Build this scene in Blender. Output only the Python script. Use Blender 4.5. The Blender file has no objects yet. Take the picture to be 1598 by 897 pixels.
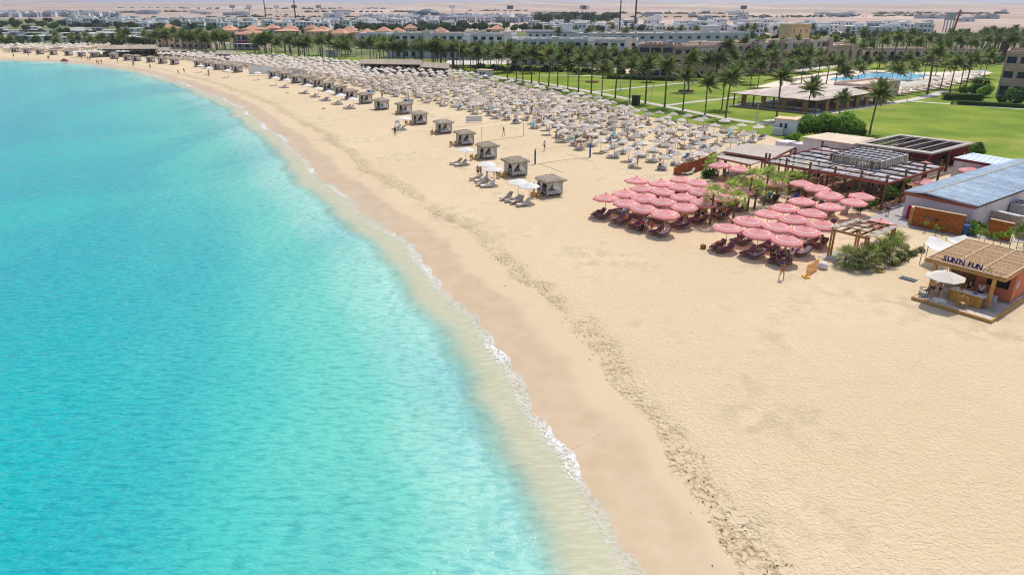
import bpy, bmesh, math, random
import numpy as np
from mathutils import Vector, Matrix
random.seed(7)
RNG = np.random.default_rng(7)
SC = bpy.context.scene
COL = SC.collection

# ------------------------------------------------------------------ camera, sky, sun, exposure
CAM_H, FPX = 23.0, 1070.0                      # drone height (m), focal length for a 1598 px wide frame
PITCH = math.atan((448.5 - 3.5) / FPX)
cam = bpy.data.cameras.new('camera')
cam.sensor_width = 36.0
cam.lens = 36.0 * FPX / 1598.0
cam.clip_start, cam.clip_end = 0.5, 60000.0
cam_ob = bpy.data.objects.new('camera', cam)
COL.objects.link(cam_ob)
cam_ob.location = (0, 0, CAM_H)
cam_ob.rotation_euler = (math.pi / 2 - PITCH, 0, 0)
SC.camera = cam_ob

SUN_EL, SUN_AZ = math.radians(60), math.radians(30)      # azimuth clockwise from +Y
world = bpy.data.worlds.new('World')
SC.world = world
world.use_nodes = True
wn = world.node_tree
wn.nodes.clear()
sky = wn.nodes.new('ShaderNodeTexSky')
sky.sky_type = 'NISHITA'
sky.sun_disc = False
sky.sun_elevation, sky.sun_rotation = SUN_EL, SUN_AZ
sky.dust_density = 2.0
sky.air_density = 1.0
bg = wn.nodes.new('ShaderNodeBackground')
bg.inputs['Strength'].default_value = 0.15
wo = wn.nodes.new('ShaderNodeOutputWorld')
wn.links.new(sky.outputs[0], bg.inputs[0])
wn.links.new(bg.outputs[0], wo.inputs[0])

sun = bpy.data.lights.new('sun', 'SUN')
sun.energy = 3.3
sun.angle = math.radians(0.53)
sun.color = (1.0, 0.95, 0.87)
sun_ob = bpy.data.objects.new('sun', sun)
COL.objects.link(sun_ob)
_sd = Vector((math.sin(SUN_AZ) * math.cos(SUN_EL), math.cos(SUN_AZ) * math.cos(SUN_EL), math.sin(SUN_EL)))
sun_ob.rotation_euler = _sd.to_track_quat('Z', 'Y').to_euler()
sun_ob.location = (60, 60, 200)

SC.view_settings.view_transform = 'Standard'
SC.view_settings.look = 'None'
SC.view_settings.exposure = 0.08
SC.view_settings.gamma = 1.0
SC.view_settings.use_curve_mapping = False
SC.render.engine = 'CYCLES'
SC.cycles.use_denoising = True
SC.cycles.max_bounces = 6
SC.cycles.diffuse_bounces = 3
SC.cycles.glossy_bounces = 2
SC.cycles.transparent_max_bounces = 8
SC.cycles.volume_bounces = 0
SC.cycles.filter_width = 1.1
SC.cycles.use_adaptive_sampling = True
SC.cycles.adaptive_threshold = 0.025

# ------------------------------------------------------------------ survey: photograph pixel -> point of the place at height z
_c, _s = math.cos(PITCH), math.sin(PITCH)
def G(px, py, z=0.0):
    a, b = (px - 799.0) / FPX, (448.5 - py) / FPX
    d = (a, _c + b * _s, -_s + b * _c)
    t = (z - CAM_H) / d[2]
    return Vector((d[0] * t, d[1] * t, z))

# ------------------------------------------------------------------ materials
def _nt(name):
    m = bpy.data.materials.new(name)
    m.use_nodes = True
    nt = m.node_tree
    p = nt.nodes['Principled BSDF']
    return m, nt, p

def N(nt, kind, **kw):
    n = nt.nodes.new('ShaderNode' + kind)
    for k, v in kw.items():
        if hasattr(n, k):
            setattr(n, k, v)
        else:
            n.inputs[k.replace('_', ' ')].default_value = v
    return n

def mat(name, col, rough=0.8, var=0.15, scale=3.0, bump=0.0, bscale=12.0, spec=0.25, metal=0.0, objvar=0.12, col2=None, stretch=(1, 1, 1), trans=0.0):
    """procedural paint/wood/stone: base colour broken up by noise, a little per-object variation, fine relief"""
    m, nt, p = _nt(name)
    L = nt.links.new
    tc = N(nt, 'TexCoord')
    oi = N(nt, 'ObjectInfo')
    mul = N(nt, 'VectorMath', operation='MULTIPLY')
    L(tc.outputs['Object'], mul.inputs[0]); mul.inputs[1].default_value = stretch
    sc = N(nt, 'VectorMath', operation='SCALE'); sc.inputs[0].default_value = (17.3, 9.1, 5.7)
    L(oi.outputs['Random'], sc.inputs['Scale'])
    add = N(nt, 'VectorMath', operation='ADD')
    L(mul.outputs[0], add.inputs[0]); L(sc.outputs[0], add.inputs[1])
    no = N(nt, 'TexNoise', Scale=scale, Detail=5.0, Roughness=0.6)
    L(add.outputs[0], no.inputs['Vector'])
    mix = N(nt, 'Mix', data_type='RGBA')
    a = [c * (1 - var) for c in col]; b = list(col2) if col2 else [min(1, c * (1 + var)) for c in col]
    mix.inputs[6].default_value = (*a, 1); mix.inputs[7].default_value = (*b, 1)
    cr = N(nt, 'ValToRGB'); cr.color_ramp.elements[0].position = 0.32; cr.color_ramp.elements[1].position = 0.68
    L(no.outputs['Fac'], cr.inputs[0]); L(cr.outputs[0], mix.inputs[0])
    hs = N(nt, 'HueSaturation')
    mr = N(nt, 'MapRange'); mr.inputs[3].default_value = 1 - objvar; mr.inputs[4].default_value = 1 + objvar
    L(oi.outputs['Random'], mr.inputs[0]); L(mr.outputs[0], hs.inputs['Value']); L(mix.outputs[2], hs.inputs['Color'])
    L(hs.outputs[0], p.inputs['Base Color'])
    p.inputs['Roughness'].default_value = rough
    p.inputs['Specular IOR Level'].default_value = spec
    p.inputs['Metallic'].default_value = metal
    if bump:
        n2 = N(nt, 'TexNoise', Scale=bscale, Detail=4.0)
        L(add.outputs[0], n2.inputs['Vector'])
        bp = N(nt, 'Bump', Strength=bump, Distance=0.05)
        L(n2.outputs['Fac'], bp.inputs['Height']); L(bp.outputs[0], p.inputs['Normal'])
    if trans:
        tr = N(nt, 'BsdfTranslucent'); L(hs.outputs[0], tr.inputs[0])
        ms = N(nt, 'MixShader'); ms.inputs[0].default_value = trans
        out = nt.nodes['Material Output']
        L(p.outputs[0], ms.inputs[1]); L(tr.outputs[0], ms.inputs[2]); L(ms.outputs[0], out.inputs[0])
    return m

def glass_mat(name, col):
    m, nt, p = _nt(name)
    p.inputs['Base Color'].default_value = (*col, 1)
    p.inputs['Roughness'].default_value = 0.08
    p.inputs['Specular IOR Level'].default_value = 0.35
    return m

MT = {}
def defmats():
    d = MT
    d['white'] = mat('white_paint', (.74, .74, .72), .6, .08)
    d['offwhite'] = mat('offwhite_render', (.66, .63, .58), .85, .12, 0.6)
    d['hotelwhite'] = mat('hotel_white_render', (.58, .60, .63), .85, .08, 0.3)
    d['villawhite'] = mat('villa_render', (.70, .70, .71), .85, .14, 0.15, objvar=.16)
    d['villagrey'] = mat('villa_grey_render', (.40, .43, .47), .85, .2, 0.2, objvar=.25)
    d['tan'] = mat('tan_render', (.50, .35, .285), .9, .14, 0.4)
    d['tan2'] = mat('light_tan_render', (.72, .53, .43), .9, .12, 0.4)
    d['sandroof'] = mat('sandy_flat_roof', (.62, .50, .38), .95, .16, 0.5)
    d['ochre'] = mat('ochre_render', (.66, .47, .26), .9, .1, .5)
    d['orange_roof'] = mat('terracotta_tile', (.52, .27, .175), .85, .25, 1.2, bump=.4, bscale=6, objvar=.15)
    d['glass'] = glass_mat('dark_window_glass', (.03, .05, .07))
    d['blueglass'] = glass_mat('blue_window_glass', (.02, .08, .16))
    d['frame'] = mat('window_frame', (.25, .22, .2), .6, .1)
    d['thatch'] = mat('weathered_thatch', (.36, .295, .23), 1, .45, 9, bump=.9, bscale=14, stretch=(1, 1, 3))
    d['umb'] = mat('umbrella_thatch', (.55, .48, .415), 1, .3, 8, bump=.6, bscale=10, objvar=.3)
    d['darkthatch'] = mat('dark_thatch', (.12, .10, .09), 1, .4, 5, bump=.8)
    d['mat'] = mat('palm_matting', (.54, .455, .39), 1, .25, 4, bump=.5, objvar=.25)
    d['pole'] = mat('grey_pole', (.33, .29, .25), .8, .2)
    d['wood'] = mat('brown_timber', (.22, .11, .055), .75, .3, 4, bump=.3, stretch=(1, 1, .3))
    d['teak'] = mat('teak_timber', (.36, .19, .085), .7, .25, 4, bump=.2)
    d['honey'] = mat('honey_timber', (.50, .27, .08), .65, .2, 4, bump=.2)
    d['paleplank'] = mat('pale_plank', (.60, .42, .27), .8, .2, 3, bump=.2)
    d['roofslat'] = mat('roof_slat', (.40, .26, .14), .85, .25, 5, bump=.3, objvar=.25)
    d['rust'] = mat('rusty_fence_board', (.36, .10, .035), .85, .3, 2.5, bump=.4, objvar=.15)
    d['board'] = mat('orange_brown_board', (.36, .115, .022), .7, .3, 3, bump=.3, objvar=.1)
    d['dark'] = mat('dark_metal', (.035, .032, .035), .6, .2)
    d['black'] = mat('black_plastic', (.02, .02, .022), .6, .2)
    d['reed'] = mat('reed_sheet', (.52, .40, .30), 1, .3, 6, bump=.5, objvar=.3)
    d['palereed'] = mat('pale_shade_cloth', (.40, .385, .41), 1, .2, 3, objvar=.3)
    d['frameroof'] = mat('roof_border_board', (.42, .36, .31), .9, .2, 2)
    d['maroon'] = mat('maroon_paint', (.20, .045, .04), .7, .2)
    d['redtrim'] = mat('red_brown_trim', (.33, .10, .06), .7, .15)
    d['metalroof'] = mat('metal_roof_sheet', (.64, .72, .79), .5, .16, 1.5, metal=.0, bump=.04, objvar=.10, spec=.3)
    d['lilacwall'] = mat('whitewashed_wall', (.68, .62, .66), .9, .12, .5)
    d['pink'] = mat('pink_canvas', (.87, .385, .375), .9, .08, 2, trans=.35, objvar=.05)
    d['pinkpale'] = mat('pink_canvas_fine_stripe', (.86, .40, .40), .85, .05, 2, trans=.3, objvar=.05)
    d['canvas'] = mat('white_canvas', (.82, .82, .81), .85, .05, 2, trans=.3, objvar=.04)
    d['cream'] = mat('cream_canvas', (.70, .64, .56), .85, .08, 2, trans=.25)
    d['curtain'] = mat('white_voile', (.78, .74, .70), .9, .12, 2, trans=.35)
    d['purple'] = mat('plum_cushion', (.17, .085, .135), .9, .2, 2, objvar=.25)
    d['lounger'] = mat('lounger_canvas', (.64, .56, .48), .9, .25, .6, objvar=.4)
    d['blue'] = mat('blue_padding', (.02, .09, .28), .6, .1)
    d['navy'] = mat('navy_letter', (.02, .02, .13), .5, .1)
    d['salmon'] = mat('salmon_paint', (.62, .19, .11), .8, .1, 1)
    d['wicker'] = mat('golden_wicker', (.48, .28, .10), .8, .3, 12, bump=.5)
    d['orangenet'] = mat('orange_plastic', (.75, .33, .03), .6, .15)
    d['grey'] = mat('grey_metal', (.36, .37, .38), .5, .15)
    d['rope'] = mat('rope', (.40, .30, .19), .9, .2)
    d['slate'] = mat('slate_blue_panel', (.06, .09, .12), .5, .4, 8)
    d['teal'] = mat('teal_plastic', (.05, .20, .22), .6, .2)
    d['red'] = mat('red_plastic', (.45, .02, .03), .6, .1)
    d['towel'] = mat('towel', (.65, .62, .66), .95, .3, 2, objvar=.3)
    d['aqua'] = mat('aqua_towel', (.10, .42, .45), .95, .2, 2, objvar=.3)
    d['hedge'] = mat('hedge_leaf', (.055, .12, .02), .7, .4, 2, trans=.3, objvar=.25)
    d['shrub'] = mat('shrub_leaf', (.19, .33, .045), .7, .4, 2, trans=.4, objvar=.25)
    d['tree'] = mat('tree_leaf', (.050, .085, .030), .75, .4, .8, trans=.3, objvar=.3)
    d['frond'] = mat('palm_frond', (.165, .225, .065), .6, .5, .7, trans=.45, objvar=.22)
    d['dryfrond'] = mat('dry_palm_frond', (.24, .19, .075), .8, .3, .7, trans=.3, objvar=.2)
    d['fan'] = mat('fan_palm_leaf', (.34, .45, .085), .6, .4, .9, trans=.5, objvar=.3)
    d['agave'] = mat('dusty_leaf', (.23, .24, .085), .7, .4, .9, trans=.3, objvar=.3)
    d['trunk'] = mat('palm_trunk', (.17, .125, .09), .95, .35, 6, bump=.8, bscale=9)
    d['bark'] = mat('bark', (.10, .07, .045), .95, .3, 5, bump=.6)
    d['skin'] = mat('tanned_skin', (.42, .22, .13), .6, .08, objvar=.25)
    d['hair'] = mat('dark_hair', (.03, .02, .015), .7, .2)
    for n, c in dict(cred=(.50, .03, .03), cwhite=(.72, .72, .74), cblack=(.03, .03, .035), cblue=(.05, .12, .35), corange=(.65, .20, .05), cgrey=(.30, .31, .34), cgreen=(.08, .22, .12), cyellow=(.65, .45, .08), cpink=(.60, .18, .24)).items():
        d[n] = mat('cloth_' + n[1:], c, .9, .1)
    d['soil'] = mat('dark_soil', (.10, .05, .035), 1, .3)
    d['weed'] = mat('dry_seaweed', (.26, .17, .08), 1, .4, objvar=.3)
    d['mast'] = mat('mast_steel', (.05, .035, .035), .7, .2)
    d['lamp'] = mat('lamp_post_steel', (.50, .50, .50), .5, .1)
    d['stone'] = mat('grey_paving', (.40, .37, .36), .9, .15, 1.2, bump=.2)
    d['kerb'] = mat('pale_kerb', (.62, .58, .54), .9, .12)
defmats()

# ------------------------------------------------------------------ mesh building
BENCH = bpy.data.scenes.new('bench')          # small side scene where shapes with modifiers are turned into plain meshes
def plain_mesh(o):
    BENCH.collection.objects.link(o)
    vl = BENCH.view_layers[0]; vl.update()
    me = bpy.data.meshes.new_from_object(o.evaluated_get(vl.depsgraph))
    bpy.data.objects.remove(o)
    return me
class MB:
    def __init__(self):
        self.v, self.f, self.m = [], [], []
    def add(self, vs, fs, mi=0):
        o = len(self.v)
        self.v += [tuple(p) for p in vs]
        self.f += [tuple(i + o for i in q) for q in fs]
        self.m += [mi] * len(fs)
        return self
    def box(self, c, s, rz=0.0, mi=0, top=1.0):
        x, y, z = s[0] / 2, s[1] / 2, s[2] / 2
        cr, sr = math.cos(rz), math.sin(rz)
        vs = []
        for dz in (-1, 1):
            k = top if dz > 0 else 1.0
            for dx, dy in ((-1, -1), (1, -1), (1, 1), (-1, 1)):
                px, py = dx * x * k, dy * y * k
                vs.append((c[0] + px * cr - py * sr, c[1] + px * sr + py * cr, c[2] + dz * z))
        return self.add(vs, [(3, 2, 1, 0), (4, 5, 6, 7), (0, 1, 5, 4), (1, 2, 6, 5), (2, 3, 7, 6), (3, 0, 4, 7)], mi)
    def beam(self, p0, p1, w, h, mi=0, up=(0, 0, 1)):
        p0, p1 = Vector(p0), Vector(p1)
        d = (p1 - p0).normalized()
        u = Vector(up)
        if abs(d.dot(u)) > .98:
            u = Vector((0, 1, 0))
        r = d.cross(u).normalized() * w / 2
        q = r.cross(d).normalized() * h / 2
        vs = []
        for p in (p0, p1):
            vs += [p - r - q, p + r - q, p + r + q, p - r + q]
        return self.add(vs, [(3, 2, 1, 0), (4, 5, 6, 7), (0, 1, 5, 4), (1, 2, 6, 5), (2, 3, 7, 6), (3, 0, 4, 7)], mi)
    def tube(self, pts, rad, n=6, mi=0, cap=True):
        pts = [Vector(p) for p in pts]
        if not hasattr(rad, '__len__'):
            rad = [rad] * len(pts)
        vs, fs = [], []
        for i, p in enumerate(pts):
            d = (pts[min(i + 1, len(pts) - 1)] - pts[max(i - 1, 0)]).normalized()
            u = Vector((1, 0, 0)) if abs(d.z) > .9 else Vector((0, 0, 1))
            a = d.cross(u).normalized(); b = d.cross(a)
            for k in range(n):
                t = 2 * math.pi * k / n
                vs.append(p + (a * math.cos(t) + b * math.sin(t)) * rad[i])
        for i in range(len(pts) - 1):
            for k in range(n):
                k2 = (k + 1) % n
                fs.append((i * n + k, i * n + k2, (i + 1) * n + k2, (i + 1) * n + k))
        if cap:
            fs.append(tuple(range(n))[::-1]); fs.append(tuple(range((len(pts) - 1) * n, len(pts) * n)))
        return self.add(vs, fs, mi)
    def prism(self, poly, z0, z1, mi=0):
        n = len(poly)
        vs = [(p[0], p[1], z0) for p in poly] + [(p[0], p[1], z1) for p in poly]
        fs = [tuple(range(n))[::-1], tuple(range(n, 2 * n))] + [(i, (i + 1) % n, n + (i + 1) % n, n + i) for i in range(n)]
        return self.add(vs, fs, mi)
    def quad(self, a, b, c, d, mi=0):
        return self.add([a, b, c, d], [(0, 1, 2, 3)], mi)
    def slab(self, a, b, c, d, th, mi=0):
        """four top corners, thickness downwards"""
        t = [Vector(q) for q in (a, b, c, d)]
        lo = [q - Vector((0, 0, th)) for q in t]
        return self.add(lo + t, [(3, 2, 1, 0), (4, 5, 6, 7), (0, 1, 5, 4), (1, 2, 6, 5), (2, 3, 7, 6), (3, 0, 4, 7)], mi)
    def mesh(self, name, mats, smooth=False):
        me = bpy.data.meshes.new(name)
        me.from_pydata(self.v, [], self.f)
        for m in ([mats] if isinstance(mats, str) else mats):
            me.materials.append(MT[m] if isinstance(m, str) else m)
        if any(self.m):
            me.polygons.foreach_set('material_index', self.m)
        if smooth:
            me.polygons.foreach_set('use_smooth', [True] * len(me.polygons))
        me.update()
        return me

def link(name, data, parent=None, loc=(0, 0, 0), rot=(0, 0, 0), scale=(1, 1, 1)):
    o = bpy.data.objects.new(name, data)
    COL.objects.link(o)
    if parent is not None:
        o.parent = parent
    o.location = loc
    o.rotation_euler = (0, 0, rot) if not hasattr(rot, '__len__') else rot
    o.scale = scale if hasattr(scale, '__len__') else (scale,) * 3
    return o
def thing(name, label, cat, loc=(0, 0, 0), rz=0.0, group=None, scale=1.0):
    o = link(name, None, None, loc, rz, scale)
    o.empty_display_size = .3
    o['label'], o['category'] = label, cat
    if group:
        o['group'] = group
    return o
def solo(name, data, label, cat, loc=(0, 0, 0), rz=0.0, group=None, scale=1.0):
    o = link(name, data, None, loc, rz, scale)
    o['label'], o['category'] = label, cat
    if group:
        o['group'] = group
    return o
def setting(name, data, kind='structure', label=None, loc=(0, 0, 0)):
    o = link(name, data, None, loc)
    o['kind'] = kind
    if label:
        o['label'] = label
    return o
ORD = ('first second third fourth fifth sixth seventh eighth ninth tenth eleventh twelfth thirteenth fourteenth fifteenth sixteenth seventeenth eighteenth nineteenth twentieth').split()
def nth(i):
    if i < 20:
        return ORD[i]
    n = i + 1
    suf = 'th' if 10 <= n % 100 <= 20 else {1: 'st', 2: 'nd', 3: 'rd'}.get(n % 10, 'th')
    return f'{n}{suf}'
def rot2(x, y, a):
    return x * math.cos(a) - y * math.sin(a), x * math.sin(a) + y * math.cos(a)
def resample(pts, step):
    P = np.array([(p[0], p[1]) for p in pts], float)
    d = np.r_[0, np.cumsum(np.hypot(*np.diff(P, axis=0).T))]
    t = np.linspace(0, d[-1], max(2, int(round(d[-1] / step)) + 1))
    return np.c_[np.interp(t, d, P[:, 0]), np.interp(t, d, P[:, 1])]
def smooth(P, k=3):
    P = P.copy()
    for _ in range(k):
        P[1:-1] = (P[:-2] + 2 * P[1:-1] + P[2:]) / 4
    return P
# ================================================================== the setting
WATER_Z = -0.5
SHORE_PX = [(1010, 990), (965, 897), (935, 840), (905, 775), (868, 695), (832, 622), (797, 571), (760, 526), (705, 457), (655, 403), (600, 360), (545, 316), (500, 277), (470, 247), (443, 221), (425, 206),
            (400, 186), (372, 168), (343, 152), (305, 138), (263, 123.5), (208, 109.5), (150, 101.5), (100, 97), (50, 95.3), (0, 93.7), (-120, 91), (-300, 88.5), (-600, 86)]
shore = smooth(resample([G(x, y, WATER_Z) for x, y in SHORE_PX], 2.0), 12)
# a gentle wander of the water's edge
_k = np.arange(len(shore))
_nrm = np.gradient(shore, axis=0); _nrm = np.c_[_nrm[:, 1], -_nrm[:, 0]] / np.hypot(*_nrm.T)[:, None]
shore = shore + _nrm * (0.35 * np.sin(_k * 0.55) + 0.3 * np.sin(_k * 0.23 + 1) + .2 * np.sin(_k * 1.3))[:, None]

def signed_dist(X, Y):
    """metres inland (+) or out to sea (-) from the water's edge"""
    P = np.c_[X, Y]
    A, B = shore[:-1], shore[1:]
    out = np.empty(len(P))
    for i in range(0, len(P), 4000):
        p = P[i:i + 4000]
        d = B - A
        t = ((p[:, None, :] - A) * d).sum(2) / (d * d).sum(1)
        t = np.clip(t, 0, 1)
        q = A + t[:, :, None] * d
        r = p[:, None, :] - q
        dd = (r * r).sum(2)
        k = dd.argmin(1)
        j = np.arange(len(p))
        rr, dk = r[j, k], d[k]
        s = dk[:, 0] * rr[:, 1] - dk[:, 1] * rr[:, 0]
        out[i:i + 4000] = np.where(s < 0, 1, -1) * np.sqrt(dd[j, k])
    return out

def grid_mesh(name, xs, ys, zf, material, keep=None):
    X, Y = np.meshgrid(xs, ys)
    x, y = X.ravel(), Y.ravel()
    sd = signed_dist(x, y)
    z = zf(sd, x, y)
    nx, ny = len(xs), len(ys)
    i = (np.arange(ny - 1)[:, None] * nx + np.arange(nx - 1)[None, :]).ravel()
    F = np.c_[i, i + 1, i + nx + 1, i + nx]
    if keep is not None:
        F = F[keep(sd)[F].any(1)]
    used = np.unique(F)
    rm = np.full(len(x), -1); rm[used] = np.arange(len(used))
    me = bpy.data.meshes.new(name)
    me.from_pydata(np.c_[x, y, z][used].tolist(), [], rm[F].tolist())
    a = me.attributes.new('sd', 'FLOAT', 'POINT')
    a.data.foreach_set('value', sd[used].astype(np.float32))
    me.polygons.foreach_set('use_smooth', [True] * len(me.polygons))
    me.materials.append(material)
    me.update()
    return me

def sstep(a, b, x):
    t = np.clip((x - a) / (b - a), 0, 1)
    return t * t * (3 - 2 * t)

# ---- sand
def sand_material():
    m, nt, p = _nt('beach_sand')
    L = nt.links.new
    at = N(nt, 'Attribute', attribute_name='sd')
    geo = N(nt, 'NewGeometry')
    def noise(scale, detail=4, vec=None, rough=.6):
        n = N(nt, 'TexNoise', Scale=scale, Detail=detail, Roughness=rough)
        L(vec or geo.outputs['Position'], n.inputs['Vector'])
        return n.outputs['Fac']
    def rng(src, a, b, c=0., d=1., smooth=True):
        r = N(nt, 'MapRange', interpolation_type='SMOOTHSTEP' if smooth else 'LINEAR')
        r.inputs[1].default_value, r.inputs[2].default_value, r.inputs[3].default_value, r.inputs[4].default_value = a, b, c, d
        L(src, r.inputs[0]); return r.outputs[0]
    def mth(op, a, b):
        n = N(nt, 'Math', operation=op)
        for i, q in enumerate((a, b)):
            if isinstance(q, (int, float)): n.inputs[i].default_value = q
            else: L(q, n.inputs[i])
        return n.outputs[0]
    def mixc(f, a, b):
        n = N(nt, 'Mix', data_type='RGBA')
        L(f, n.inputs[0])
        for i, q in ((6, a), (7, b)):
            if isinstance(q, tuple): n.inputs[i].default_value = (*q, 1)
            else: L(q, n.inputs[i])
        return n.outputs[2]
    low = noise(.045, 3); mid = noise(.6, 4); fine = noise(7.5, 4)
    wob = mth('ADD', at.outputs['Fac'], mth('MULTIPLY', mth('SUBTRACT', noise(.22, 3), .5), 3.2))
    dry = mixc(rng(low, .35, .65), (.585, .455, .285), (.65, .515, .335))
    dry = mixc(rng(mid, .3, .75), dry, mixc(rng(fine, .2, .8), (.57, .435, .27), (.655, .52, .345)))
    # trodden, slightly darker drift lines inland
    drift = mth('MULTIPLY', rng(noise(.09, 5), .52, .62), rng(mid, .42, .6))
    dry = mixc(mth('MULTIPLY', drift, .55), dry, (.45, .345, .235))
    # a damp band between the swash and the footprints, wet sand at the edge
    damp = rng(wob, 4.6, 6.8, 1, 0)
    col = mixc(mth('MULTIPLY', damp, .55), dry, (.575, .435, .29))
    wet = rng(wob, 3.2, 4.5, 1, 0)
    col = mixc(wet, col, mixc(rng(mid, .3, .7), (.475, .345, .215), (.525, .395, .26)))
    # strip of footprints along the high-water line, with dark weed scraps trodden in
    sp = N(nt, 'SeparateXYZ'); L(geo.outputs['Position'], sp.inputs[0])
    wob2 = mth('ADD', wob, rng(sp.outputs['Y'], 22, 52, 1.9, 0))     # the line of tracks runs closer to the water at this end
    band = mth('MULTIPLY', rng(wob2, 6.3, 6.9), rng(wob2, 7.7, 9.3, 1, 0))
    holes = N(nt, 'TexVoronoi', feature='F1', Scale=2.1)
    L(geo.outputs['Position'], holes.inputs['Vector'])
    patch = rng(noise(.30, 3), .34, .52)
    foot = mth('MULTIPLY', mth('MULTIPLY', band, patch), rng(holes.outputs['Distance'], .16, .34, 1, 0))
    weed = mth('MULTIPLY', mth('MULTIPLY', band, rng(noise(.5, 4), .44, .56)), rng(noise(4.2, 3), .46, .58))
    col = mixc(mth('MULTIPLY', weed, .65), col, (.36, .25, .115))
    # pale sand of the sea bed, refracted ripple light painted in as streaks
    bed = rng(at.outputs['Fac'], -.6, .1, 1, 0)
    st = N(nt, 'VectorMath', operation='MULTIPLY'); st.inputs[1].default_value = (.55, 2.6, 1)
    L(geo.outputs['Position'], st.inputs[0])
    col = mixc(bed, col, mixc(rng(noise(1.6, 3, st.outputs[0]), .42, .62), (.53, .445, .315), (.61, .52, .38)))
    L(col, p.inputs['Base Color'])
    L(mth('ADD', mth('MULTIPLY', wet, -.42), .92), p.inputs['Roughness'])
    p.inputs['Specular IOR Level'].default_value = .25
    # relief: dimpled dry sand, pits in the footprint band, smooth where wet
    vor = N(nt, 'TexVoronoi', feature='SMOOTH_F1', Scale=4.2, Smoothness=.6)
    warp = N(nt, 'VectorMath', operation='ADD')
    wn_ = N(nt, 'TexNoise', Scale=1.5, Detail=2); L(geo.outputs['Position'], wn_.inputs['Vector'])
    L(geo.outputs['Position'], warp.inputs[0]); L(wn_.outputs['Color'], warp.inputs[1]); L(warp.outputs[0], vor.inputs['Vector'])
    dryness = rng(wob, 5.4, 7.5)
    h = mth('MULTIPLY', mth('ADD', mth('MULTIPLY', vor.outputs['Distance'], .9), mth('MULTIPLY', fine, .8)), dryness)
    h = mth('ADD', h, mth('MULTIPLY', mid, mth('MULTIPLY', dryness, .55)))
    h = mth('SUBTRACT', h, mth('MULTIPLY', foot, .9))
    h = mth('SUBTRACT', h, mth('MULTIPLY', mth('MULTIPLY', band, rng(noise(3.2, 3), .5, .62)), mth('MULTIPLY', patch, .9)))
    bp = N(nt, 'Bump', Strength=.85, Distance=.10)
    L(h, bp.inputs['Height']); L(bp.outputs[0], p.inputs['Normal'])
    return m
def sand_z(sd, x, y):
    z = np.where(sd < 0, WATER_Z + np.maximum(sd, -3.4) * .085 + np.minimum(sd + 3.4, 0) * .11, WATER_Z - WATER_Z * sstep(0, 9, sd))
    return np.maximum(z, -3.5)
xs = np.r_[np.arange(-430, -60, 3.0), np.arange(-60, 60, 1.25), np.arange(60, 181, 4.0)]
ys = np.r_[np.arange(10, 130, 1.25), np.arange(130, 425, 3.0)]
setting('beach', grid_mesh('beach', xs, ys, sand_z, sand_material(), keep=lambda sd: sd > -16))

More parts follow.
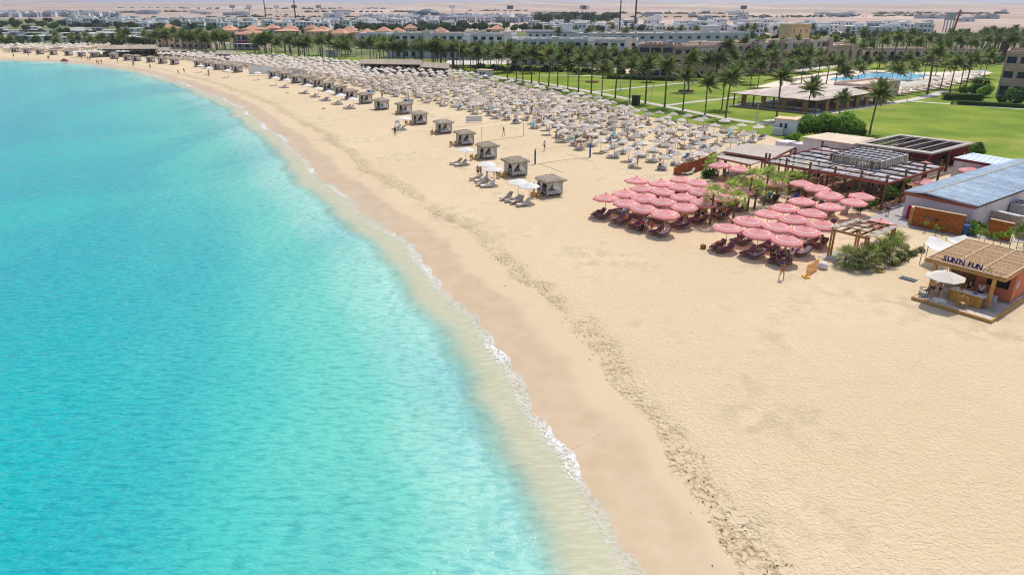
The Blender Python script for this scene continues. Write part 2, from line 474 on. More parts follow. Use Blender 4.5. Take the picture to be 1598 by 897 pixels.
# ---- sea
def water_material():
    m, nt, p = _nt('turquoise_sea')
    L = nt.links.new
    at = N(nt, 'Attribute', attribute_name='sd')
    geo = N(nt, 'NewGeometry')
    def noise(scale, detail=3, vec=None, rough=.55, dist=0.):
        n = N(nt, 'TexNoise', Scale=scale, Detail=detail, Roughness=rough, Distortion=dist)
        L(vec or geo.outputs['Position'], n.inputs['Vector']); return n.outputs['Fac']
    def mth(op, a, b):
        n = N(nt, 'Math', operation=op)
        for i, q in enumerate((a, b)):
            if isinstance(q, (int, float)): n.inputs[i].default_value = q
            else: L(q, n.inputs[i])
        return n.outputs[0]
    def rng(src, a, b, c=0., d=1.):
        r = N(nt, 'MapRange', interpolation_type='SMOOTHSTEP')
        r.inputs[1].default_value, r.inputs[2].default_value, r.inputs[3].default_value, r.inputs[4].default_value = a, b, c, d
        L(src, r.inputs[0]); return r.outputs[0]
    def mixc(f, a, b):
        n = N(nt, 'Mix', data_type='RGBA'); L(f, n.inputs[0])
        for i, q in ((6, a), (7, b)):
            if isinstance(q, tuple): n.inputs[i].default_value = (*q, 1)
            else: L(q, n.inputs[i])
        return n.outputs[2]
    wob = mth('ADD', at.outputs['Fac'], mth('MULTIPLY', mth('SUBTRACT', noise(.12, 3), .5), 3.0))
    # colour of the water body by depth (distance from the edge stands for depth on this even slope)
    far = rng(mth('MULTIPLY', wob, -1.), 4, 70)
    cr = N(nt, 'ValToRGB'); e = cr.color_ramp.elements
    e[0].position = 0.0; e[0].color = (.32, .60, .50, 1)
    e[1].position = 1.0; e[1].color = (.0, .345, .395, 1)
    for pos, c in ((.02, (.15, .52, .42, 1)), (.10, (.07, .475, .41, 1)), (.3, (.010, .425, .395, 1)), (.65, (.0, .385, .40, 1))):
        k = e.new(pos); k.color = c
    L(far, cr.inputs[0])
    # cloudy patches of sand and weed on the bed seen through the water
    pv = N(nt, 'VectorMath', operation='MULTIPLY'); pv.inputs[1].default_value = (.7, .28, 1)
    L(geo.outputs['Position'], pv.inputs[0])
    patch = noise(.06, 4, pv.outputs[0], dist=.8)
    col = mixc(rng(patch, .40, .66, 0, .5), cr.outputs[0], (.0, .275, .36))
    near = rng(at.outputs['Fac'], -16, -4)
    streak = N(nt, 'VectorMath', operation='MULTIPLY'); streak.inputs[1].default_value = (1.4, .38, 1)
    L(geo.outputs['Position'], streak.inputs[0])
    col = mixc(mth('MULTIPLY', near, rng(noise(.8, 4, streak.outputs[0]), .5, .72, 0, .5)), col, (.17, .45, .33))
    chop = N(nt, 'VectorMath', operation='MULTIPLY'); chop.inputs[1].default_value = (.55, 1.35, 1)
    L(geo.outputs['Position'], chop.inputs[0])
    # net of refracted light painted into the water colour, then darker chop mottling
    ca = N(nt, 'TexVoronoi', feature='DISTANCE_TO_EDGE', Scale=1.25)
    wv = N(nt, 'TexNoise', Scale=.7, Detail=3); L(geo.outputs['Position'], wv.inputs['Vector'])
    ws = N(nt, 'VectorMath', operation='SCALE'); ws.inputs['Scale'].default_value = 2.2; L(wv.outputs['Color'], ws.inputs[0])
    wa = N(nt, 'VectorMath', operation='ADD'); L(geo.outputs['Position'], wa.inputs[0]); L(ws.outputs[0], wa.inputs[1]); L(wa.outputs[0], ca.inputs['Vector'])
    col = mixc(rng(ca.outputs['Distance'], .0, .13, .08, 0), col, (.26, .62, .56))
    dk = N(nt, 'Mix', data_type='RGBA', blend_type='MULTIPLY'); dk.inputs[7].default_value = (.30, .62, .74, 1)
    L(rng(noise(2.0, 4, chop.outputs[0]), .42, .70, .0, .60), dk.inputs[0]); L(col, dk.inputs[6]); col = dk.outputs[2]
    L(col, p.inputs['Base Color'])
    p.inputs['Roughness'].default_value = .16
    p.inputs['IOR'].default_value = 1.33
    p.inputs['Specular IOR Level'].default_value = .3
    # wavelets
    w1 = noise(1.9, 4, chop.outputs[0], .62, .4); w2 = noise(.35, 3); w3 = noise(5., 2)
    h = mth('ADD', mth('ADD', mth('MULTIPLY', w1, .55), mth('MULTIPLY', w2, .9)), mth('MULTIPLY', w3, .10))
    calm = rng(at.outputs['Fac'], -5, -1, 1, .3)
    bp = N(nt, 'Bump', Strength=.6, Distance=.36)
    L(mth('MULTIPLY', h, calm), bp.inputs['Height']); L(bp.outputs[0], p.inputs['Normal'])
    # clear shallows
    tr = N(nt, 'BsdfTransparent'); tr.inputs[0].default_value = (.95, .98, .95, 1)
    clear = rng(wob, -4.7, -1.5, 0.0, .93)
    ms = N(nt, 'MixShader'); L(clear, ms.inputs[0]); L(p.outputs[0], ms.inputs[1]); L(tr.outputs[0], ms.inputs[2])
    # foam of the small shore break
    fo = N(nt, 'BsdfDiffuse'); fo.inputs[0].default_value = (.86, .87, .86, 1)
    edge = mth('MULTIPLY', rng(at.outputs['Fac'], -.85, -.3), 1.)
    along = rng(noise(.085, 2), .45, .62, .38, 1)
    lace = rng(mth('ADD', noise(4.6, 5, None, .72, .8), mth('MULTIPLY', rng(at.outputs['Fac'], -.8, -.1), .10)), .50, .66)
    f1 = mth('MULTIPLY', mth('MULTIPLY', edge, lace), along)
    wave = mth('MULTIPLY', mth('MULTIPLY', rng(wob, -5.2, -4.3), rng(wob, -4.2, -3.4, 1, 0)), rng(noise(1.7, 4, None, .7), .45, .65, 0, .12))
    ff = N(nt, 'MixShader'); L(mth('MINIMUM', mth('ADD', mth('MULTIPLY', f1, .8), wave), .8), ff.inputs[0]); L(ms.outputs[0], ff.inputs[1]); L(fo.outputs[0], ff.inputs[2])
    L(ff.outputs[0], nt.nodes['Material Output'].inputs[0])
    return m
xs = np.r_[np.arange(-900, -120, 8.0), np.arange(-120, 12.1, 1.5)]
ys = np.r_[np.arange(-12, 150, 1.5), np.arange(150, 385, 3.0)]
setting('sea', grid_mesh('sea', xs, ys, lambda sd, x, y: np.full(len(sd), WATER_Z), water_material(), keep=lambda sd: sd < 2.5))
# bed under the deeper water
setting('sea_bed', MB().quad((-1200, -60, -3.6), (60, -60, -3.6), (60, 400, -3.6), (-1200, 400, -3.6)).mesh('sea_bed', 'sandroof'))

# ---- desert plain rising to low hills
def desert_material():
    m, nt, p = _nt('desert_ground')
    L = nt.links.new
    geo = N(nt, 'NewGeometry')
    def noise(scale, detail=5, vec=None):
        n = N(nt, 'TexNoise', Scale=scale, Detail=detail, Roughness=.62); L(vec or geo.outputs['Position'], n.inputs['Vector']); return n.outputs['Fac']
    def rng(src, a, b, c=0., d=1.):
        r = N(nt, 'MapRange', interpolation_type='SMOOTHSTEP')
        r.inputs[1].default_value, r.inputs[2].default_value, r.inputs[3].default_value, r.inputs[4].default_value = a, b, c, d
        L(src, r.inputs[0]); return r.outputs[0]
    def mixc(f, a, b):
        n = N(nt, 'Mix', data_type='RGBA'); L(f, n.inputs[0])
        for i, q in ((6, a), (7, b)):
            if isinstance(q, tuple): n.inputs[i].default_value = (*q, 1)
            else: L(q, n.inputs[i])
        return n.outputs[2]
    st = N(nt, 'VectorMath', operation='MULTIPLY'); st.inputs[1].default_value = (1, .33, 1); L(geo.outputs['Position'], st.inputs[0])
    col = mixc(rng(noise(.0035, 4, st.outputs[0]), .38, .62), (.38, .275, .215), (.54, .42, .345))
    col = mixc(rng(noise(.0012, 4, st.outputs[0]), .45, .58, 0, .6), col, (.31, .225, .185))
    col = mixc(rng(noise(.0065, 5, st.outputs[0]), .54, .64, 0, .6), col, (.33, .26, .19))
    col = mixc(rng(noise(.009, 6, st.outputs[0]), .60, .66, 0, .6), col, (.17, .16, .12))
    L(col, p.inputs['Base Color']); p.inputs['Roughness'].default_value = 1.; p.inputs['Specular IOR Level'].default_value = .1
    return m
rr = np.r_[120, 200, 300, 420, 550, 700, 900, 1150, 1400, 1700, 2000, 2400, 2900, 3500, 4200, 5000, 6000, 7200, 8500, 10000, 13000, 20000]
aa = np.radians(np.linspace(-70, 70, 113))
V, Fc = [], []
for r in rr:
    for a in aa:
        x, y = r * math.sin(a), r * math.cos(a)
        t = min(1, max(0, (r - 1500) / 5500))
        h = -.12 + 21 * t * t + (6 * math.sin(a * 9 + 1) + 5 * math.sin(a * 23 + r * .002) + 3 * math.sin(a * 51)) * t
        if r > 9000: h *= max(0, (14000 - r) / 5000)
        V.append((x, y, h))
for i in range(len(rr) - 1):
    for k in range(len(aa) - 1):
        q = i * len(aa) + k
        Fc.append((q, q + len(aa), q + len(aa) + 1, q + 1))
me = bpy.data.meshes.new('desert'); me.from_pydata(V, [], Fc); me.materials.append(desert_material())
me.polygons.foreach_set('use_smooth', [True] * len(me.polygons)); me.update()
me.flip_normals()
# the bay: keep the plain from covering the sea (it starts beyond the far shore)
bm = bmesh.new(); bm.from_mesh(me)
bmesh.ops.subdivide_edges(bm, edges=[e for e in bm.edges if all(v.co.length < 900 for v in e.verts)], cuts=3, use_grid_fill=True)
vl = list(bm.verts)
sdv = signed_dist(np.array([v.co.x for v in vl]), np.array([v.co.y for v in vl]))
bmesh.ops.delete(bm, geom=[v for v, s in zip(vl, sdv) if s < 22], context='VERTS')
bm.to_mesh(me); bm.free()
setting('desert', me)

# ---- lawns, paths, pool
def ground_sheet(name, px, z, material):
    me = bpy.data.meshes.new(name)
    bm = bmesh.new()
    f = bm.faces.new([bm.verts.new((q.x, q.y, z)) for q in (G(x, y) for x, y in px)])
    bmesh.ops.triangulate(bm, faces=[f])
    bmesh.ops.recalc_face_normals(bm, faces=bm.faces[:])
    if sum(f.normal.z for f in bm.faces) < 0:
        bmesh.ops.reverse_faces(bm, faces=bm.faces[:])
    bm.to_mesh(me); bm.free()
    me.materials.append(MT[material] if isinstance(material, str) else material)
    return setting(name, me)
def ribbon(name, px, w, z, material, th=0.0):
    P = smooth(resample([G(x, y) for x, y in px], 3.0), 2)
    T = np.gradient(P, axis=0); T = np.c_[-T[:, 1], T[:, 0]] / np.hypot(*T.T)[:, None] * w / 2
    b = MB(); n = len(P)
    b.add([(p[0] + t[0], p[1] + t[1], z) for p, t in zip(P, T)] + [(p[0] - t[0], p[1] - t[1], z) for p, t in zip(P, T)], [(n + i, n + i + 1, i + 1, i) for i in range(n - 1)])
    return setting(name, b.mesh(name, material))
def grass_material():
    m, nt, p = _nt('lawn_grass')
    L = nt.links.new
    geo = N(nt, 'NewGeometry')
    def noise(scale, d=5):
        n = N(nt, 'TexNoise', Scale=scale, Detail=d, Roughness=.6); L(geo.outputs['Position'], n.inputs['Vector']); return n.outputs['Fac']
    a = N(nt, 'Mix', data_type='RGBA'); a.inputs[6].default_value = (.125, .195, .018, 1); a.inputs[7].default_value = (.205, .27, .028, 1)
    r = N(nt, 'MapRange', interpolation_type='SMOOTHSTEP'); r.inputs[1].default_value, r.inputs[2].default_value = .35, .65
    L(noise(.09), r.inputs[0]); L(r.outputs[0], a.inputs[0])
    b = N(nt, 'Mix', data_type='RGBA'); L(a.outputs[2], b.inputs[6]); b.inputs[7].default_value = (.33, .31, .07, 1)
    r2 = N(nt, 'MapRange', interpolation_type='SMOOTHSTEP'); r2.inputs[1].default_value, r2.inputs[2].default_value, r2.inputs[4].default_value = .50, .68, .65
    L(noise(.045, 6), r2.inputs[0]); L(r2.outputs[0], b.inputs[0])
    c = N(nt, 'Mix', data_type='RGBA', blend_type='MULTIPLY'); c.inputs[0].default_value = .35
    n3 = noise(1.6, 4); L(b.outputs[2], c.inputs[6])
    r3 = N(nt, 'MapRange'); r3.inputs[3].default_value, r3.inputs[4].default_value = .2, 1.8; L(n3, r3.inputs[0]); L(r3.outputs[0], c.inputs[7])
    L(c.outputs[2], p.inputs['Base Color']); p.inputs['Roughness'].default_value = .9; p.inputs['Specular IOR Level'].default_value = .1
    bp = N(nt, 'Bump', Strength=.6, Distance=.08); L(noise(6, 3), bp.inputs['Height']); L(bp.outputs[0], p.inputs['Normal'])
    return m
MT['grass'] = grass_material()
MT['paving'] = mat('pale_paving', (.52, .47, .42), .9, .12, .5)
MT['decksand'] = mat('pool_deck_stone', (.66, .55, .44), .9, .15, .2)
MT['scrub'] = mat('planted_ground', (.14, .16, .06), 1, .5, .05)
ground_sheet('planted_ground', [(-200, 74), (0, 70), (230, 68), (300, 80), (440, 88), (560, 96), (700, 100), (900, 108), (1300, 104), (1600, 104), (1900, 110), (1900, 52), (1600, 50), (1450, 52), (1000, 56), (700, 46), (500, 44), (300, 36), (200, 33), (0, 30), (-300, 31)], .02, 'scrub')
ground_sheet('lawn', [(1760, 268), (1520, 243), (1330, 226), (1240, 222), (1200, 212), (1130, 201), (1050, 189), (1000, 180), (940, 163), (880, 149), (820, 137), (760, 126), (690, 113), (640, 107), (560, 102), (440, 92), (300, 84), (288, 78), (440, 82), (560, 90),
                      (690, 97), (760, 100), (830, 102), (900, 105), (990, 118), (1100, 120), (1200, 112), (1290, 102), (1400, 98), (1540, 100), (1850, 122)], .05, 'grass')
ground_sheet('pool_deck', [(1175, 137), (1235, 121), (1300, 112), (1345, 109), (1420, 113), (1470, 113), (1535, 109.5), (1549, 114), (1510, 126), (1475, 137), (1405, 147), (1330, 150), (1260, 136)], .08, 'decksand')
ground_sheet('terrace', [(690, 101), (700, 95), (790, 94), (830, 96), (800, 100.5), (745, 102)], .09, 'paving')
def pool_material():
    m, nt, p = _nt('pool_water')
    L = nt.links.new
    geo = N(nt, 'NewGeometry'); n = N(nt, 'TexNoise', Scale=.35, Detail=3); L(geo.outputs['Position'], n.inputs['Vector'])
    mx = N(nt, 'Mix', data_type='RGBA'); mx.inputs[6].default_value = (.07, .46, .72, 1); mx.inputs[7].default_value = (.15, .60, .85, 1)
    L(n.outputs['Fac'], mx.inputs[0]); L(mx.outputs[2], p.inputs['Base Color']); p.inputs['Roughness'].default_value = .1
    n2 = N(nt, 'TexNoise', Scale=1.2, Detail=3); L(geo.outputs['Position'], n2.inputs['Vector'])
    bp = N(nt, 'Bump', Strength=.3, Distance=.2); L(n2.outputs['Fac'], bp.inputs['Height']); L(bp.outputs[0], p.inputs['Normal'])
    return m
MT['pool'] = pool_material()
ground_sheet('pool_coping', [(1288, 126.4), (1298, 121), (1339, 117.6), (1344, 115), (1380, 113.4), (1421, 114.8), (1457, 117.2), (1443, 122), (1412, 128.4), (1386, 131.2), (1340, 130)], .10, 'kerb')
ground_sheet('pool_water', [(1293, 125.8), (1301, 121.8), (1340, 118.4), (1345, 115.8), (1380, 114.2), (1420, 115.6), (1452, 117.8), (1439, 121.4), (1410, 127.4), (1385, 130.2), (1343, 128.8)], .12, 'pool')
ribbon('promenade', [(1230, 197), (1201, 195), (1160, 190), (1118, 183), (1080, 175), (1040, 167), (985, 156), (925, 144.5), (880, 136), (830, 128), (780, 121), (735, 114), (690, 107.5), (640, 102)], 2.4, .085, 'paving')
ribbon('garden_path', [(925, 144), (985, 138), (1050, 131.7), (1100, 128), (1160, 127)], 1.8, .08, 'paving')
ribbon('garden_path', [(1040, 165), (1080, 160), (1123, 155.5), (1150, 152)], 1.8, .08, 'paving')
ribbon('garden_path', [(735, 116), (775, 121), (700, 109)], 1.8, .075, 'paving')
ribbon('garden_path', [(1195, 190), (1251, 184.5), (1313, 173.5), (1375, 163), (1420, 157), (1461, 148), (1475, 142)], 2.6, .087, 'paving')
ribbon('garden_path', [(1421, 158.5), (1480, 163), (1540, 167), (1598, 171), (1700, 179)], 1.2, .083, 'kerb')
ribbon('garden_path', [(838, 118), (900, 118), (955, 121), (1000, 124)], 1.6, .078, 'paving')
ground_sheet('club_path', [(1330, 352), (1392, 322), (1418, 305), (1432, 296), (1440, 300), (1424, 322), (1418, 346), (1470, 357), (1530, 366), (1600, 374), (1600, 380), (1500, 368), (1420, 356), (1396, 352), (1350, 358)], .03, 'stone')
# ================================================================== plants
def frond_mesh(name, length, droop, leaflets, width, seed, mats=('frond', 'dryfrond'), dry=0.0, lift=.55):
    """one feather frond growing along +X: arching rib and two rows of narrow leaflets"""
    r = random.Random(seed)
    b = MB()
    def rib(t):
        return Vector((length * t * (1 - .18 * droop * t), 0, length * (lift * t - (lift + .75) * droop * t * t)))
    mi = 1 if r.random() < dry else 0
    n = 6
    for i in range(n):
        p, q = rib(i / n), rib((i + 1) / n)
        w0, w1 = .05 * (1 - i / n) + .012, .05 * (1 - (i + 1) / n) + .012
        b.add([p + Vector((0, -w0, 0)), q + Vector((0, -w1, 0)), q + Vector((0, w1, 0)), p + Vector((0, w0, 0))], [(0, 1, 2, 3)], mi)
    for i in range(leaflets):
        t = .16 + .84 * (i + .5) / leaflets
        p = rib(t); d = (rib(min(1, t + .03)) - rib(t - .03)).normalized()
        L = width * (math.sin(math.pi * min(1, .18 + t * .8)) ** .7) * r.uniform(.85, 1.1)
        for s in (-1, 1):
            out = (Vector((0, s, 0)) * .80 + d * .62 + Vector((0, 0, -.28 - .25 * r.random()))).normalized()
            tip = p + out * L
            w = d * (length / leaflets * .46 + .012)
            b.add([p - w, p + w, tip], [(0, 1, 2)], mi)
    return b.mesh(name, [mats[0], mats[1]])
def place_frond(az, tilt, wind=0.0, waz=0.0):
    return az, tilt

def crown_parts(n, seed, wind):
    """angles of the fronds of one crown: (azimuth, pitch, frond index, scale)"""
    r = random.Random(seed); out = []
    for i in range(n):
        u = (i + .5) / n
        az = i * 2.399963 + r.uniform(-.25, .25)
        pitch = math.radians(74 - 92 * u ** 1.1) + r.uniform(-.12, .12)
        # wind from the sea side bends every frond towards +X
        dx, dy = math.cos(az) * math.cos(pitch) + wind * (.5 + .3 * u), math.sin(az) * math.cos(pitch)
        az2 = math.atan2(dy, dx)
        out.append((az2, pitch, (i * 7) % 5, r.uniform(.85, 1.12)))
    return out
FRONDS = [frond_mesh(f'palm_frond_{i}', 2.5, .20 + .085 * i, 25, .66, 40 + i, dry=(0, 0, 0, .0, 1)[i], lift=.42) for i in range(5)]
def mesh_points(me):
    v = np.empty(len(me.vertices) * 3, np.float32); me.vertices.foreach_get('co', v)
    f = [tuple(p.vertices) for p in me.polygons]
    mi = [p.material_index for p in me.polygons]
    return v.reshape(-1, 3), f, mi
FP = [mesh_points(m) for m in FRONDS]
def frond_matrix(az, pitch, s):
    return Matrix.Rotation(az, 3, 'Z') @ Matrix.Rotation(-pitch, 3, 'Y') * s
def crown_mesh(name, n, seed, wind, mats=('frond', 'dryfrond')):
    b = MB()
    for az, pitch, k, s in crown_parts(n, seed, wind):
        M = np.array(frond_matrix(az, pitch, s))
        v, f, mi = FP[k]
        o = len(b.v)
        b.v += [tuple(p) for p in (v @ M.T)]
        b.f += [tuple(i + o for i in q) for q in f]
        b.m += mi
    return b.mesh(name, mats)
CROWNS = [crown_mesh(f'palm_crown_{i}', 46 - 2 * (i % 3), 100 + i, .55 if i < 4 else .15) for i in range(7)]
def trunk_mesh(name, h, r0, r1, lean, seed):
    r = random.Random(seed); pts, rad = [], []
    n = 9
    for i in range(n + 1):
        t = i / n
        pts.append((lean * t * t, .3 * lean * math.sin(t * 2.2), h * t))
        rad.append((r0 * (1 - t) + r1 * t) * (1.35 if i == 0 else 1) * (1 + .10 * (i % 2)))
    return MB().tube(pts, rad, 8).mesh(name, 'trunk'), Vector(pts[-1])
TRUNKS = [trunk_mesh(f'palm_trunk_{i}', 1.0, .025, .018, l, i) for i, l in enumerate((-.03, .0, .03, .055))]
def palm(px, py, top_py, label, group, rich=False, size=1.0, ground=True, cat='palm tree', seed=0):
    """px, py: foot of the trunk; top_py: middle of the crown"""
    g = G(px, py)
    depth = g.y * _c + CAM_H * _s
    h = max(2.2, (py - top_py) * depth / FPX / math.cos(math.atan2(CAM_H, g.y)))
    r = random.Random(int(px * 13 + py * 7))
    t = thing('palm_tree', label, cat, g, 0, group)
    tm, top = TRUNKS[r.randrange(4)]
    k = r.uniform(.9, 1.1) * size
    link('trunk', tm, t, (0, 0, -.05), r.uniform(0, 6.28) if not rich else 0, (h * 1.0, h * 1.0, h + .05))
    tp = Vector((0, 0, h - .05))
    if rich:
        tp = Vector((top.x * h, top.y * h, h - .02))
        c = link('crown', MB().tube([(0, 0, -.35), (0, 0, -.05), (0, 0, .12)], [.16, .24, .10], 8).mesh('crown_heart', 'trunk'), t, tp)
        for az, pitch, q, s in crown_parts(42, int(px), .5):
            link('frond', FRONDS[q], c, (0, 0, 0), (0, -pitch, az), s * k)
    else:
        link('crown', CROWNS[r.randrange(4) if px > 500 else r.randrange(3, 7)], t, tp, r.uniform(-.35, .35), k * r.uniform(.9, 1.1))
    return t

def leaf_blob(name, rx, ry, rz, n, size, seed, material, lumps=9, up=.35, square=False):
    """foliage: many small leaf faces over a lumpy volume"""
    r = np.random.default_rng(seed)
    c = r.normal(size=(lumps, 3)); c /= np.linalg.norm(c, axis=1)[:, None]
    c *= r.uniform(.25, .75, (lumps, 1)); c[:, 2] = np.abs(c[:, 2]) * .9 + (.05 if not square else -.2)
    cr = r.uniform(.28, .5, lumps)
    V, F = [], []
    for i in range(n):
        if square:
            p = r.uniform(-1, 1, 3); k = r.integers(0, 3)
            p[k] = np.sign(p[k]) * r.uniform(.85, 1.05)
            nrm = np.zeros(3); nrm[k] = np.sign(p[k])
        else:
            k = r.integers(0, lumps)
            nrm = r.normal(size=3); nrm /= np.linalg.norm(nrm)
            p = c[k] + nrm * cr[k] * r.uniform(.55, 1.08)
        p = p * (rx, ry, rz)
        nrm = nrm + r.normal(size=3) * .55; nrm[2] += up
        nrm /= np.linalg.norm(nrm)
        a = np.cross(nrm, r.normal(size=3)); a /= np.linalg.norm(a); b_ = np.cross(nrm, a)
        s = size * r.uniform(.6, 1.3)
        o = len(V)
        V += [tuple(p - a * s), tuple(p + b_ * s * .5), tuple(p + a * s), tuple(p - b_ * s * .5)]
        F.append((o, o + 1, o + 2, o + 3))
    me = bpy.data.meshes.new(name); me.from_pydata(V, [], F); me.materials.append(MT[material]); me.update()
    return me
BUSH = {k: [leaf_blob(f'{k}_crown_{i}', 1, 1, .8, n, s, 10 + i, m) for i in range(3)] for k, n, s, m in (('shrub', 1500, .11, 'shrub'), ('tree', 1300, .12, 'tree'), ('hedge', 1500, .10, 'hedge'))}
STEM = MB().tube([(0, 0, -.1), (.03, .02, .5), (.02, 0, 1)], [.07, .05, .03], 7).mesh('stem', 'bark')
def bush(kind, loc, rx, ry, rz, label, cat, group=None, name='shrub', stem=.25):
    t = thing(name, label, cat, loc, 0, group)
    r = random.Random(int(loc[0] * 91 + loc[1] * 37))
    link('trunk', STEM, t, (0, 0, 0), r.random() * 6, (rx * .8, ry * .8, rz * (.6 + stem)))
    link('crown', BUSH[kind][r.randrange(3)], t, (0, 0, rz * stem), r.random() * 6, (rx, ry, rz))
    return t
HEDGEBOX = [leaf_blob(f'hedge_box_{i}', 1, 1, 1, 1700, .10, 60 + i, 'hedge', square=True) for i in range(2)]
HEDGECORE = MB().box((0, 0, 0), (1.75, 1.75, 1.75)).mesh('hedge_core', 'hedge')
def hedge(p0, p1, w, h, label, group=None):
    p0, p1 = Vector(p0), Vector(p1); d = p1 - p0
    t = thing('hedge', label, 'hedge', (p0 + p1) / 2, math.atan2(d.y, d.x), group)
    n = max(1, int(d.length / (3 * h)))
    link('branches', HEDGECORE, t, (0, 0, h / 2), 0, (d.length / 2, w / 2, h / 2))
    for i in range(n):
        link('foliage', HEDGEBOX[i % 2], t, (d.length * ((i + .5) / n - .5), 0, h / 2), 0, (d.length / n / 2, w / 2, h / 2))
    return t

# fan palms of the beach club: every leaf its own piece
def fan_leaf(name, seed, material='fan'):
    r = random.Random(seed); b = MB()
    b.beam((0, 0, 0), (.68, 0, .14), .035, .02)
    c = Vector((.68, 0, .14)); n = 11
    for i in range(n):
        a = math.radians(-100 + 200 * i / (n - 1))
        L = .88 * (1 - .25 * abs(a) / 1.75) * r.uniform(.9, 1.08)
        d = Vector((math.cos(a), math.sin(a), 0)); s = Vector((-d.y, d.x, 0)) * .058
        m = c + d * L * .6 + Vector((0, 0, .07 - .02 * abs(a)))
        tip = c + d * L + Vector((0, 0, -.12 - .1 * r.random()))
        b.add([c, m - s, tip, m + s], [(0, 1, 2, 3)])
    return b.mesh(name, material)
FANS = [fan_leaf(f'fan_leaf_{i}', i) for i in range(4)]
FANS_DRY = [fan_leaf(f'dry_fan_leaf_{i}', 9 + i, 'agave') for i in range(3)]
FANTRUNK = MB().tube([(0, 0, -.1), (0, 0, .05), (.015, .01, .5), (.03, 0, 1.0)], [.20, .15, .12, .13], 8).mesh('fan_trunk', 'trunk')
def fan_palm(px, py, top_py, label, size=1.0, group='fan palms of the beach club', dusty=False):
    g = G(px, py); depth = g.y * _c + CAM_H * _s
    h = max(.5, (py - top_py) * depth / FPX / math.cos(math.atan2(CAM_H, g.y)))
    r = random.Random(int(px * 3 + py))
    t = thing('fan_palm', label, 'palm tree', g, 0, group)
    link('trunk', FANTRUNK, t, (0, 0, 0), 0, (1, 1, h))
    for i in range(15):
        u = i / 14
        az = i * 2.4 + r.uniform(-.2, .2); pitch = math.radians(70 - 115 * u)
        link('leaf', (FANS_DRY[r.randrange(3)] if dusty and i % 3 else FANS[r.randrange(4)]), t, (.03, 0, h), (r.uniform(-.2, .2), -pitch, az), size * r.uniform(.85, 1.15))
    return t

# ================================================================== beach furniture
def thatch_cone(name, R, zr, za, seed, seg=18, layers=3, square=False):
    """layered, ragged thatch hood"""
    r = random.Random(seed); b = MB()
    for l in range(layers):
        f0, f1 = l / layers, (l + 1) / layers
        r0 = .03 + (R - .03) * max(0, f0 - .05); r1 = R * f1
        z0 = za - (za - zr) * f0 + .035; z1 = za - (za - zr) * f1
        vs = []
        for k in range(seg):
            a = 2 * math.pi * k / seg
            j = 1 + r.uniform(-.07, .05)
            vs.append((r0 * math.cos(a), r0 * math.sin(a), z0))
            vs.append((r1 * j * math.cos(a), r1 * j * math.sin(a), z1 + r.uniform(-.05, .03)))
            vs.append((r1 * j * .97 * math.cos(a), r1 * j * .97 * math.sin(a), z1 - r.uniform(.06, .13)))
        fs = []
        for k in range(seg):
            k2 = (k + 1) % seg
            fs += [(3 * k, 3 * k + 1, 3 * k2 + 1, 3 * k2), (3 * k + 1, 3 * k + 2, 3 * k2 + 2, 3 * k2 + 1)]
        b.add(vs, fs)
    return b
UCAN = [thatch_cone(f'c{i}', 1.06, 1.95, 2.45, i).mesh(f'thatch_canopy_{i}', 'umb') for i in range(4)]
UPOLE = MB().tube([(0, 0, -.1), (0, 0, 2.52)], .045, 6).mesh('umbrella_pole', 'pole')
def lounger_builder(cush=True):
    """a low lounger along +X: foot at -X, backrest raised at +X"""
    fr = MB()
    for s in (-1, 1):
        fr.beam((-.95, s * .30, .27), (.45, s * .30, .27), .05, .06)
        for x in (-.8, .55):
            fr.beam((x, s * .30, 0), (x, s * .30, .27), .05, .05)
    for x in (-.93, .45):
        fr.beam((x, -.3, .27), (x, .3, .27), .05, .06)
    fr.beam((.40, .3, .28), (.98, .3, .72), .04, .05); fr.beam((.40, -.3, .28), (.98, -.3, .72), .04, .05)
    fr.beam((.75, .26, .02), (.80, .26, .56), .04, .04); fr.beam((.75, -.26, .02), (.80, -.26, .56), .04, .04)
    cu = MB()
    cu.slab((-.97, -.29, .40), (.42, -.29, .40), (.42, .29, .40), (-.97, .29, .40), .09)
    bk = MB(); bk.slab((.42, -.29, .42), (1.00, -.29, .86), (1.00, .29, .86), (.42, .29, .42), .09)
    return fr, cu, bk
_fr, _cu, _bk = lounger_builder()
LF_T = _fr.mesh('lounger_frame', 'teak'); LC_P = _cu.mesh('plum_pad', 'purple'); LB_P = _bk.mesh('plum_back', 'purple')
LC_S = _cu.mesh('sandy_pad', 'mat'); LB_S = _bk.mesh('sandy_back', 'mat')
LF_W = _fr.mesh('white_lounger_frame', 'white'); LC_W = _cu.mesh('pale_pad', 'lounger'); LB_W = _bk.mesh('pale_back', 'lounger')
def lounger(name, loc, rz, label, group, style='plum', towel=None):
    t = thing(name, label, 'lounger', loc, rz, group)
    f, c, k = (LF_T, LC_P, LB_P) if style == 'plum' else (LF_T, LC_S, LB_S) if style == 'sandy' else (LF_W, LC_W, LB_W)
    link('frame', f, t); link('seat', c, t); link('backrest', k, t)
    return t
TOWEL = MB().slab((-.7, -.26, .425), (.40, -.27, .425), (.40, .27, .43), (-.68, .25, .425), .02).slab((.42, -.27, .455), (.9, -.26, .82), (.9, .26, .82), (.42, .27, .455), .02)
TOWELS = {m: TOWEL.mesh('beach_towel_' + m, m) for m in ('towel', 'aqua', 'cwhite', 'cblue', 'cyellow')}

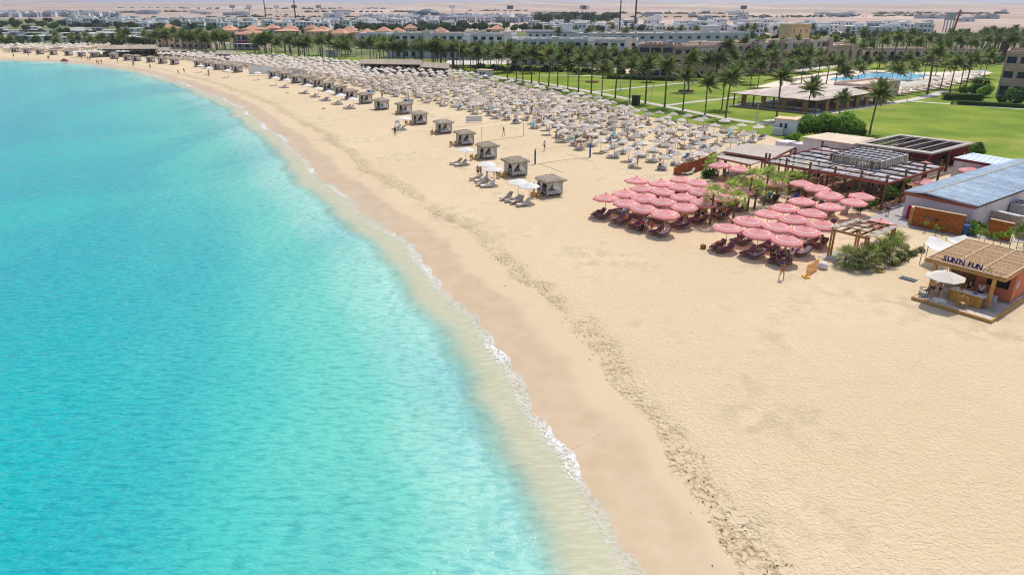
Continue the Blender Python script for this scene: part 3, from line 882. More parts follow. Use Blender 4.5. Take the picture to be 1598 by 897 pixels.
# ---- the wide field of thatched umbrellas
FIELD_LO = [(1070, 272), (1035, 268), (1000, 262), (962, 248), (925, 238), (895, 230), (868, 214), (832, 197), (770, 184), (700, 166), (640, 156), (590, 142), (535, 129), (480, 119), (400, 109), (340, 100), (300, 95), (250, 91)]
FIELD_HI = [(1185, 216), (1130, 207), (1060, 195), (1000, 186), (950, 172), (900, 158), (840, 144), (800, 137), (740, 126), (680, 114), (620, 109), (560, 105), (500, 99), (440, 94), (380, 90), (330, 87), (300, 86), (260, 85)]
lo = resample([G(x, y) for x, y in FIELD_LO], 1.0); hi = resample([G(x, y) for x, y in FIELD_HI], 1.0)
ncol = int(np.hypot(*np.diff(lo, axis=0).T).sum() / 3.75)
lo = resample(lo, np.hypot(*np.diff(lo, axis=0).T).sum() / ncol); hi2 = resample(hi, np.hypot(*np.diff(hi, axis=0).T).sum() / ncol)
spots = []
rf = random.Random(5)
for i in range(min(len(lo), len(hi2))):
    a, b_ = lo[i], hi2[i]
    w = math.hypot(*(b_ - a)); nr = max(2, int(w / 4.15))
    tdir = lo[min(i + 1, len(lo) - 1)] - lo[max(i - 1, 0)]
    for k in range(nr + 1):
        t = min(1.0, (k + .5 * (i % 2) * .6) / nr)
        p = a * (1 - t) + b_ * t
        spots.append((p[0] + rf.uniform(-.45, .45), p[1] + rf.uniform(-.45, .45), math.atan2(b_[1] - a[1], b_[0] - a[0]), k, i))
spots.sort(key=lambda s: s[1] + .2 * abs(s[0]))
def batch(name, meshes, places, kind='stuff', label=None):
    """many far pieces joined into one object"""
    V, F, M, mats = [], [], [], []
    data = []
    for me in meshes:
        v, f, mi = mesh_points(me)
        ms = list(me.materials)
        off = []
        for m in ms:
            if m not in mats: mats.append(m)
            off.append(mats.index(m))
        data.append((v, f, [off[i] for i in mi]))
    for k, x, y, z, rz, s in places:
        v, f, mi = data[k]
        cr, sr = math.cos(rz) * s, math.sin(rz) * s
        o = len(V)
        V += [(x + p[0] * cr - p[1] * sr, y + p[0] * sr + p[1] * cr, z + p[2] * s) for p in v.tolist()]
        F += [tuple(i + o for i in q) for q in f]
        M += mi
    me = bpy.data.meshes.new(name); me.from_pydata(V, [], F)
    for m in mats: me.materials.append(m)
    me.polygons.foreach_set('material_index', M); me.update()
    return setting(name, me, kind, label)
near, rest = spots[:325], spots[325:]
nl = 0
field_beds = []
far_l = []
for i, (x, y, a, row, colm) in enumerate(near):
    if rf.random() < .09: continue
    t = thing('thatched_umbrella', f'grey thatched umbrella, {nth(row)} row from the sea, {nth(colm)} along from the rust-coloured fence', 'umbrella', (x, y, 0), rf.uniform(0, 6.28), 'thatched umbrellas of the sunbed field', rf.uniform(.84, 1.1))
    t.rotation_euler.x, t.rotation_euler.y = rf.gauss(0, .045), rf.gauss(0, .045)
    link('canopy', UCAN[i % 4], t); link('pole', UPOLE, t)
for i, (x, y, a, row, colm) in enumerate(spots):
    for s in (-1, 1):
        if rf.random() < .10: continue
        ax, ay = rot2(-.1, s * .55, a)
        q = (x + ax + rf.uniform(-.25, .25), y + ay + rf.uniform(-.15, .15), a + rf.uniform(-.3, .3) + (math.pi if rf.random() < .15 else 0))
        if nl < 290:
            L_ = lounger('sun_lounger', (q[0], q[1], 0), q[2], f'pale lounger, {"left" if s > 0 else "right"} one under the {nth(colm)} thatched umbrella of the {nth(row)} row from sea', 'pale loungers of the sunbed field', 'pale')
            nl += 1
            if rf.random() < .22:
                m_ = rf.choice(('aqua', 'cblue', 'cwhite', 'cyellow', 'towel'))
                solo('beach_towel', TOWELS[m_], f'towel on the {"left" if s > 0 else "right"} lounger under the {nth(colm)} thatched umbrella of {nth(row)} row', 'towel', (q[0], q[1], 0), q[2])
            field_beds.append((q, row, colm, s))
        else:
            far_l.append(q)
LOWFRAME = MB().slab((-.97, -.3, .30), (.42, -.3, .30), (.42, .3, .30), (-.97, .3, .30), .12, 0).slab((.42, -.3, .32), (1.0, -.3, .8), (1.0, .3, .8), (.42, .3, .32), .1, 0)
LOWL = [LOWFRAME.mesh('far_lounger', 'lounger')]
UFAR = [thatch_cone(f'f{i}', 1.12, 1.95, 2.5, 20 + i, 10, 2).tube([(0, 0, 0), (0, 0, 2.4)], .05, 4).mesh(f'far_umbrella_{i}', 'umb') for i in range(3)]
# beyond them the beach of the next hotels, also full of thatched umbrellas
extra = []
for i in range(170):
    px = rf.uniform(-20, 172); t = rf.random()
    g = G(px, 82.5 - 8.5 * t - px * .004)
    extra.append((g.x, g.y, .6, 0, 0))
batch('far_umbrellas', UFAR, [(rf.randrange(3), x, y, 0, rf.uniform(0, 6), rf.uniform(.9, 1.1)) for x, y, *_ in rest + extra], 'stuff', 'far part of the field of grey thatched umbrellas, reading as one mass')
batch('far_loungers', LOWL, [(0, x, y, 0, a, 1) for x, y, a in far_l] + [(0, x + 1, y - .5, 0, a, 1) for x, y, a, *_ in extra], 'stuff', 'far part of the rows of pale sun loungers')

# ---- thatched cabanas with curtains along the beach
def cabana_meshes():
    d = {}
    W = 1.35
    r = random.Random(3)
    d['post'] = MB().box((0, 0, 1.15), (.10, .10, 2.3)).mesh('cabana_post', 'pole')
    # roof: shallow hipped thatch in ragged layers with hanging tufts
    b = MB()
    def ring(h, z, jit):
        out = []
        for k in range(36):
            t = k / 36 * 4; side = int(t); f = t - side
            x, y = [(-1 + 2 * f, -1), (1, -1 + 2 * f), (1 - 2 * f, 1), (-1, 1 - 2 * f)][side]
            out.append((x * h * (1 + r.uniform(-jit, jit)), y * h * (1 + r.uniform(-jit, jit)), z + r.uniform(-jit, jit) * .8))
        return out
    for R0, z0, R1, z1 in ((.0, 2.98, .75, 2.86), (.62, 2.93, 1.25, 2.68), (1.1, 2.78, 1.82, 2.42)):
        A, B_ = ring(max(R0, .02), z0, .03), ring(R1, z1, .075)
        C = [(x * .97, y * .97, z - r.uniform(.10, .34)) for x, y, z in B_]
        n = 36
        b.add(A + B_ + C, [(k, n + k, n + (k + 1) % n, (k + 1) % n) for k in range(n)] + [(n + k, 2 * n + k, 2 * n + (k + 1) % n, n + (k + 1) % n) for k in range(n)])
    for i in range(260):   # loose straw tufts
        k = r.random() * 4; side = int(k); f = k - side
        x, y = [(-1 + 2 * f, -1), (1, -1 + 2 * f), (1 - 2 * f, 1), (-1, 1 - 2 * f)][side]
        h = r.uniform(.5, 1.85); z = 2.98 - .3 * h + .10
        dx, dy = x * .22, y * .22
        b.add([(x * h - y * .05, y * h + x * .05, z), (x * h + y * .05, y * h - x * .05, z), (x * h + dx, y * h + dy, z - .14)], [(0, 1, 2)])
    d['roof'] = b.mesh('cabana_roof', 'thatch')
    b = MB()
    for s in (-1, 1):
        b.beam((-1.5, s * W, 2.28), (1.5, s * W, 2.28), .09, .11); b.beam((s * W, -1.5, 2.36), (s * W, 1.5, 2.36), .09, .09)
    d['beam'] = b.mesh('cabana_beam', 'pole')
    d['bed'] = MB().box((0, 0, .22), (2.5, 2.5, .28)).mesh('cabana_platform', 'wood')
    d['mattress'] = MB().box((0, .1, .45), (2.3, 2.1, .18)).mesh('cabana_mattress', 'cream')
    d['cushion'] = MB().box((0, 0, 0), (.55, .2, .4), 0, 0, .8).mesh('cabana_cushion', 'towel')
    # gathered front curtains: full at the top corner, tied back low at the post
    def drape(x0, x1, tie, zt, zb, y, n=9):
        b = MB(); rows = 8; vs = []
        for j in range(rows):
            t = j / (rows - 1); z = zt + (zb - zt) * t
            e = x0 + (x1 - x0) * (1 - min(1, t / tie)) ** 1.2 if t < tie else x0
            e = e if abs(e - x0) > .16 else x0 + math.copysign(.16 + .1 * max(0, t - tie), x1 - x0)
            for i in range(n):
                u = i / (n - 1)
                vs.append((x0 + (e - x0) * u, y + .045 * math.sin(i * 2.6 + j * .2), z))
        b.add(vs, [(j * n + i, j * n + i + 1, (j + 1) * n + i + 1, (j + 1) * n + i) for j in range(rows - 1) for i in range(n - 1)])
        return b
    d['curtain_l'] = drape(-W + .06, 0, .80, 2.24, .25, -W).mesh('cabana_curtain_l', 'curtain', True)
    d['curtain_r'] = drape(W - .06, 0, .80, 2.24, .25, -W).mesh('cabana_curtain_r', 'curtain', True)
    # back and side curtains
    d['curtain_side'] = drape(-W + .06, .25, 3, 2.24, .25, -W, 9).mesh('cabana_side', 'curtain', True)
    d['curtain_full'] = drape(-W + .06, W - .06, 99, 2.24, .25, -W, 15).mesh('cabana_side_full', 'curtain', True)
    d['rail'] = MB().box((0, -W, .80), (2.5, .07, .07)).box((0, -W, .40), (2.5, .07, .07)).mesh('cabana_rail', 'white')
    d['slat'] = MB().box((0, 0, 0), (.13, .05, .36)).mesh('cabana_slat', 'white')
    d['backdrop'] = MB().box((0, W, 1.25), (2.5, .03, 1.9)).mesh('cabana_inner_shade', 'darkthatch')  # dark sheet stands in for the shade inside the cabana
    return d, W
CAB, CW = cabana_meshes()
def cabana(loc, rz, label, detail):
    t = thing('cabana', label, 'cabana', loc, rz, 'cabanas in a line along the beach', random.uniform(.84, .9))
    for sx in (-1, 1):
        for sy in (-1, 1):
            link('post', CAB['post'], t, (sx * CW, sy * CW, 0))
    rfm = link('roof', CAB['roof'], t, (0, 0, 0), (0, 0, random.choice((0, math.pi / 2, math.pi))))
    link('beam', CAB['beam'], t)
    b = link('bed', CAB['bed'], t)
    link('mattress', CAB['mattress'], b)
    link('curtain', CAB['curtain_l'], t); link('curtain', CAB['curtain_r'], t)
    link('curtain', CAB['curtain_side'], t, (0, 0, 0), -math.pi / 2)
    link('curtain', CAB['curtain_full'], t, (0, 0, 0), math.pi / 2)
    link('inner_shade', CAB['backdrop'], t)
    rl = link('railing', CAB['rail'], t)
    if detail:
        for i in range(9):
            link('slat', CAB['slat'], rl, (-1.08 + .27 * i, -CW, .60))
        for x in (-.7, 0, .7):
            link('cushion', CAB['cushion'], b, (x, .9, .72), (.3, 0, 0))
    return t
CAB_PX = [(858, 303), (805, 273), (760, 246), (726, 225), (693, 207), (655, 193), (631.5, 177), (596, 170.5), (571, 161), (548, 154.5), (532, 147.5), (513, 141.5), (497, 135.5), (480.5, 132), (463, 129.5), (445.5, 125), (428, 122),
          (371.5, 113), (355.7, 111), (341, 109), (326, 106.5), (311, 104.5), (273, 101), (254.5, 99.5), (236, 97.5), (214, 95.5), (200, 94.5), (179, 92), (148, 90), (128, 88.5), (108, 87), (84, 86), (63, 85), (43, 83.5), (24, 82)]
cab_pos = [G(x, y) for x, y in CAB_PX]
for i, p in enumerate(cab_pos):
    a, b_ = cab_pos[max(0, i - 1)], cab_pos[min(len(cab_pos) - 1, i + 1)]
    d = (b_ - a)
    rz = math.atan2(d.y, d.x) - math.pi / 2 + random.uniform(-.06, .06) + .12    # front looks along the beach, back towards the camera's end
    extra_txt = ' nearest the pink parasols' if i == 0 else f', {nth(i)} in line from the pink parasols'
    cabana(p, rz, 'thatched cabana with white curtains' + extra_txt, i < 9)

# ---- parasols
def canopy_mesh(name, R, zr, za, n, mats, ring=None, val=.16, scallop=True):
    """ribbed canopy that bellies a little between the ribs; last material is the stripe"""
    b = MB()
    radii = [.04, .30, .55, .62, .66, .72, .76, .90, 1.0]
    def pt(f, a, k):
        z = za - (za - zr) * f ** 1.12
        sag = (1 - .0 * f) * (0.918 if k % 2 else 1.0)
        return (R * f * sag * math.cos(a), R * f * sag * math.sin(a), z - (.02 * f if k % 2 else 0))
    m = 2 * n
    rows = [[pt(f, 2 * math.pi * k / m, k) for k in range(m)] for f in radii]
    vs = [p for row in rows for p in row]
    for i in range(len(radii) - 1):
        mi = 1 if ring and i in ring else (2 if ring and i % 2 == 1 and i < 2 else 0)
        b.add([], [])
        fs = [(i * m + k, (i + 1) * m + k, (i + 1) * m + (k + 1) % m, i * m + (k + 1) % m) for k in range(m)]
        if i == 0:
            o = len(b.v); b.v += vs
        b.f += fs; b.m += [mi] * len(fs)
    b.add([(0, 0, za + .02)] + rows[0], [(0, 1 + k, 1 + (k + 1) % m) for k in range(m)])
    lowr = [(x * 1.01, y * 1.01, z - val * (1.0 if k % 2 == 0 else .72)) for k, (x, y, z) in enumerate(rows[-1])]
    if val:
        b.add(rows[-1] + lowr, [(k, m + k, m + (k + 1) % m, (k + 1) % m) for k in range(m)])
    return b.mesh(name, mats)
PINK = canopy_mesh('pink_canopy', 1.5, 2.12, 2.62, 8, ['pink', 'canvas', 'pinkpale'], ring=(4,), val=.2)
PINKRIB = MB()
for k in range(8):
    a = k * math.pi / 4
    PINKRIB.beam((.05, .0, 2.30), (1.45 * math.cos(a), 1.45 * math.sin(a), 2.09), .025, .02)
PINKRIB = PINKRIB.mesh('parasol_ribs', 'teak')
PPOLE = MB().tube([(0, 0, -.1), (0, 0, 2.7)], .03, 6).mesh('parasol_pole', 'paleplank')
PBASE = MB().tube([(0, 0, 0), (0, 0, .1)], .28, 10).mesh('parasol_base', 'grey')
FINIAL = MB().tube([(0, 0, 2.58), (0, 0, 2.70), (0, 0, 2.76)], [.06, .09, .02], 6).mesh('parasol_finial', 'pink')
WHITEC = canopy_mesh('white_canopy', 1.35, 2.05, 2.55, 8, ['canvas'], val=.06)
SQUARE = canopy_mesh('square_canopy', 1.55, 2.1, 2.55, 4, ['cream'], val=.05)
def parasol(px, py, label, group, can, style, scale=1.0, zc=2.35, name='parasol', rz=None):
    g = G(px, py, zc * scale)
    t = thing(name, label, 'parasol', (g.x, g.y, 0), random.uniform(0, .78) if rz is None else rz, group, scale)
    link('canopy', can, t); link('pole', PPOLE, t); link('base', PBASE, t)
    if style == 'pink':
        link('finial', FINIAL, t); link('ribs', PINKRIB, t)
    return t
P1 = [(993, 279), (945.6, 306), (976, 299), (1003, 291.5), (977, 314), (1031.6, 283.5), (1063, 278), (1086, 282.5), (1005.6, 305), (1031.6, 296), (1063, 289), (1004.5, 322), (1036, 312), (1066.7, 305), (1094, 296), (1038.4, 330), (1069, 320), (1096, 313), (1123, 288), (1124.4, 255.4), (1155, 261.5), (1183, 274.5), (1209, 282.5), (1157, 295), (1131, 306)]
P2 = [(1136, 352.7), (1167, 341), (1198.7, 331), (1184.5, 361), (1211, 350), (1225.5, 321), (1252, 311), (1240.5, 339), (1267, 329), (1228, 371), (1256.4, 357), (1283, 347), (1295.7, 320), (1251.6, 284), (1277.6, 291.6), (1295.7, 301.5)]
P3 = [(1345.5, 303), (1333, 312), (1374, 345), (1446, 281.5), (1444, 254), (1515, 263), (1292, 233), (1333, 236)]
pp = []
for grp, lst, where in ((0, P1, 'in the seaward cluster'), (1, P2, 'in the cluster beyond the fan palms')):
    for i, (x, y) in enumerate(sorted(lst)):
        pp.append((parasol(x, y, f'pink octagonal striped parasol {where}, {nth(i)} from the sea', 'pink striped parasols of the beach club', PINK, 'pink', random.uniform(1.02, 1.08), 2.35), grp))
        pp[-1][0].rotation_euler.x, pp[-1][0].rotation_euler.y = random.gauss(0, .025), random.gauss(0, .025)
P3L = ['pink parasol between the big slatted pergola and the path', 'pink parasol beside the planted strip and the loudspeaker', 'pink parasol behind the small timber pergola', 'pink parasol between the slatted pergola and the metal roof, lower one', 'pink parasol in front of the bordered dark pergola', 'pink parasol in the corner of the metal roofed building', 'pink parasol before the low white building with sandy roof', 'pink parasol beside the maroon door under the bordered pergola']
for (x, y), l in zip(P3, P3L):
    parasol(x, y, l, 'pink striped parasols of the beach club', PINK, 'pink', 1.0, 2.4)
# plum loungers in pairs under the pink parasols, feet towards the sea
SEA_DIR = math.radians(38)          # backrest end points this way
k = 0
loungers = []
for t, grp in pp:
    if t.location.y > 92: continue
    for s in (-1, 1):
        ox, oy = rot2(-.55, s * .52, SEA_DIR)
        ang = SEA_DIR + random.uniform(-.12, .12)
        where = 'seaward' if grp == 0 else 'inner'
        L_ = lounger('plum_lounger', (t.location.x + ox, t.location.y + oy, 0), ang, '', 'plum loungers under the pink parasols')
        L_['label'] = f'plum cushioned lounger under {t["label"].split(", ")[-1].replace(" from the sea", "")} parasol of {where} cluster, ' + ('right side' if s < 0 else 'left side')
        o_ = t['label'].split(', ')[-1].split(' from')[0]
        L_['label'] = f'plum cushioned lounger, {"right" if s < 0 else "left"} one under the {o_} parasol of the {where} cluster from the sea'
        loungers.append(L_)
        if random.random() < .28:
            m = random.choice(list(TOWELS))
            solo('beach_towel', TOWELS[m], f'towel on the {"right" if s < 0 else "left"} lounger under the {o_} parasol of the {where} cluster', 'towel', L_.location, ang)
# low side tables and wooden stools
STOOL = MB().box((0, 0, .22), (.42, .42, .44), 0, 0, .9).mesh('stool', 'wood')
solo('wooden_stool', STOOL, 'small dark wooden stool on the sand before the inner parasols, further left', 'stool', G(1097, 388), .4)
solo('wooden_stool', STOOL, 'small dark wooden stool on the sand close to the plum loungers, further right', 'stool', G(1121, 395), .1)
# white parasols beside the cabanas
WP = [(808.7, 281.3), (825.8, 286.8), (759.6, 253.7), (769.4, 261), (726.6, 231.5), (630, 182.6), (550.8, 153), (532, 147), (513, 141.7), (496.4, 136.7), (479.8, 132), (448, 123.6), (429.7, 120.4), (312.5, 102), (326, 105), (355, 109), (402, 113)]
for i, (x, y) in enumerate(WP):
    t = parasol(x, y, f'white round parasol on the seaward side of the cabana row, {nth(i)} from the pink parasols', 'white parasols beside the cabanas', WHITEC, 'white', 1.0)
    if i < 12:
        for s in (-1, 1):
            ox, oy = rot2(-1.5, s * .7 - .2, math.radians(35))
            lounger('sun_lounger', (t.location.x + ox, t.location.y + oy, 0), math.radians(35) + random.uniform(-.3, .3), f'{"sandy" if s > 0 else "grey"} sun lounger out in the sun before the {nth(i)} white parasol, {"shoreward" if s > 0 else "inland"} one', 'sun loungers by the cabanas', 'sandy' if s > 0 else 'pale')
# far row of white parasols by the thatched beach bar
for i in range(15):
    x = 116 + i * 7.6
    parasol(x, 80.2 - .9 * math.sin(i * 1.1) * .4 - (i * .12), f'white parasol in the far row before the thatched beach bar, {nth(i)} from the sea side', 'white parasols by the far beach bar', WHITEC, 'white', 1.15)
# ================================================================== the beach club
AX = math.radians(-52)                       # local x runs along the fronts, local y inland
def wmesh(b, name, mats, org):
    o = Vector(org)
    b.v = [(p[0] - o.x, p[1] - o.y, p[2] - o.z) for p in b.v]
    return b.mesh(name, mats)
def bil(c, u, v, z=None):
    """point on the quadrilateral c (W, S, E, N): u from W to S, v from the W-S edge to the N-E edge"""
    p = (c[0] * (1 - u) + c[1] * u) * (1 - v) + (c[3] * (1 - u) + c[2] * u) * v
    if z is not None: p = Vector((p.x, p.y, z))
    return p
class Frame:
    """a thing whose parts are given in world coordinates"""
    def __init__(self, name, label, cat, org, group=None):
        self.t = thing(name, label, cat, org, 0, group); self.o = Vector(org)
    def part(self, name, b, mats, parent=None):
        return link(name, wmesh(b, name, mats, self.o), parent or self.t)
def corners(px, z):
    return [G(x, y, z) for x, y in px]
def inset(c, u0, u1, v0, v1, z):
    return [bil(c, u0, v0, z), bil(c, u1, v0, z), bil(c, u1, v1, z), bil(c, u0, v1, z)]

# ---- big slatted pergola
C = corners([(1190, 253), (1385, 287), (1472, 261), (1281, 230)], 3.2)
f = Frame('slatted_pergola', 'large brown pergola with pale shade panels and raised reed lantern roof', 'pergola', (C[1].x, C[1].y, 0))
for a, b_ in ((0, 1), (1, 2), (2, 3), (3, 0)):
    f.part('edge_beam', MB().beam(C[a], C[b_], .18, .30), 'redtrim')
nb = 7
for i in range(nb):
    v = i / (nb - 1)
    f.part('rafter', MB().beam(bil(C, .0, v, 3.34), bil(C, 1, v, 3.34), .13, .13), 'dark')
for i in range(nb - 1):
    for k in range(9):
        u0, u1 = k / 9 + .008, (k + 1) / 9 - .008
        if .38 < (u0 + u1) / 2 < .72 and i >= 3: continue
        z = 3.22 + random.uniform(-.02, .06)
        v0, v1 = i / (nb - 1) + .012, (i + 1) / (nb - 1) - .012
        vm = (v0 + v1) / 2
        b = MB()
        b.slab(bil(C, u0, v0, z), bil(C, u1, v0, z), bil(C, u1, vm - .01, z - .03), bil(C, u0, vm - .01, z - .03), .02)
        f.part('shade_panel', b, 'palereed')
        b = MB().slab(bil(C, u0, vm + .012, z - .03), bil(C, u1, vm + .012, z - .03), bil(C, u1, v1, z + random.uniform(-.02, .03)), bil(C, u0, v1, z), .02)
        f.part('shade_panel', b, 'palereed')
for u, v in [(k / 5, 0) for k in range(6)] + [(1, k / 3) for k in (1, 2, 3)] + [(0, k / 2) for k in (1, 2)] + [(.33, .5), (.7, .42), (.5, 1)]:
    p = bil(C, min(.985, max(.015, u)), min(.985, max(.015, v)), 0)
    ps = f.part('post', MB().beam((p.x, p.y, -.1), (p.x, p.y, 4.0), .20, .20), 'wood')
    f.part('post_cap', MB().beam((p.x, p.y, 4.0), (p.x, p.y, 4.16), .24, .24), 'dark', ps)
D = inset(C, .36, .74, .46, .98, 4.35)
lan = f.part('lantern_roof', MB().slab(*[q - Vector((0, 0, .1)) for q in D], .05), 'palereed')
for a, b_ in ((0, 1), (1, 2), (2, 3), (3, 0)):
    for k in range(17 if a % 2 == 0 else 12):
        n = 17 if a % 2 == 0 else 12
        p, q = D[a].lerp(D[b_], (k + .12) / n), D[a].lerp(D[b_], (k + .88) / n)
        lo_ = 3.3
        out = (D[a] + D[b_]) / 2 - (D[0] + D[2]) / 2; out = out.normalized() * .12
        f.part('reed_curtain', MB().add([Vector((p.x, p.y, lo_)) + out, Vector((q.x, q.y, lo_)) + out, Vector((q.x, q.y, 4.22)), Vector((p.x, p.y, 4.22)),
              Vector((p.x, p.y, lo_)) + out * .7, Vector((q.x, q.y, lo_)) + out * .7, Vector((q.x, q.y, 4.22)) - out * .3, Vector((p.x, p.y, 4.22)) - out * .3],
              [(0, 1, 2, 3), (7, 6, 5, 4), (0, 3, 7, 4), (1, 5, 6, 2), (3, 2, 6, 7), (0, 4, 5, 1)]), 'reed')
for i in range(6):
    f.part('lantern_bar', MB().beam(bil(D, 0, i / 5, 4.38), bil(D, 1, i / 5, 4.38), .16, .12), 'dark')
for i in range(6):
    f.part('lantern_bar', MB().beam(bil(D, i / 5, 0, 4.46), bil(D, i / 5, 1, 4.46), .05, .05), 'dark')
CBIG = C
setting('shade_floor', MB().prism([(q.x, q.y) for q in inset(C, -.03, 1.0, -.05, 1.25, 0)], -.05, .045).mesh('shade_floor', 'wood'))  # dark boards added to deepen the shade under the pergola
# ---- bordered pergola
C = corners([(1335, 223.8), (1455, 239.6), (1521, 222.6), (1404, 209)], 3.5)
f = Frame('bordered_pergola', 'dark grid pergola with wide pale border and maroon walls at the lawn', 'pergola', (C[1].x, C[1].y, 0))
for q in ([0, 1, 0, .10], [0, 1, .90, 1], [0, .07, .102, .898], [.93, 1, .102, .898]):
    f.part('border_board', MB().slab(*inset(C, *q, 3.5), .22), 'frameroof')
for i in range(1, 5):
    f.part('grid_bar', MB().beam(bil(C, .07 + .86 * i / 5, .1, 3.50), bil(C, .07 + .86 * i / 5, .9, 3.50), .14, .10), 'frameroof')
for i in range(1, 9):
    f.part('grid_bar', MB().beam(bil(C, .07, .1 + .8 * i / 9, 3.42), bil(C, .93, .1 + .8 * i / 9, 3.42), .10, .14), 'dark')
for i in range(5):
    for k in range(9):
        a, b_ = .07 + .86 * i / 5, .1 + .8 * k / 9
        f.part('shade_panel', MB().slab(*inset(C, a + .012, a + .16, b_ + .010, b_ + .072, 3.34), .02), 'palereed')
for u, v in ((.04, .04), (.5, .04), (.96, .04), (.04, .96), (.96, .96), (.96, .5), (.25, .04), (.75, .04)):
    p = bil(C, u, v, 0); f.part('post', MB().beam((p.x, p.y, -.1), (p.x, p.y, 3.3), .28, .28), 'maroon')
p, q = bil(C, .08, .9, 0), bil(C, .95, .9, 0)
f.part('back_wall', MB().beam((p.x, p.y, 1.6), (q.x, q.y, 1.6), .15, 3.2), 'maroon')
p, q = bil(C, .45, .55, 0), bil(C, .9, .55, 0)
f.part('bar_counter', MB().beam((p.x, p.y, .55), (q.x, q.y, .55), .7, 1.1), 'dark')
# ---- low white building with a sandy roof
C = corners([(1251.6, 213.6), (1331, 225), (1367, 215.8), (1292, 206.8)], 3.0)
f = Frame('low_white_building', 'low white building with flat sandy roof behind the pergolas', 'building', (C[1].x, C[1].y, 0))
W_ = inset(C, .02, .98, .03, .97, 0)
f.part('wall', MB().prism([(p.x, p.y) for p in W_], -.1, 2.8), 'lilacwall')
f.part('roof', MB().slab(*[bil(C, u, v, 3.0) for u, v in ((0, 0), (1, 0), (1, 1), (0, 1))], .18), 'sandroof')
for u, w in ((.42, .10), (.86, .12)):
    p, q = bil(C, u, .0, 0), bil(C, u + w, .0, 0)
    f.part('door', MB().beam((p.x, p.y, 1.05), (q.x, q.y, 1.05), .08, 2.1), 'maroon')
for u0, u1, v0, v1 in ((-.62, -.38, .15, .55), (-.3, -.04, .2, .6)):
    c4 = inset(C, u0, u1, v0, v1, 0)
    f.part('annex', MB().prism([(p.x, p.y) for p in c4], -.1, 1.5), 'lilacwall')
# ---- flat brown roofs at the seaward corner
C = corners([(1130, 236), (1204, 247.5), (1241, 229), (1158, 224.5)], 3.4)
f = Frame('flat_roof_shelter', 'open shelter with flat grey-brown roof at the end of the rust-coloured fence', 'shelter', (C[1].x, C[1].y, 0))
f.part('roof', MB().slab(*C, .16), 'frameroof')
for a, b_ in ((0, 1), (1, 2), (2, 3), (3, 0)):
    f.part('fascia', MB().beam(C[a] - Vector((0, 0, .2)), C[b_] - Vector((0, 0, .2)), .14, .22), 'redtrim')
for u, v in ((.05, .05), (.5, .05), (.95, .05), (.05, .95), (.95, .95), (.95, .5)):
    p = bil(C, u, v, 0); f.part('post', MB().beam((p.x, p.y, -.1), (p.x, p.y, 3.2), .2, .2), 'wood')
for u in (.9, .97):
    p = bil(C, u, -.03, 0); f.part('lamp', MB().beam((p.x, p.y, 2.9), (p.x, p.y, 4.1), .22, .22), 'wood')
C2 = corners([(1117, 245), (1172, 256.8), (1195, 249), (1130, 239.6)], 2.9)
f = Frame('low_awning', 'lower grey-brown awning beside the fan palms and the rust-coloured fence', 'awning', (C2[1].x, C2[1].y, 0))
f.part('roof', MB().slab(*C2, .14), 'frameroof')
f.part('fascia', MB().beam(C2[0] - Vector((0, 0, .15)), C2[1] - Vector((0, 0, .15)), .12, .2), 'redtrim')
for u, v in ((.05, .08), (.95, .08), (.05, .92), (.95, .92)):
    p = bil(C2, u, v, 0); f.part('post', MB().beam((p.x, p.y, -.1), (p.x, p.y, 2.8), .16, .16), 'wood')
# ---- curved fence of upright boards
P = resample([G(x, y) for x, y in ((1052, 272), (1060, 273.5), (1072, 272.5), (1085, 269), (1098, 264), (1109, 258), (1114, 251), (1116, 245))], .27)
t = thing('curved_fence', 'curved rust-coloured fence of upright boards behind the pink parasols', 'fence', (P[0][0], P[0][1], 0))
BO = [MB().box((0, 0, .5), (.26, .05, 1.0), 0, 0, .98).mesh(f'fence_board_{i}', 'rust') for i in range(1)]
for i, p in enumerate(P[:-1]):
    d = P[i + 1] - p
    h = 1.85 * min(1, .55 + i * .09) + random.uniform(-.03, .03)
    link('board', BO[0], t, (p[0] - P[0][0], p[1] - P[0][1], -.05), math.atan2(d[1], d[0]), (1, 1, h))
for zz in (.45, 1.25):
    pts = [(p[0] - P[0][0] + .06, p[1] - P[0][1] + .06, zz) for p in P[2:]]
    link('rail', MB().tube(pts, .04, 5).mesh('fence_rail', 'wood'), t)
# ---- long building with the metal roof
P0, P1, P3 = G(1412, 297, 3.1), G(1525, 319, 3.1), G(1552.5, 255.4, 3.1)
ud = (P3 - P0).normalized(); vd = (P1 - P0); wv = vd.length; vd = vd.normalized()
f = Frame('metal_roof_building', 'long white building with pale blue metal roof and red-brown trim', 'building', (P0.x, P0.y, 0))
LEN = 30.0
def rp(u, v, z): q = P0 + ud * u + vd * v; return Vector((q.x, q.y, z))
RZ = wv * .30
ns = 28
roof = f.part('roof', MB().slab(rp(0, 0, 2.96), rp(LEN, 0, 2.96), rp(LEN, RZ, 3.24), rp(0, RZ, 3.24), .08).slab(rp(0, RZ, 3.24), rp(LEN, RZ, 3.24), rp(LEN, wv, 2.86), rp(0, wv, 2.86), .08), 'metalroof')
for i in range(ns):
    a, b_ = LEN * i / ns + .03, LEN * (i + 1) / ns - .03
    dz = random.uniform(0, .012)
    for (v0, z0, v1, z1) in ((-.08, 3.00, RZ, 3.28), (RZ, 3.28, wv + .1, 2.90)):
        b = MB().slab(rp(a, v0, z0 + dz), rp(b_, v0, z0 + dz), rp(b_, v1, z1 + dz), rp(a, v1, z1 + dz), .025)
        for k in (0, .33, .66):   # standing ribs
            x = a + (b_ - a) * k + .03
            b.beam(rp(x, v0, z0 + .02 + dz), rp(x, v1, z1 + .03 + dz), .06, .06)
        f.part('roof_sheet', b, 'metalroof', roof)
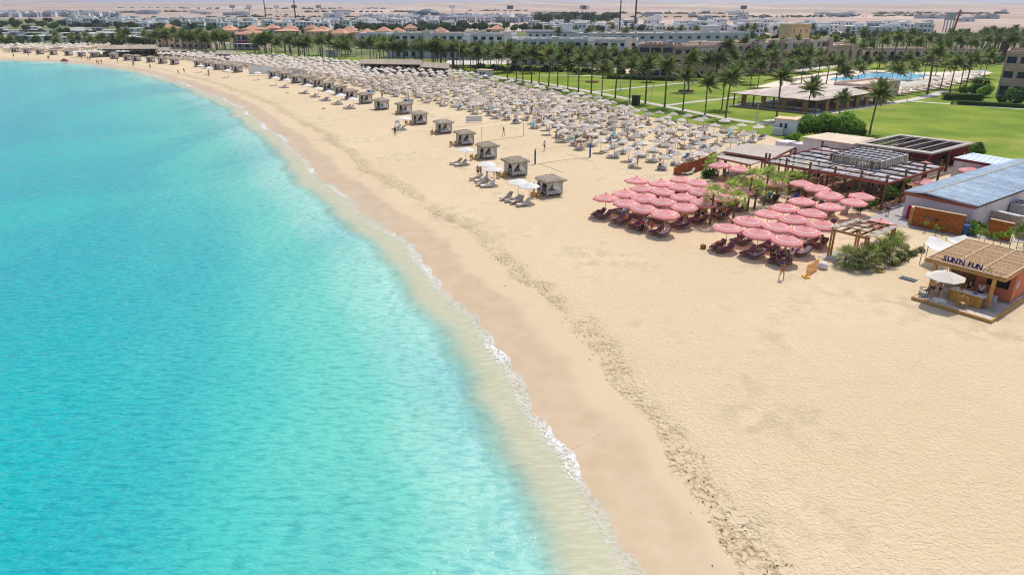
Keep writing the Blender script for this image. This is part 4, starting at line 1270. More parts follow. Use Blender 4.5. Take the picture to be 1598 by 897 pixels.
f.part('ridge_cap', MB().beam(rp(0, RZ, 3.33), rp(LEN, RZ, 3.33), .26, .05), 'pole', roof)
f.part('fascia', MB().beam(rp(0, -.05, 2.80), rp(0, wv + .05, 2.72), .10, .32), 'redtrim')
f.part('fascia', MB().beam(rp(0, 0, 2.80), rp(LEN, 0, 2.80), .10, .20), 'dark')
f.part('gutter', MB().beam(rp(0, wv + .08, 2.76), rp(LEN, wv + .08, 2.76), .12, .12), 'dark')
f.part('wall', MB().prism([(q.x, q.y) for q in (rp(.25, .2, 0), rp(.25, wv - .3, 0), rp(LEN, wv - .3, 0), rp(LEN, .2, 0))], -.1, 2.82), 'lilacwall')
# wing at the lawn end
WA, WB = G(1487, 246, 3.2), G(1518.6, 238.5, 3.2)
wu = (WB - WA); wl = wu.length; wu = wu.normalized(); wlen = 8.0
def wp(u, v, z): q = WA + wu * u + vd * v; return Vector((q.x, q.y, z))
for i in range(7):
    a, b_ = wl * i / 7 + .01, wl * (i + 1) / 7 - .01
    b = MB().slab(wp(a, 0, 3.20), wp(b_, 0, 3.20), wp(b_, wlen, 3.05), wp(a, wlen, 3.05), .03)
    b.beam(wp(a + .03, 0, 3.22), wp(a + .03, wlen, 3.07), .035, .035)
    f.part('roof_sheet', b, 'metalroof', roof)
f.part('fascia', MB().beam(wp(-.05, -.05, 3.05), wp(-.05, 4.6, 3.00), .10, .34), 'maroon')
f.part('wall', MB().prism([(q.x, q.y) for q in (wp(.15, .2, 0), wp(.15, wlen, 0), wp(wl, wlen, 0), wp(wl, .2, 0))], -.1, 2.85), 'lilacwall')
for k in range(4):
    q = wp(.1, .6 + k * 1.0, 0); q2 = wp(.1, 1.45 + k * 1.0, 0)
    f.part('wall_panel', MB().beam((q.x, q.y, 1.7), (q2.x, q2.y, 1.7), .06, 2.9), 'pinkpale' if k == 3 else 'offwhite')
# entrance awning with dark slats on the pergola side
for i in range(9):
    u = 1.2 + i * 1.6
    f.part('awning_slat', MB().beam(rp(u, -1.0, 2.30), rp(u, -.05, 2.60), .5, .05), 'dark')
# cooling plant behind the building
q = G(1552, 338)
t = thing('cooling_duct', 'pair of fat white bent ventilation ducts behind the metal roofed building', 'duct', q)
for i, (dx, dy) in enumerate(((0, 0), (1.6, 1.6))):
    link('duct', MB().tube([(dx, dy, 0), (dx, dy, 1.5), (dx + .15, dy + .1, 2.2), (dx + .7, dy + .4, 2.5), (dx + 1.6, dy + 1.1, 2.5)], .42, 10).mesh('white_duct', 'white', True), t)
t = thing('cooling_unit', 'grey box-shaped cooling unit beside the white ducts', 'air conditioner', G(1590, 337), math.radians(38))
link('casing', MB().box((0, 0, .8), (2.6, 1.6, 1.6)).mesh('cooling_casing', 'grey'), t)
link('fan', MB().tube([(-.6, 0, 1.6), (-.6, 0, 1.68)], .5, 12).mesh('cooling_fan', 'dark'), t); link('fan', MB().tube([(.6, 0, 1.6), (.6, 0, 1.68)], .5, 12).mesh('cooling_fan', 'dark'), t)
a, b_ = G(1530, 345), G(1602, 362)
t = thing('service_wall', 'low brown stone wall with white coping at the service yard', 'wall', a)
link('masonry', wmesh(MB().beam((a.x, a.y, .7), (b_.x, b_.y, .7), .25, 1.5), 'service_masonry', 'offwhite' if 0 else 'frameroof', a), t)
link('coping', wmesh(MB().beam((a.x, a.y, 1.52), (b_.x, b_.y, 1.52), .4, .14), 'service_coping', 'white', a), t)

# ---- wooden screen with the sign
def screen(name, label, pa, pb, h, n, sign=False, matn='board'):
    d = (pb - pa); L_ = d.length
    t = thing(name, label, 'screen', pa, math.atan2(d.y, d.x))
    hb = h / n
    for i in range(n):
        for k in range(2):
            link('board', MB().box((L_ * (.25 + .5 * k), random.uniform(-.008, .008), hb * (i + .5)), (L_ * .5 - .01, .06, hb - .015)).mesh('screen_board', matn), t)
    link('cap', MB().box((L_ / 2, .1, h + .04), (L_ + .1, .34, .06)).mesh('screen_cap', 'paleplank'), t)
    for x in (0, L_ / 2, L_):
        link('post', MB().box((x, .09, h / 2), (.1, .1, h)).mesh('screen_post', 'wood'), t)
    if sign:
        s = link('sign', MB().prism([(L_ * .36 + 1.5 * x, y) for x, y in ((-.45, 0), (-.4, .11), (.1, .08), (.5, .06), (.55, -.03), (.4, -.1), (-.1, -.07))], 0, .03).mesh('sign_shape', 'black'), t, (0, -.05, h * .55), (math.pi / 2, 0, 0))
        for k in range(5):
            link('lettering', MB().tube([(L_ * .36 - .5 + k * .2, -.03 + .03 * math.sin(k * 2), .035), (L_ * .36 - .42 + k * .2, .05, .035), (L_ * .36 - .34 + k * .2, -.02, .035)], .018, 4).mesh('sign_script', 'white'), s)
    return t
screen('wooden_screen', 'long orange-brown board screen with dark script sign before the white building', G(1421, 352), G(1499, 367.5), 2.15, 9, True)
screen('wooden_screen', 'short pale end of the board screen beside the red cabinet', G(1417, 347), G(1421, 352), 1.9, 8, matn='honey')
screen('wooden_screen', 'smaller orange-brown board screen beside the bins in the service yard', G(1539, 369), G(1574, 377), 1.9, 8)
t = thing('red_cabinet', 'red cabinet at the corner of the metal roofed building', 'cabinet', G(1421, 342), AX)
link('body', MB().box((0, 0, .75), (.9, .7, 1.5)).mesh('red_body', 'red'), t); link('door', MB().box((0, -.37, .75), (.8, .04, 1.35)).mesh('red_door', 'red'), t)
for (x, y), m, l in zip(((1504, 366), (1517, 366)), ('cblue', 'teal'), ('blue wheeled bin beside the board screen', 'dark green wheeled bin between the board screens')):
    t = thing('wheeled_bin', l, 'bin', G(x, y), AX)
    link('body', MB().box((0, 0, .5), (.6, .6, 1.0), 0, 0, 1.15).mesh('bin_body', m), t); link('lid', MB().box((0, .02, 1.05), (.72, .74, .08)).mesh('bin_lid', m), t)
p, q = G(1583, 368), G(1640, 383)
t = thing('reed_fence', 'pale reed fence at the edge of the service yard', 'fence', p)
for i in range(20):
    a = p.lerp(q, i / 20); b_ = p.lerp(q, (i + .92) / 20)
    link('reed_bundle', wmesh(MB().beam((a.x, a.y, 1.1), (b_.x, b_.y, 1.1), .07, 2.3 + random.uniform(-.05, .05)), 'reed_bundle', 'reed', p), t)

# ---- small timber pergola
C = corners([(1298, 358), (1354, 372), (1399, 354), (1344, 343.5)], 2.7)
f = Frame('timber_pergola', 'small open timber pergola over dark bushes beside the inner pink parasols', 'pergola', (C[1].x, C[1].y, 0))
for a, b_ in ((0, 1), (2, 3)):
    f.part('edge_beam', MB().beam(C[a], C[b_], .16, .22), 'teak')
for a, b_ in ((1, 2), (3, 0)):
    f.part('roof_plank', MB().beam(C[a] + Vector((0, 0, .14)), C[b_] + Vector((0, 0, .14)), .62, .05), 'frameroof')
for k in (1, 2, 3):
    f.part('rafter', MB().beam(bil(C, k / 4, 0, 2.74), bil(C, k / 4, 1, 2.74), .10, .20), 'wood')
for k in range(1, 4):
    f.part('rafter', MB().beam(bil(C, 0, k / 4, 2.88), bil(C, 1, k / 4, 2.88), .12, .07), 'teak')
for i, k in ((0, 0), (1, 1), (1, 2), (0, 3), (2, 1)):
    f.part('roof_mat', MB().slab(*inset(C, i / 4 + .03, i / 4 + .22, k / 4 + .03, k / 4 + .22, 2.79), .03), 'mat')
for u, v in ((.03, .04), (.97, .04), (.97, .96), (.03, .96)):
    p = bil(C, u, v, 0)
    for s in (-.13, .13):
        f.part('post', MB().beam((p.x + s, p.y, -.1), (p.x + s, p.y, 2.95), .14, .16), 'honey')
pa = bil(C, -.02, -.08, 0)
solo('paving_slab', MB().prism([(q.x, q.y) for q in inset(C, -.1, 1.05, -.18, .3, 0)], -.05, .05).mesh('slab', 'stone'), 'pale paving slab under the front posts of the small timber pergola', 'paving')

# ---- fan palms, bushes and planted strips
for x, y, ty, l in ((1108, 350, 305, 'fan palm at the seaward edge of the palm group, nearest the parasols'), (1143, 349, 312, 'bushy bright fan palm low among the inner parasols'), (1166, 329, 279, 'tallest fan palm in the middle of the palm group'), (1177, 326, 297, 'fan palm standing just beside the tallest one'),
                    (1192, 320, 275, 'fan palm in front of the big slatted pergola corner'), (1210, 315, 290, 'short fan palm between parasols before the slatted pergola'), (1138, 320, 295, 'short fan palm behind the seaward parasols'), (1231, 303, 281, 'fan palm under the front edge of the slatted pergola'),
                    (1247, 300, 283, 'small fan palm beside the slatted pergola post'), (1106, 275, 259, 'low fan palm beside the curved fence'), (1112, 266, 251, 'fan palm between curved fence and low awning'), (1262, 226, 217, 'small palm before the low white building'), (1300, 228, 219, 'small palm beside the pink parasol at the white building')):
    fan_palm(x, y, ty, l, 1.12 if y > 290 else .9)
bush('hedge', G(1108, 278), 1.3, 1.3, 1.5, 'dark climbing bush under the low awning', 'bush')
for i, (x, y, s) in enumerate(((1317, 415, .95), (1337, 419, 1.15), (1355, 417, 1.1), (1371, 411, 1.2), (1386, 402, 1.2), (1392, 392, 1.1))):
    t = fan_palm(x, y, y - 14, f'dusty fan palm clump before the small timber pergola, {nth(i)} from the sea side', s, 'dusty palms before the timber pergola', True)
for i, (x, y, s) in enumerate(((1338, 406, .8), (1372, 400, .9))):
    bush('tree', G(x, y), s, s, s * 1.3, f'dark bush between the dusty fan palms, {nth(i)} from the sea side', 'bush', 'bushes under the timber pergola')
AG = leaf_blob('dusty_clump', 1, 1, .9, 500, .17, 5, 'agave', up=.9)
for i, (x, y, s) in enumerate(((1398, 412, .8), (1407, 405, .7), (1416, 400, .6), (1426, 398, .55), (1436, 393, .5), (1412, 388, .45), (1402, 380, .5))):
    t = thing('desert_shrub', f'sparse yellow-green shrub in the sand behind the timber pergola, {nth(i)} from the palms', 'shrub', G(x, y), 0, 'sparse shrubs on the sand')
    link('trunk', STEM, t, (0, 0, 0), 0, (s, s, s)); link('crown', AG, t, (0, 0, .15), i, (s, s, s * 1.2))
for i, (x, y, s) in enumerate(((1340, 328, .7), (1350, 325, .8), (1360, 320, .8), (1371, 316, .9), (1380, 312, .9), (1393, 305, 1.1), (1401, 299, 1.2), (1405, 290, 1.2), (1413, 283, 1.0), (1420, 276, 1.0), (1390, 310, 1.0))):
    bush('shrub' if i % 3 else 'hedge', G(x, y), s, s, s * 1.15, f'green shrub in the planted strip along the club path, {nth(i)} from the loudspeaker', 'shrub', 'shrubs along the club path')
for i, (x, y, s) in enumerate(((1487, 250, 1.6), (1495, 243, 1.5), (1508, 241, 1.7), (1520, 240, 1.6), (1529, 241, 1.1), (1479, 257, 1.4))):
    bush('hedge' if i % 2 else 'shrub', G(x, y), s, s, s * 1.3, f'dense green bush between the bordered pergola and the metal roof, {nth(i)} one', 'bush', 'bushes behind the metal roof')
for i, (x, y, s) in enumerate(((1514, 366, 1.0), (1524, 363, .9), (1505, 362, .8))):
    bush('shrub', G(x, y), s, s, s * 1.5, f'feathery green bush hanging by the board screen, {nth(i)} one', 'bush', 'bushes by the bins')
SPARSE = [leaf_blob(f'sparse_crown_{i}', 1, 1, 1, 110, .16, 70 + i, 'shrub', lumps=7) for i in range(2)]
for i, (x, y, s) in enumerate(((1443, 362, .35), (1460, 366, .3), (1470, 366, .3), (1526, 381, .5), (1534, 383, .45), (1548, 386, .45), (1560, 384, .45), (1575, 387, .6), (1586, 388, .8), (1597, 384, .9))):
    t = thing('young_tree', f'thin young tree with yellow leaves along the service path, {nth(i)} from the board screen', 'tree', G(x, y), 0, 'young trees along the service path')
    link('trunk', STEM, t, (0, 0, 0), i, (.5, .5, 1.6 * s / .45)); link('crown', SPARSE[i % 2], t, (0, 0, 1.0 * s / .45), i, (s * 1.2, s * 1.2, s * 1.7))
# ---- white shade sails behind the kiosk
def sail(px, label):
    c = [G(x, y, z) for x, y, z in px]
    t = thing('shade_sail', label, 'shade sail', (c[0].x, c[0].y, 0))
    n = 6; b = MB(); vs = []
    for i in range(n + 1):
        for k in range(n + 1):
            u, v = i / n, k / n
            p = (c[0] * (1 - u) + c[1] * u) * (1 - v) + (c[3] * (1 - u) + c[2] * u) * v
            p = p + Vector((0, 0, -.25 * math.sin(math.pi * u) * math.sin(math.pi * v)))
            vs.append(p)
    top = [(i * (n + 1) + k, (i + 1) * (n + 1) + k, (i + 1) * (n + 1) + k + 1, i * (n + 1) + k + 1) for i in range(n) for k in range(n)]
    b.add(vs, top)
    link('cloth', wmesh(b, 'sail_cloth', 'canvas', (c[0].x, c[0].y, 0)), t)
    for q in c:
        link('pole', MB().tube([(q.x - c[0].x, q.y - c[0].y, -.1), (q.x - c[0].x, q.y - c[0].y, q.z + .05)], .04, 6).mesh('sail_pole', 'grey'), t)
sail(((1442.5, 380, 1.9), (1463, 393, 1.7), (1490, 382, 2.0), (1453, 367.5, 2.2)), 'white shade sail behind the kiosk roof, seaward one')
sail(((1477, 372, 2.0), (1491, 381, 1.8), (1519, 377, 2.1), (1506, 366.5, 2.3)), 'white shade sail behind the kiosk roof, one beside the bins')

# ================================================================== the beach kiosk
K0 = G(1444.5, 402.5, 3.0)
kt = thing('beach_kiosk', 'wooden beach bar kiosk with slatted roof, deck and blue roof lettering', 'kiosk', (K0.x, K0.y, 0), AX)
KF, KU = 6.0, 8.2
# deck
dk = link('deck', MB().box((3.5, 2.7, .10), (5.6, 10.0, .16)).mesh('deck_bearers', 'wood'), kt)
PL = MB().box((0, 0, 0), (5.7, .17, .05)).mesh('deck_plank', 'stone' if 0 else 'mat')
for i in range(54):
    link('plank', PL, dk, (3.5, -2.22 + i * .185, .215))
link('edge_board', MB().box((3.5, -2.36, .15), (6.0, .10, .24)).mesh('deck_edge_f', 'honey'), dk)
link('edge_board', MB().box((.60, 2.7, .15), (.10, 10.0, .24)).mesh('deck_edge_s', 'honey'), dk)
link('edge_board', MB().box((6.42, 2.7, .15), (.12, 10.0, .24)).mesh('deck_edge_s2', 'honey'), dk)
for x, y in ((.85, .15), (5.25, .12), (.85, 4.0), (5.45, 7.6), (.85, 7.6)):
    link('post', MB().box((x, y, 1.55), (.24, .24, 2.65)).mesh('kiosk_post', 'honey'), kt)
# roof
rf_ = link('roof', MB().box((KF / 2, KU / 2, 2.93), (KF - .2, KU - .2, .05)).mesh('roof_board', 'roofslat'), kt)
SL = MB().box((0, 0, 0), (1.86, .10, .035)).mesh('roof_slat', 'roofslat')
for c_ in range(3):
    for i in range(52):
        link('slat', SL, rf_, (1.10 + c_ * 1.93, 1.12 + i * .135, 2.985 + (i % 2) * .008))
SLF = MB().box((0, 0, 0), (5.8, .10, .035)).mesh('roof_slat_front', 'roofslat')
for i in range(7):
    link('slat', SLF, rf_, (3.0, .14 + i * .125, 2.985))
for x in (.08, 2.06, 3.99, 5.93):
    link('batten', MB().box((x, KU / 2, 3.03), (.10, KU + .02, .07)).mesh('roof_batten', 'paleplank'), rf_)
for y in (.02, 1.02, KU):
    link('batten', MB().box((KF / 2, y, 3.035), (KF + .06, .09, .075)).mesh('roof_batten_x', 'paleplank'), rf_)
for a in (((KF / 2, .0, 2.82), (KF + .08, .12, .24)), ((.02, KU / 2, 2.82), (.12, KU, .22)), ((KF - .02, KU / 2, 2.82), (.12, KU, .22))):
    link('fascia', MB().box(*a).mesh('kiosk_fascia', 'honey'), rf_)
for x in (.5, 2.9, 4.4, 5.6):
    link('spot_lamp', MB().tube([(x, .02, 3.05), (x, -.02, 3.16), (x, -.12, 3.2)], .03, 6).mesh('spot_lamp', 'dark'), rf_)
# raised letters along the front edge and a small sun emblem
def text_mesh(s, size, ext):
    cu = bpy.data.curves.new('t', 'FONT'); cu.body = s; cu.size = size; cu.extrude = ext; cu.offset = .018
    cu.align_x = 'CENTER'
    me = plain_mesh(bpy.data.objects.new('t', cu))
    me.materials.append(MT['navy'])
    return me
sg = link('lettering', MB().box((2.55, .30, 3.09), (3.1, .04, .04)).mesh('letter_rail', 'dark'), kt)
xs_ = 1.15
for ch, w in zip("SUN'N FUN", (.36, .38, .38, .16, .38, .22, .33, .38, .38)):
    if ch != ' ':
        link('letter', text_mesh(ch, .56, .03), sg, (xs_ + w / 2, .30, 3.10), (math.radians(72), 0, 0))
    xs_ += w
em = link('sun_emblem', MB().tube([(4.75, .30, 3.27), (4.75, .26, 3.28)], .11, 12).mesh('emblem_disc', 'cyellow'), kt)
for k in range(9):
    a = k * 2 * math.pi / 9
    link('ray', MB().beam((4.75 + .15 * math.cos(a), .28, 3.27 + .15 * math.sin(a)), (4.75 + .27 * math.cos(a + .2), .28, 3.27 + .27 * math.sin(a + .2)), .05, .05).mesh('emblem_ray', 'navy' if k % 2 else 'lilacwall'), em)
# room at the back, with a dark serving hatch
link('room', MB().prism([(3.3, 2.5), (6.05, 2.5), (6.05, 7.6), (3.3, 7.6)], .24, 2.86).mesh('room_walls', 'salmon'), kt)
link('hatch', MB().box((4.9, 2.47, 1.75), (1.6, .08, .75)).mesh('hatch', 'black'), kt)
link('shelf', MB().box((4.9, 2.35, 1.34), (1.7, .3, .05)).mesh('hatch_shelf', 'honey'), kt)
link('mural', MB().prism([(0, 0), (.5, .1), (.6, .5), (.25, .75), (-.1, .45)], 0, .02).mesh('mural', 'lilacwall'), kt, (6.062, 3.0, 1.3), (math.pi / 2, 0, math.pi / 2))
link('back_wall', MB().box((2.1, 7.5, 1.5), (2.4, .08, 2.6)).mesh('kiosk_back', 'wood'), kt)
link('back_shelf', MB().box((2.2, 3.4, 1.3), (1.9, .35, 2.1)).mesh('back_shelf', 'wood'), kt)
# bar counter with vertical boards
ct = link('counter', MB().box((3.9, -.45, .74), (2.3, .5, .98)).mesh('counter_core', 'wood'), kt)
for i in range(14):
    link('board', MB().box((2.84 + i * .163, -.73, .74), (.15, .04, .98)).mesh('counter_board', 'honey'), ct)
link('top', MB().box((3.9, -.45, 1.27), (2.5, .74, .07)).mesh('counter_top', 'offwhite'), ct)
link('counter', MB().box((2.70, .6, .74), (.5, 2.0, .98)).mesh('counter_side', 'honey'), kt)
# things on and about the deck
def kpt(x, y, z=0): 
    a, b_ = rot2(x, y, AX); return Vector((K0.x + a, K0.y + b_, z))
for i, (x, m) in enumerate(((3.1, 'white'), (3.35, 'cred'), (4.4, 'cblue'), (4.75, 'lilacwall'))):
    solo('cup' if i < 2 else 'tray', MB().tube([(0, 0, 0), (0, 0, .16 if i < 2 else .04)], [.05, .065] if i < 2 else [.2, .2], 8).mesh('cup', m), ('white cup on the kiosk counter', 'red cup on the kiosk counter', 'blue tray on the kiosk counter', 'pale tray on the kiosk counter')[i], 'cup' if i < 2 else 'tray', kpt(x, -.5, 1.305))
SEATC = MB().box((0, 0, .44), (.46, .46, .06)).mesh('chair_seat', 'wicker'); CLEG = MB().box((0, 0, .22), (.05, .05, .44)).mesh('chair_leg', 'wicker'); CBACK = MB().box((0, .21, .68), (.46, .05, .46)).mesh('chair_back', 'wicker')
def chair(loc, rz, label, group=None):
    t = thing('chair', label, 'chair', loc, rz, group)
    link('seat', SEATC, t); link('backrest', CBACK, t)
    for sx in (-.2, .2):
        for sy in (-.2, .2): link('leg', CLEG, t, (sx, sy, 0))
    return t
chair(kpt(3.75, -1.35, .24), AX + .4, 'wicker bar chair before the kiosk counter')
chair(kpt(4.05, -1.55, .24), AX - .7, 'second wicker chair on the kiosk deck, close to the post')
t = thing('round_chair', 'dark round-armed chair at the corner of the kiosk deck', 'chair', kpt(1.05, -1.6, .24), AX)
link('seat', MB().tube([(0, 0, .36), (0, 0, .42)], .3, 12).mesh('round_seat', 'grey'), t)
link('armrest', MB().tube([(.36 * math.cos(a), .36 * math.sin(a), .72) for a in np.linspace(.3, 5.9, 14)], .025, 5).mesh('round_arm', 'black'), t)
for a in (.6, 2.4, 4.0, 5.6): link('leg', MB().tube([(.33 * math.cos(a), .33 * math.sin(a), 0), (.36 * math.cos(a), .36 * math.sin(a), .72)], .022, 5).mesh('round_leg', 'black'), t)
KPAR = canopy_mesh('kiosk_canopy', 1.55, 2.05, 2.6, 4, ['cream'], val=.04)
pk = kpt(2.30, -1.45, .24)
t = thing('kiosk_parasol', 'square off-white parasol standing on the kiosk deck', 'parasol', pk, AX + .78)
link('canopy', KPAR, t, (0, 0, .05)); link('pole', PPOLE, t, (0, 0, .1)); link('base', MB().box((0, 0, .05), (.8, .8, .1)).mesh('square_base', 'white'), t)
t = thing('slatted_board', 'dark slatted panel lying on the sand beside the kiosk', 'board', G(1417, 436), AX + .05)
for i in range(6):
    link('slat', MB().box((-.55 + i * .22, 0, .06), (.18, .62, .05)).mesh('panel_slat', 'slate'), t)
link('frame', MB().box((0, -.33, .05), (1.35, .05, .08)).box((0, .33, .05), (1.35, .05, .08)).mesh('panel_frame', 'slate'), t)
t = thing('storage_box', 'grey bench-like storage box under the salmon hatch', 'box', kpt(4.7, 1.9, .24), AX)
link('body', MB().box((0, 0, .2), (1.1, .5, .4)).mesh('box_body', 'offwhite'), t); link('lid', MB().box((0, 0, .42), (1.16, .56, .05)).mesh('box_lid', 'lilacwall'), t)
# orange plastic mesh barrier and a white sack
t = thing('mesh_barrier', 'orange plastic mesh barrier standing on the sand near the parasols', 'barrier', G(1257, 432), 0)
pa, pb = G(1257, 432) - G(1257, 432), G(1275, 421) - G(1257, 432)
for i in range(9): link('bar', MB().beam((pa.x, pa.y, .08 + i * .12), (pb.x, pb.y, .08 + i * .12), .03, .04).mesh('barrier_bar', 'orangenet'), t)
for i in range(11):
    q = pa.lerp(pb, i / 10); link('upright', MB().beam((q.x, q.y, 0), (q.x, q.y, 1.12), .035, .035).mesh('barrier_upright', 'orangenet'), t)
link('foot', MB().box((0, -.1, .06), (.5, .7, .12)).mesh('barrier_foot', 'orangenet'), t)
solo('sand_sack', MB().tube([(0, 0, 0), (0, 0, .25), (0, 0, .5), (.05, 0, .68)], [.38, .48, .42, .12], 10).mesh('sack', 'lilacwall', True), 'full white sack beside the orange mesh barrier', 'sack', G(1284, 419))
solo('yellow_bag', MB().tube([(0, 0, 0), (0, 0, .14), (.1, 0, .24)], [.4, .34, .1], 9).mesh('yellow_bag', 'cyellow', True), 'flat yellow bag on the sand before the dusty palms', 'bag', G(1374, 424))
t = thing('loudspeaker', 'black loudspeaker on a stand beside the pink parasol and shrubs', 'loudspeaker', G(1342, 336)); link('stand', MB().tube([(0, 0, 0), (0, 0, 1.3)], .03, 6).mesh('speaker_stand', 'black'), t); link('cabinet', MB().box((0, 0, 1.65), (.45, .4, .75)).mesh('speaker_box', 'black'), t)
t = thing('loudspeaker', 'black loudspeaker on a stand among the fan palms', 'loudspeaker', G(1205, 332)); link('stand', MB().tube([(0, 0, 0), (0, 0, 1.6)], .03, 6).mesh('speaker_stand', 'black'), t); link('cabinet', MB().box((0, 0, 1.9), (.42, .38, .7)).mesh('speaker_box', 'black'), t)
solo('thatch_bin', thatch_cone('x', .55, .75, .95, 4, 12, 2).tube([(0, 0, 0), (0, 0, .8)], .42, 10).mesh('thatch_bin', 'mat'), 'round reed bin beside the path and the shrubs', 'bin', G(1317, 334))
# tables and chairs under the big pergola
TT = MB().box((0, 0, .73), (1.1, .8, .05)).mesh('table_top', 'wood'); TL = MB().box((0, 0, .35), (.12, .12, .72)).mesh('table_leg', 'wood')
n = 0
for u in (.12, .3, .5, .7, .88):
    for v in (.14, .4, .7):
        p = bil(CBIG, u, v, 0)
        t = thing('dining_table', f'dark dining table under the big slatted pergola, {nth(n)} from the sea corner', 'table', (p.x, p.y, 0), AX, 'dining tables under the pergola')
        link('top', TT, t); link('leg', TL, t)
        for k, s in enumerate((-1, 1)):
            a, b_ = rot2(0, s * .75, AX)
            chair((p.x + a, p.y + b_, 0), AX + (0 if s > 0 else math.pi), f'wicker chair at the {nth(n)} table under the big slatted pergola, {"inland" if s > 0 else "seaward"} side', 'chairs under the pergola')
        n += 1
# ================================================================== hotels, town, palms
def facade_block(f, A, B, depth, h, storeys, bays, wall, glass, open_w=.62, open_h=.62, recess=.9, balc=True, roof='sandroof', parapet=.7, arches=(), z0=0.0, sill=.24, name='wall'):
    """a block whose front runs from A to B (front faces the sea side): real openings with recessed panes, balconies, roof with parapet"""
    A, B = Vector((A.x, A.y, 0)), Vector((B.x, B.y, 0))
    d = (B - A); L_ = d.length; d = d / L_
    n = Vector((-d.y, d.x, 0))          # into the building
    if n.dot(A) < 0: n = -n
    def P(x, y, z): q = A + d * x + n * y; return Vector((q.x, q.y, z))
    b = MB()
    bw, sh = L_ / bays, h / storeys
    for s in range(storeys):
        for k in range(bays):
            x0, x1 = k * bw, (k + 1) * bw
            zz0, zz1 = z0 + s * sh, z0 + (s + 1) * sh
            ox0, ox1 = x0 + bw * (1 - open_w) / 2, x1 - bw * (1 - open_w) / 2
            oz0, oz1 = zz0 + sh * sill * (.35 if balc else 1), zz0 + sh * (sill + open_h)
            b.quad(P(x0, 0, zz0), P(ox0, 0, zz0), P(ox0, 0, zz1), P(x0, 0, zz1)); b.quad(P(ox1, 0, zz0), P(x1, 0, zz0), P(x1, 0, zz1), P(ox1, 0, zz1))
            b.quad(P(ox0, 0, zz0), P(ox1, 0, zz0), P(ox1, 0, oz0), P(ox0, 0, oz0))
            if (k in arches):
                m = 8; pts = []
                hz = oz1 - (ox1 - ox0) * .5
                for i in range(m + 1):
                    a = math.pi * i / m
                    x = (ox0 + ox1) / 2 - math.cos(a) * (ox1 - ox0) / 2
                    z = hz + math.sin(a) ** .8 * (oz1 - hz) * 1.0
                    pts.append((x, z))
                for i in range(m):
                    (xa, za), (xb, zb) = pts[i], pts[i + 1]
                    b.quad(P(xa, 0, za), P(xb, 0, zb), P(xb, 0, zz1), P(xa, 0, zz1))
            else:
                b.quad(P(ox0, 0, oz1), P(ox1, 0, oz1), P(ox1, 0, zz1), P(ox0, 0, zz1))
            # reveals
            b.quad(P(ox0, 0, oz0), P(ox0, recess, oz0), P(ox0, recess, oz1), P(ox0, 0, oz1)); b.quad(P(ox1, recess, oz0), P(ox1, 0, oz0), P(ox1, 0, oz1), P(ox1, recess, oz1))
            b.quad(P(ox0, 0, oz0), P(ox1, 0, oz0), P(ox1, recess, oz0), P(ox0, recess, oz0)); b.quad(P(ox0, recess, oz1), P(ox1, recess, oz1), P(ox1, 0, oz1), P(ox0, 0, oz1))
            w = f.part('window', MB().add([P(ox0, recess - .05, oz0), P(ox1, recess - .05, oz0), P(ox1, recess - .05, oz1), P(ox0, recess - .05, oz1), P(ox0, recess + .02, oz0), P(ox1, recess + .02, oz0), P(ox1, recess + .02, oz1), P(ox0, recess + .02, oz1)],
                       [(0, 1, 2, 3), (7, 6, 5, 4), (0, 4, 5, 1), (3, 2, 6, 7), (0, 3, 7, 4), (1, 5, 6, 2)]), glass)
            f.part('frame', MB().beam(P((ox0 + ox1) / 2, recess - .08, oz0), P((ox0 + ox1) / 2, recess - .08, oz1), .12, .06), 'frame', w)
            if balc and s > 0 and k not in arches:
                f.part('balcony', MB().beam(P(ox0, -.06, oz0 + .5), P(ox1, -.06, oz0 + .5), .10, 1.0), wall)
    # sides, back, roof
    H = z0 + h
    b.quad(P(0, depth, z0), P(0, 0, z0), P(0, 0, H), P(0, depth, H)); b.quad(P(L_, 0, z0), P(L_, depth, z0), P(L_, depth, H), P(L_, 0, H)); b.quad(P(L_, depth, z0), P(0, depth, z0), P(0, depth, H), P(L_, depth, H))
    b.quad(P(0, recess + .05, z0), P(L_, recess + .05, z0), P(L_, recess + .05, H), P(0, recess + .05, H))
    w = f.part(name, b, wall)
    r = f.part('roof', MB().slab(P(0, 0, H + .06), P(L_, 0, H + .06), P(L_, depth, H + .06), P(0, depth, H + .06), .3), roof)
    if parapet:
        for p0, p1 in (((0, .12), (L_, .12)), ((L_ - .12, .2), (L_ - .12, depth)), ((.12, .2), (.12, depth)), ((0, depth - .1), (L_, depth - .1))):
            f.part('parapet', MB().beam(P(*p0, H + .06 + parapet / 2), P(*p1, H + .06 + parapet / 2), .24, parapet), wall, r)
    return P, L_, H, r
def roof_clutter(f, P, L_, depth, H, r, seed, wall='offwhite', n=6):
    q = random.Random(seed)
    for i in range(n):
        x, y = q.uniform(1, L_ - 1), q.uniform(1.5, depth - 1)
        p = P(x, y, H)
        w, h = q.uniform(.8, 3.0), q.uniform(.6, 1.5)
        f.part('roof_box', MB().box((p.x, p.y, H + h / 2), (w, q.uniform(.8, 2), h), q.uniform(0, .4)), q.choice([wall, wall, 'grey']), r)

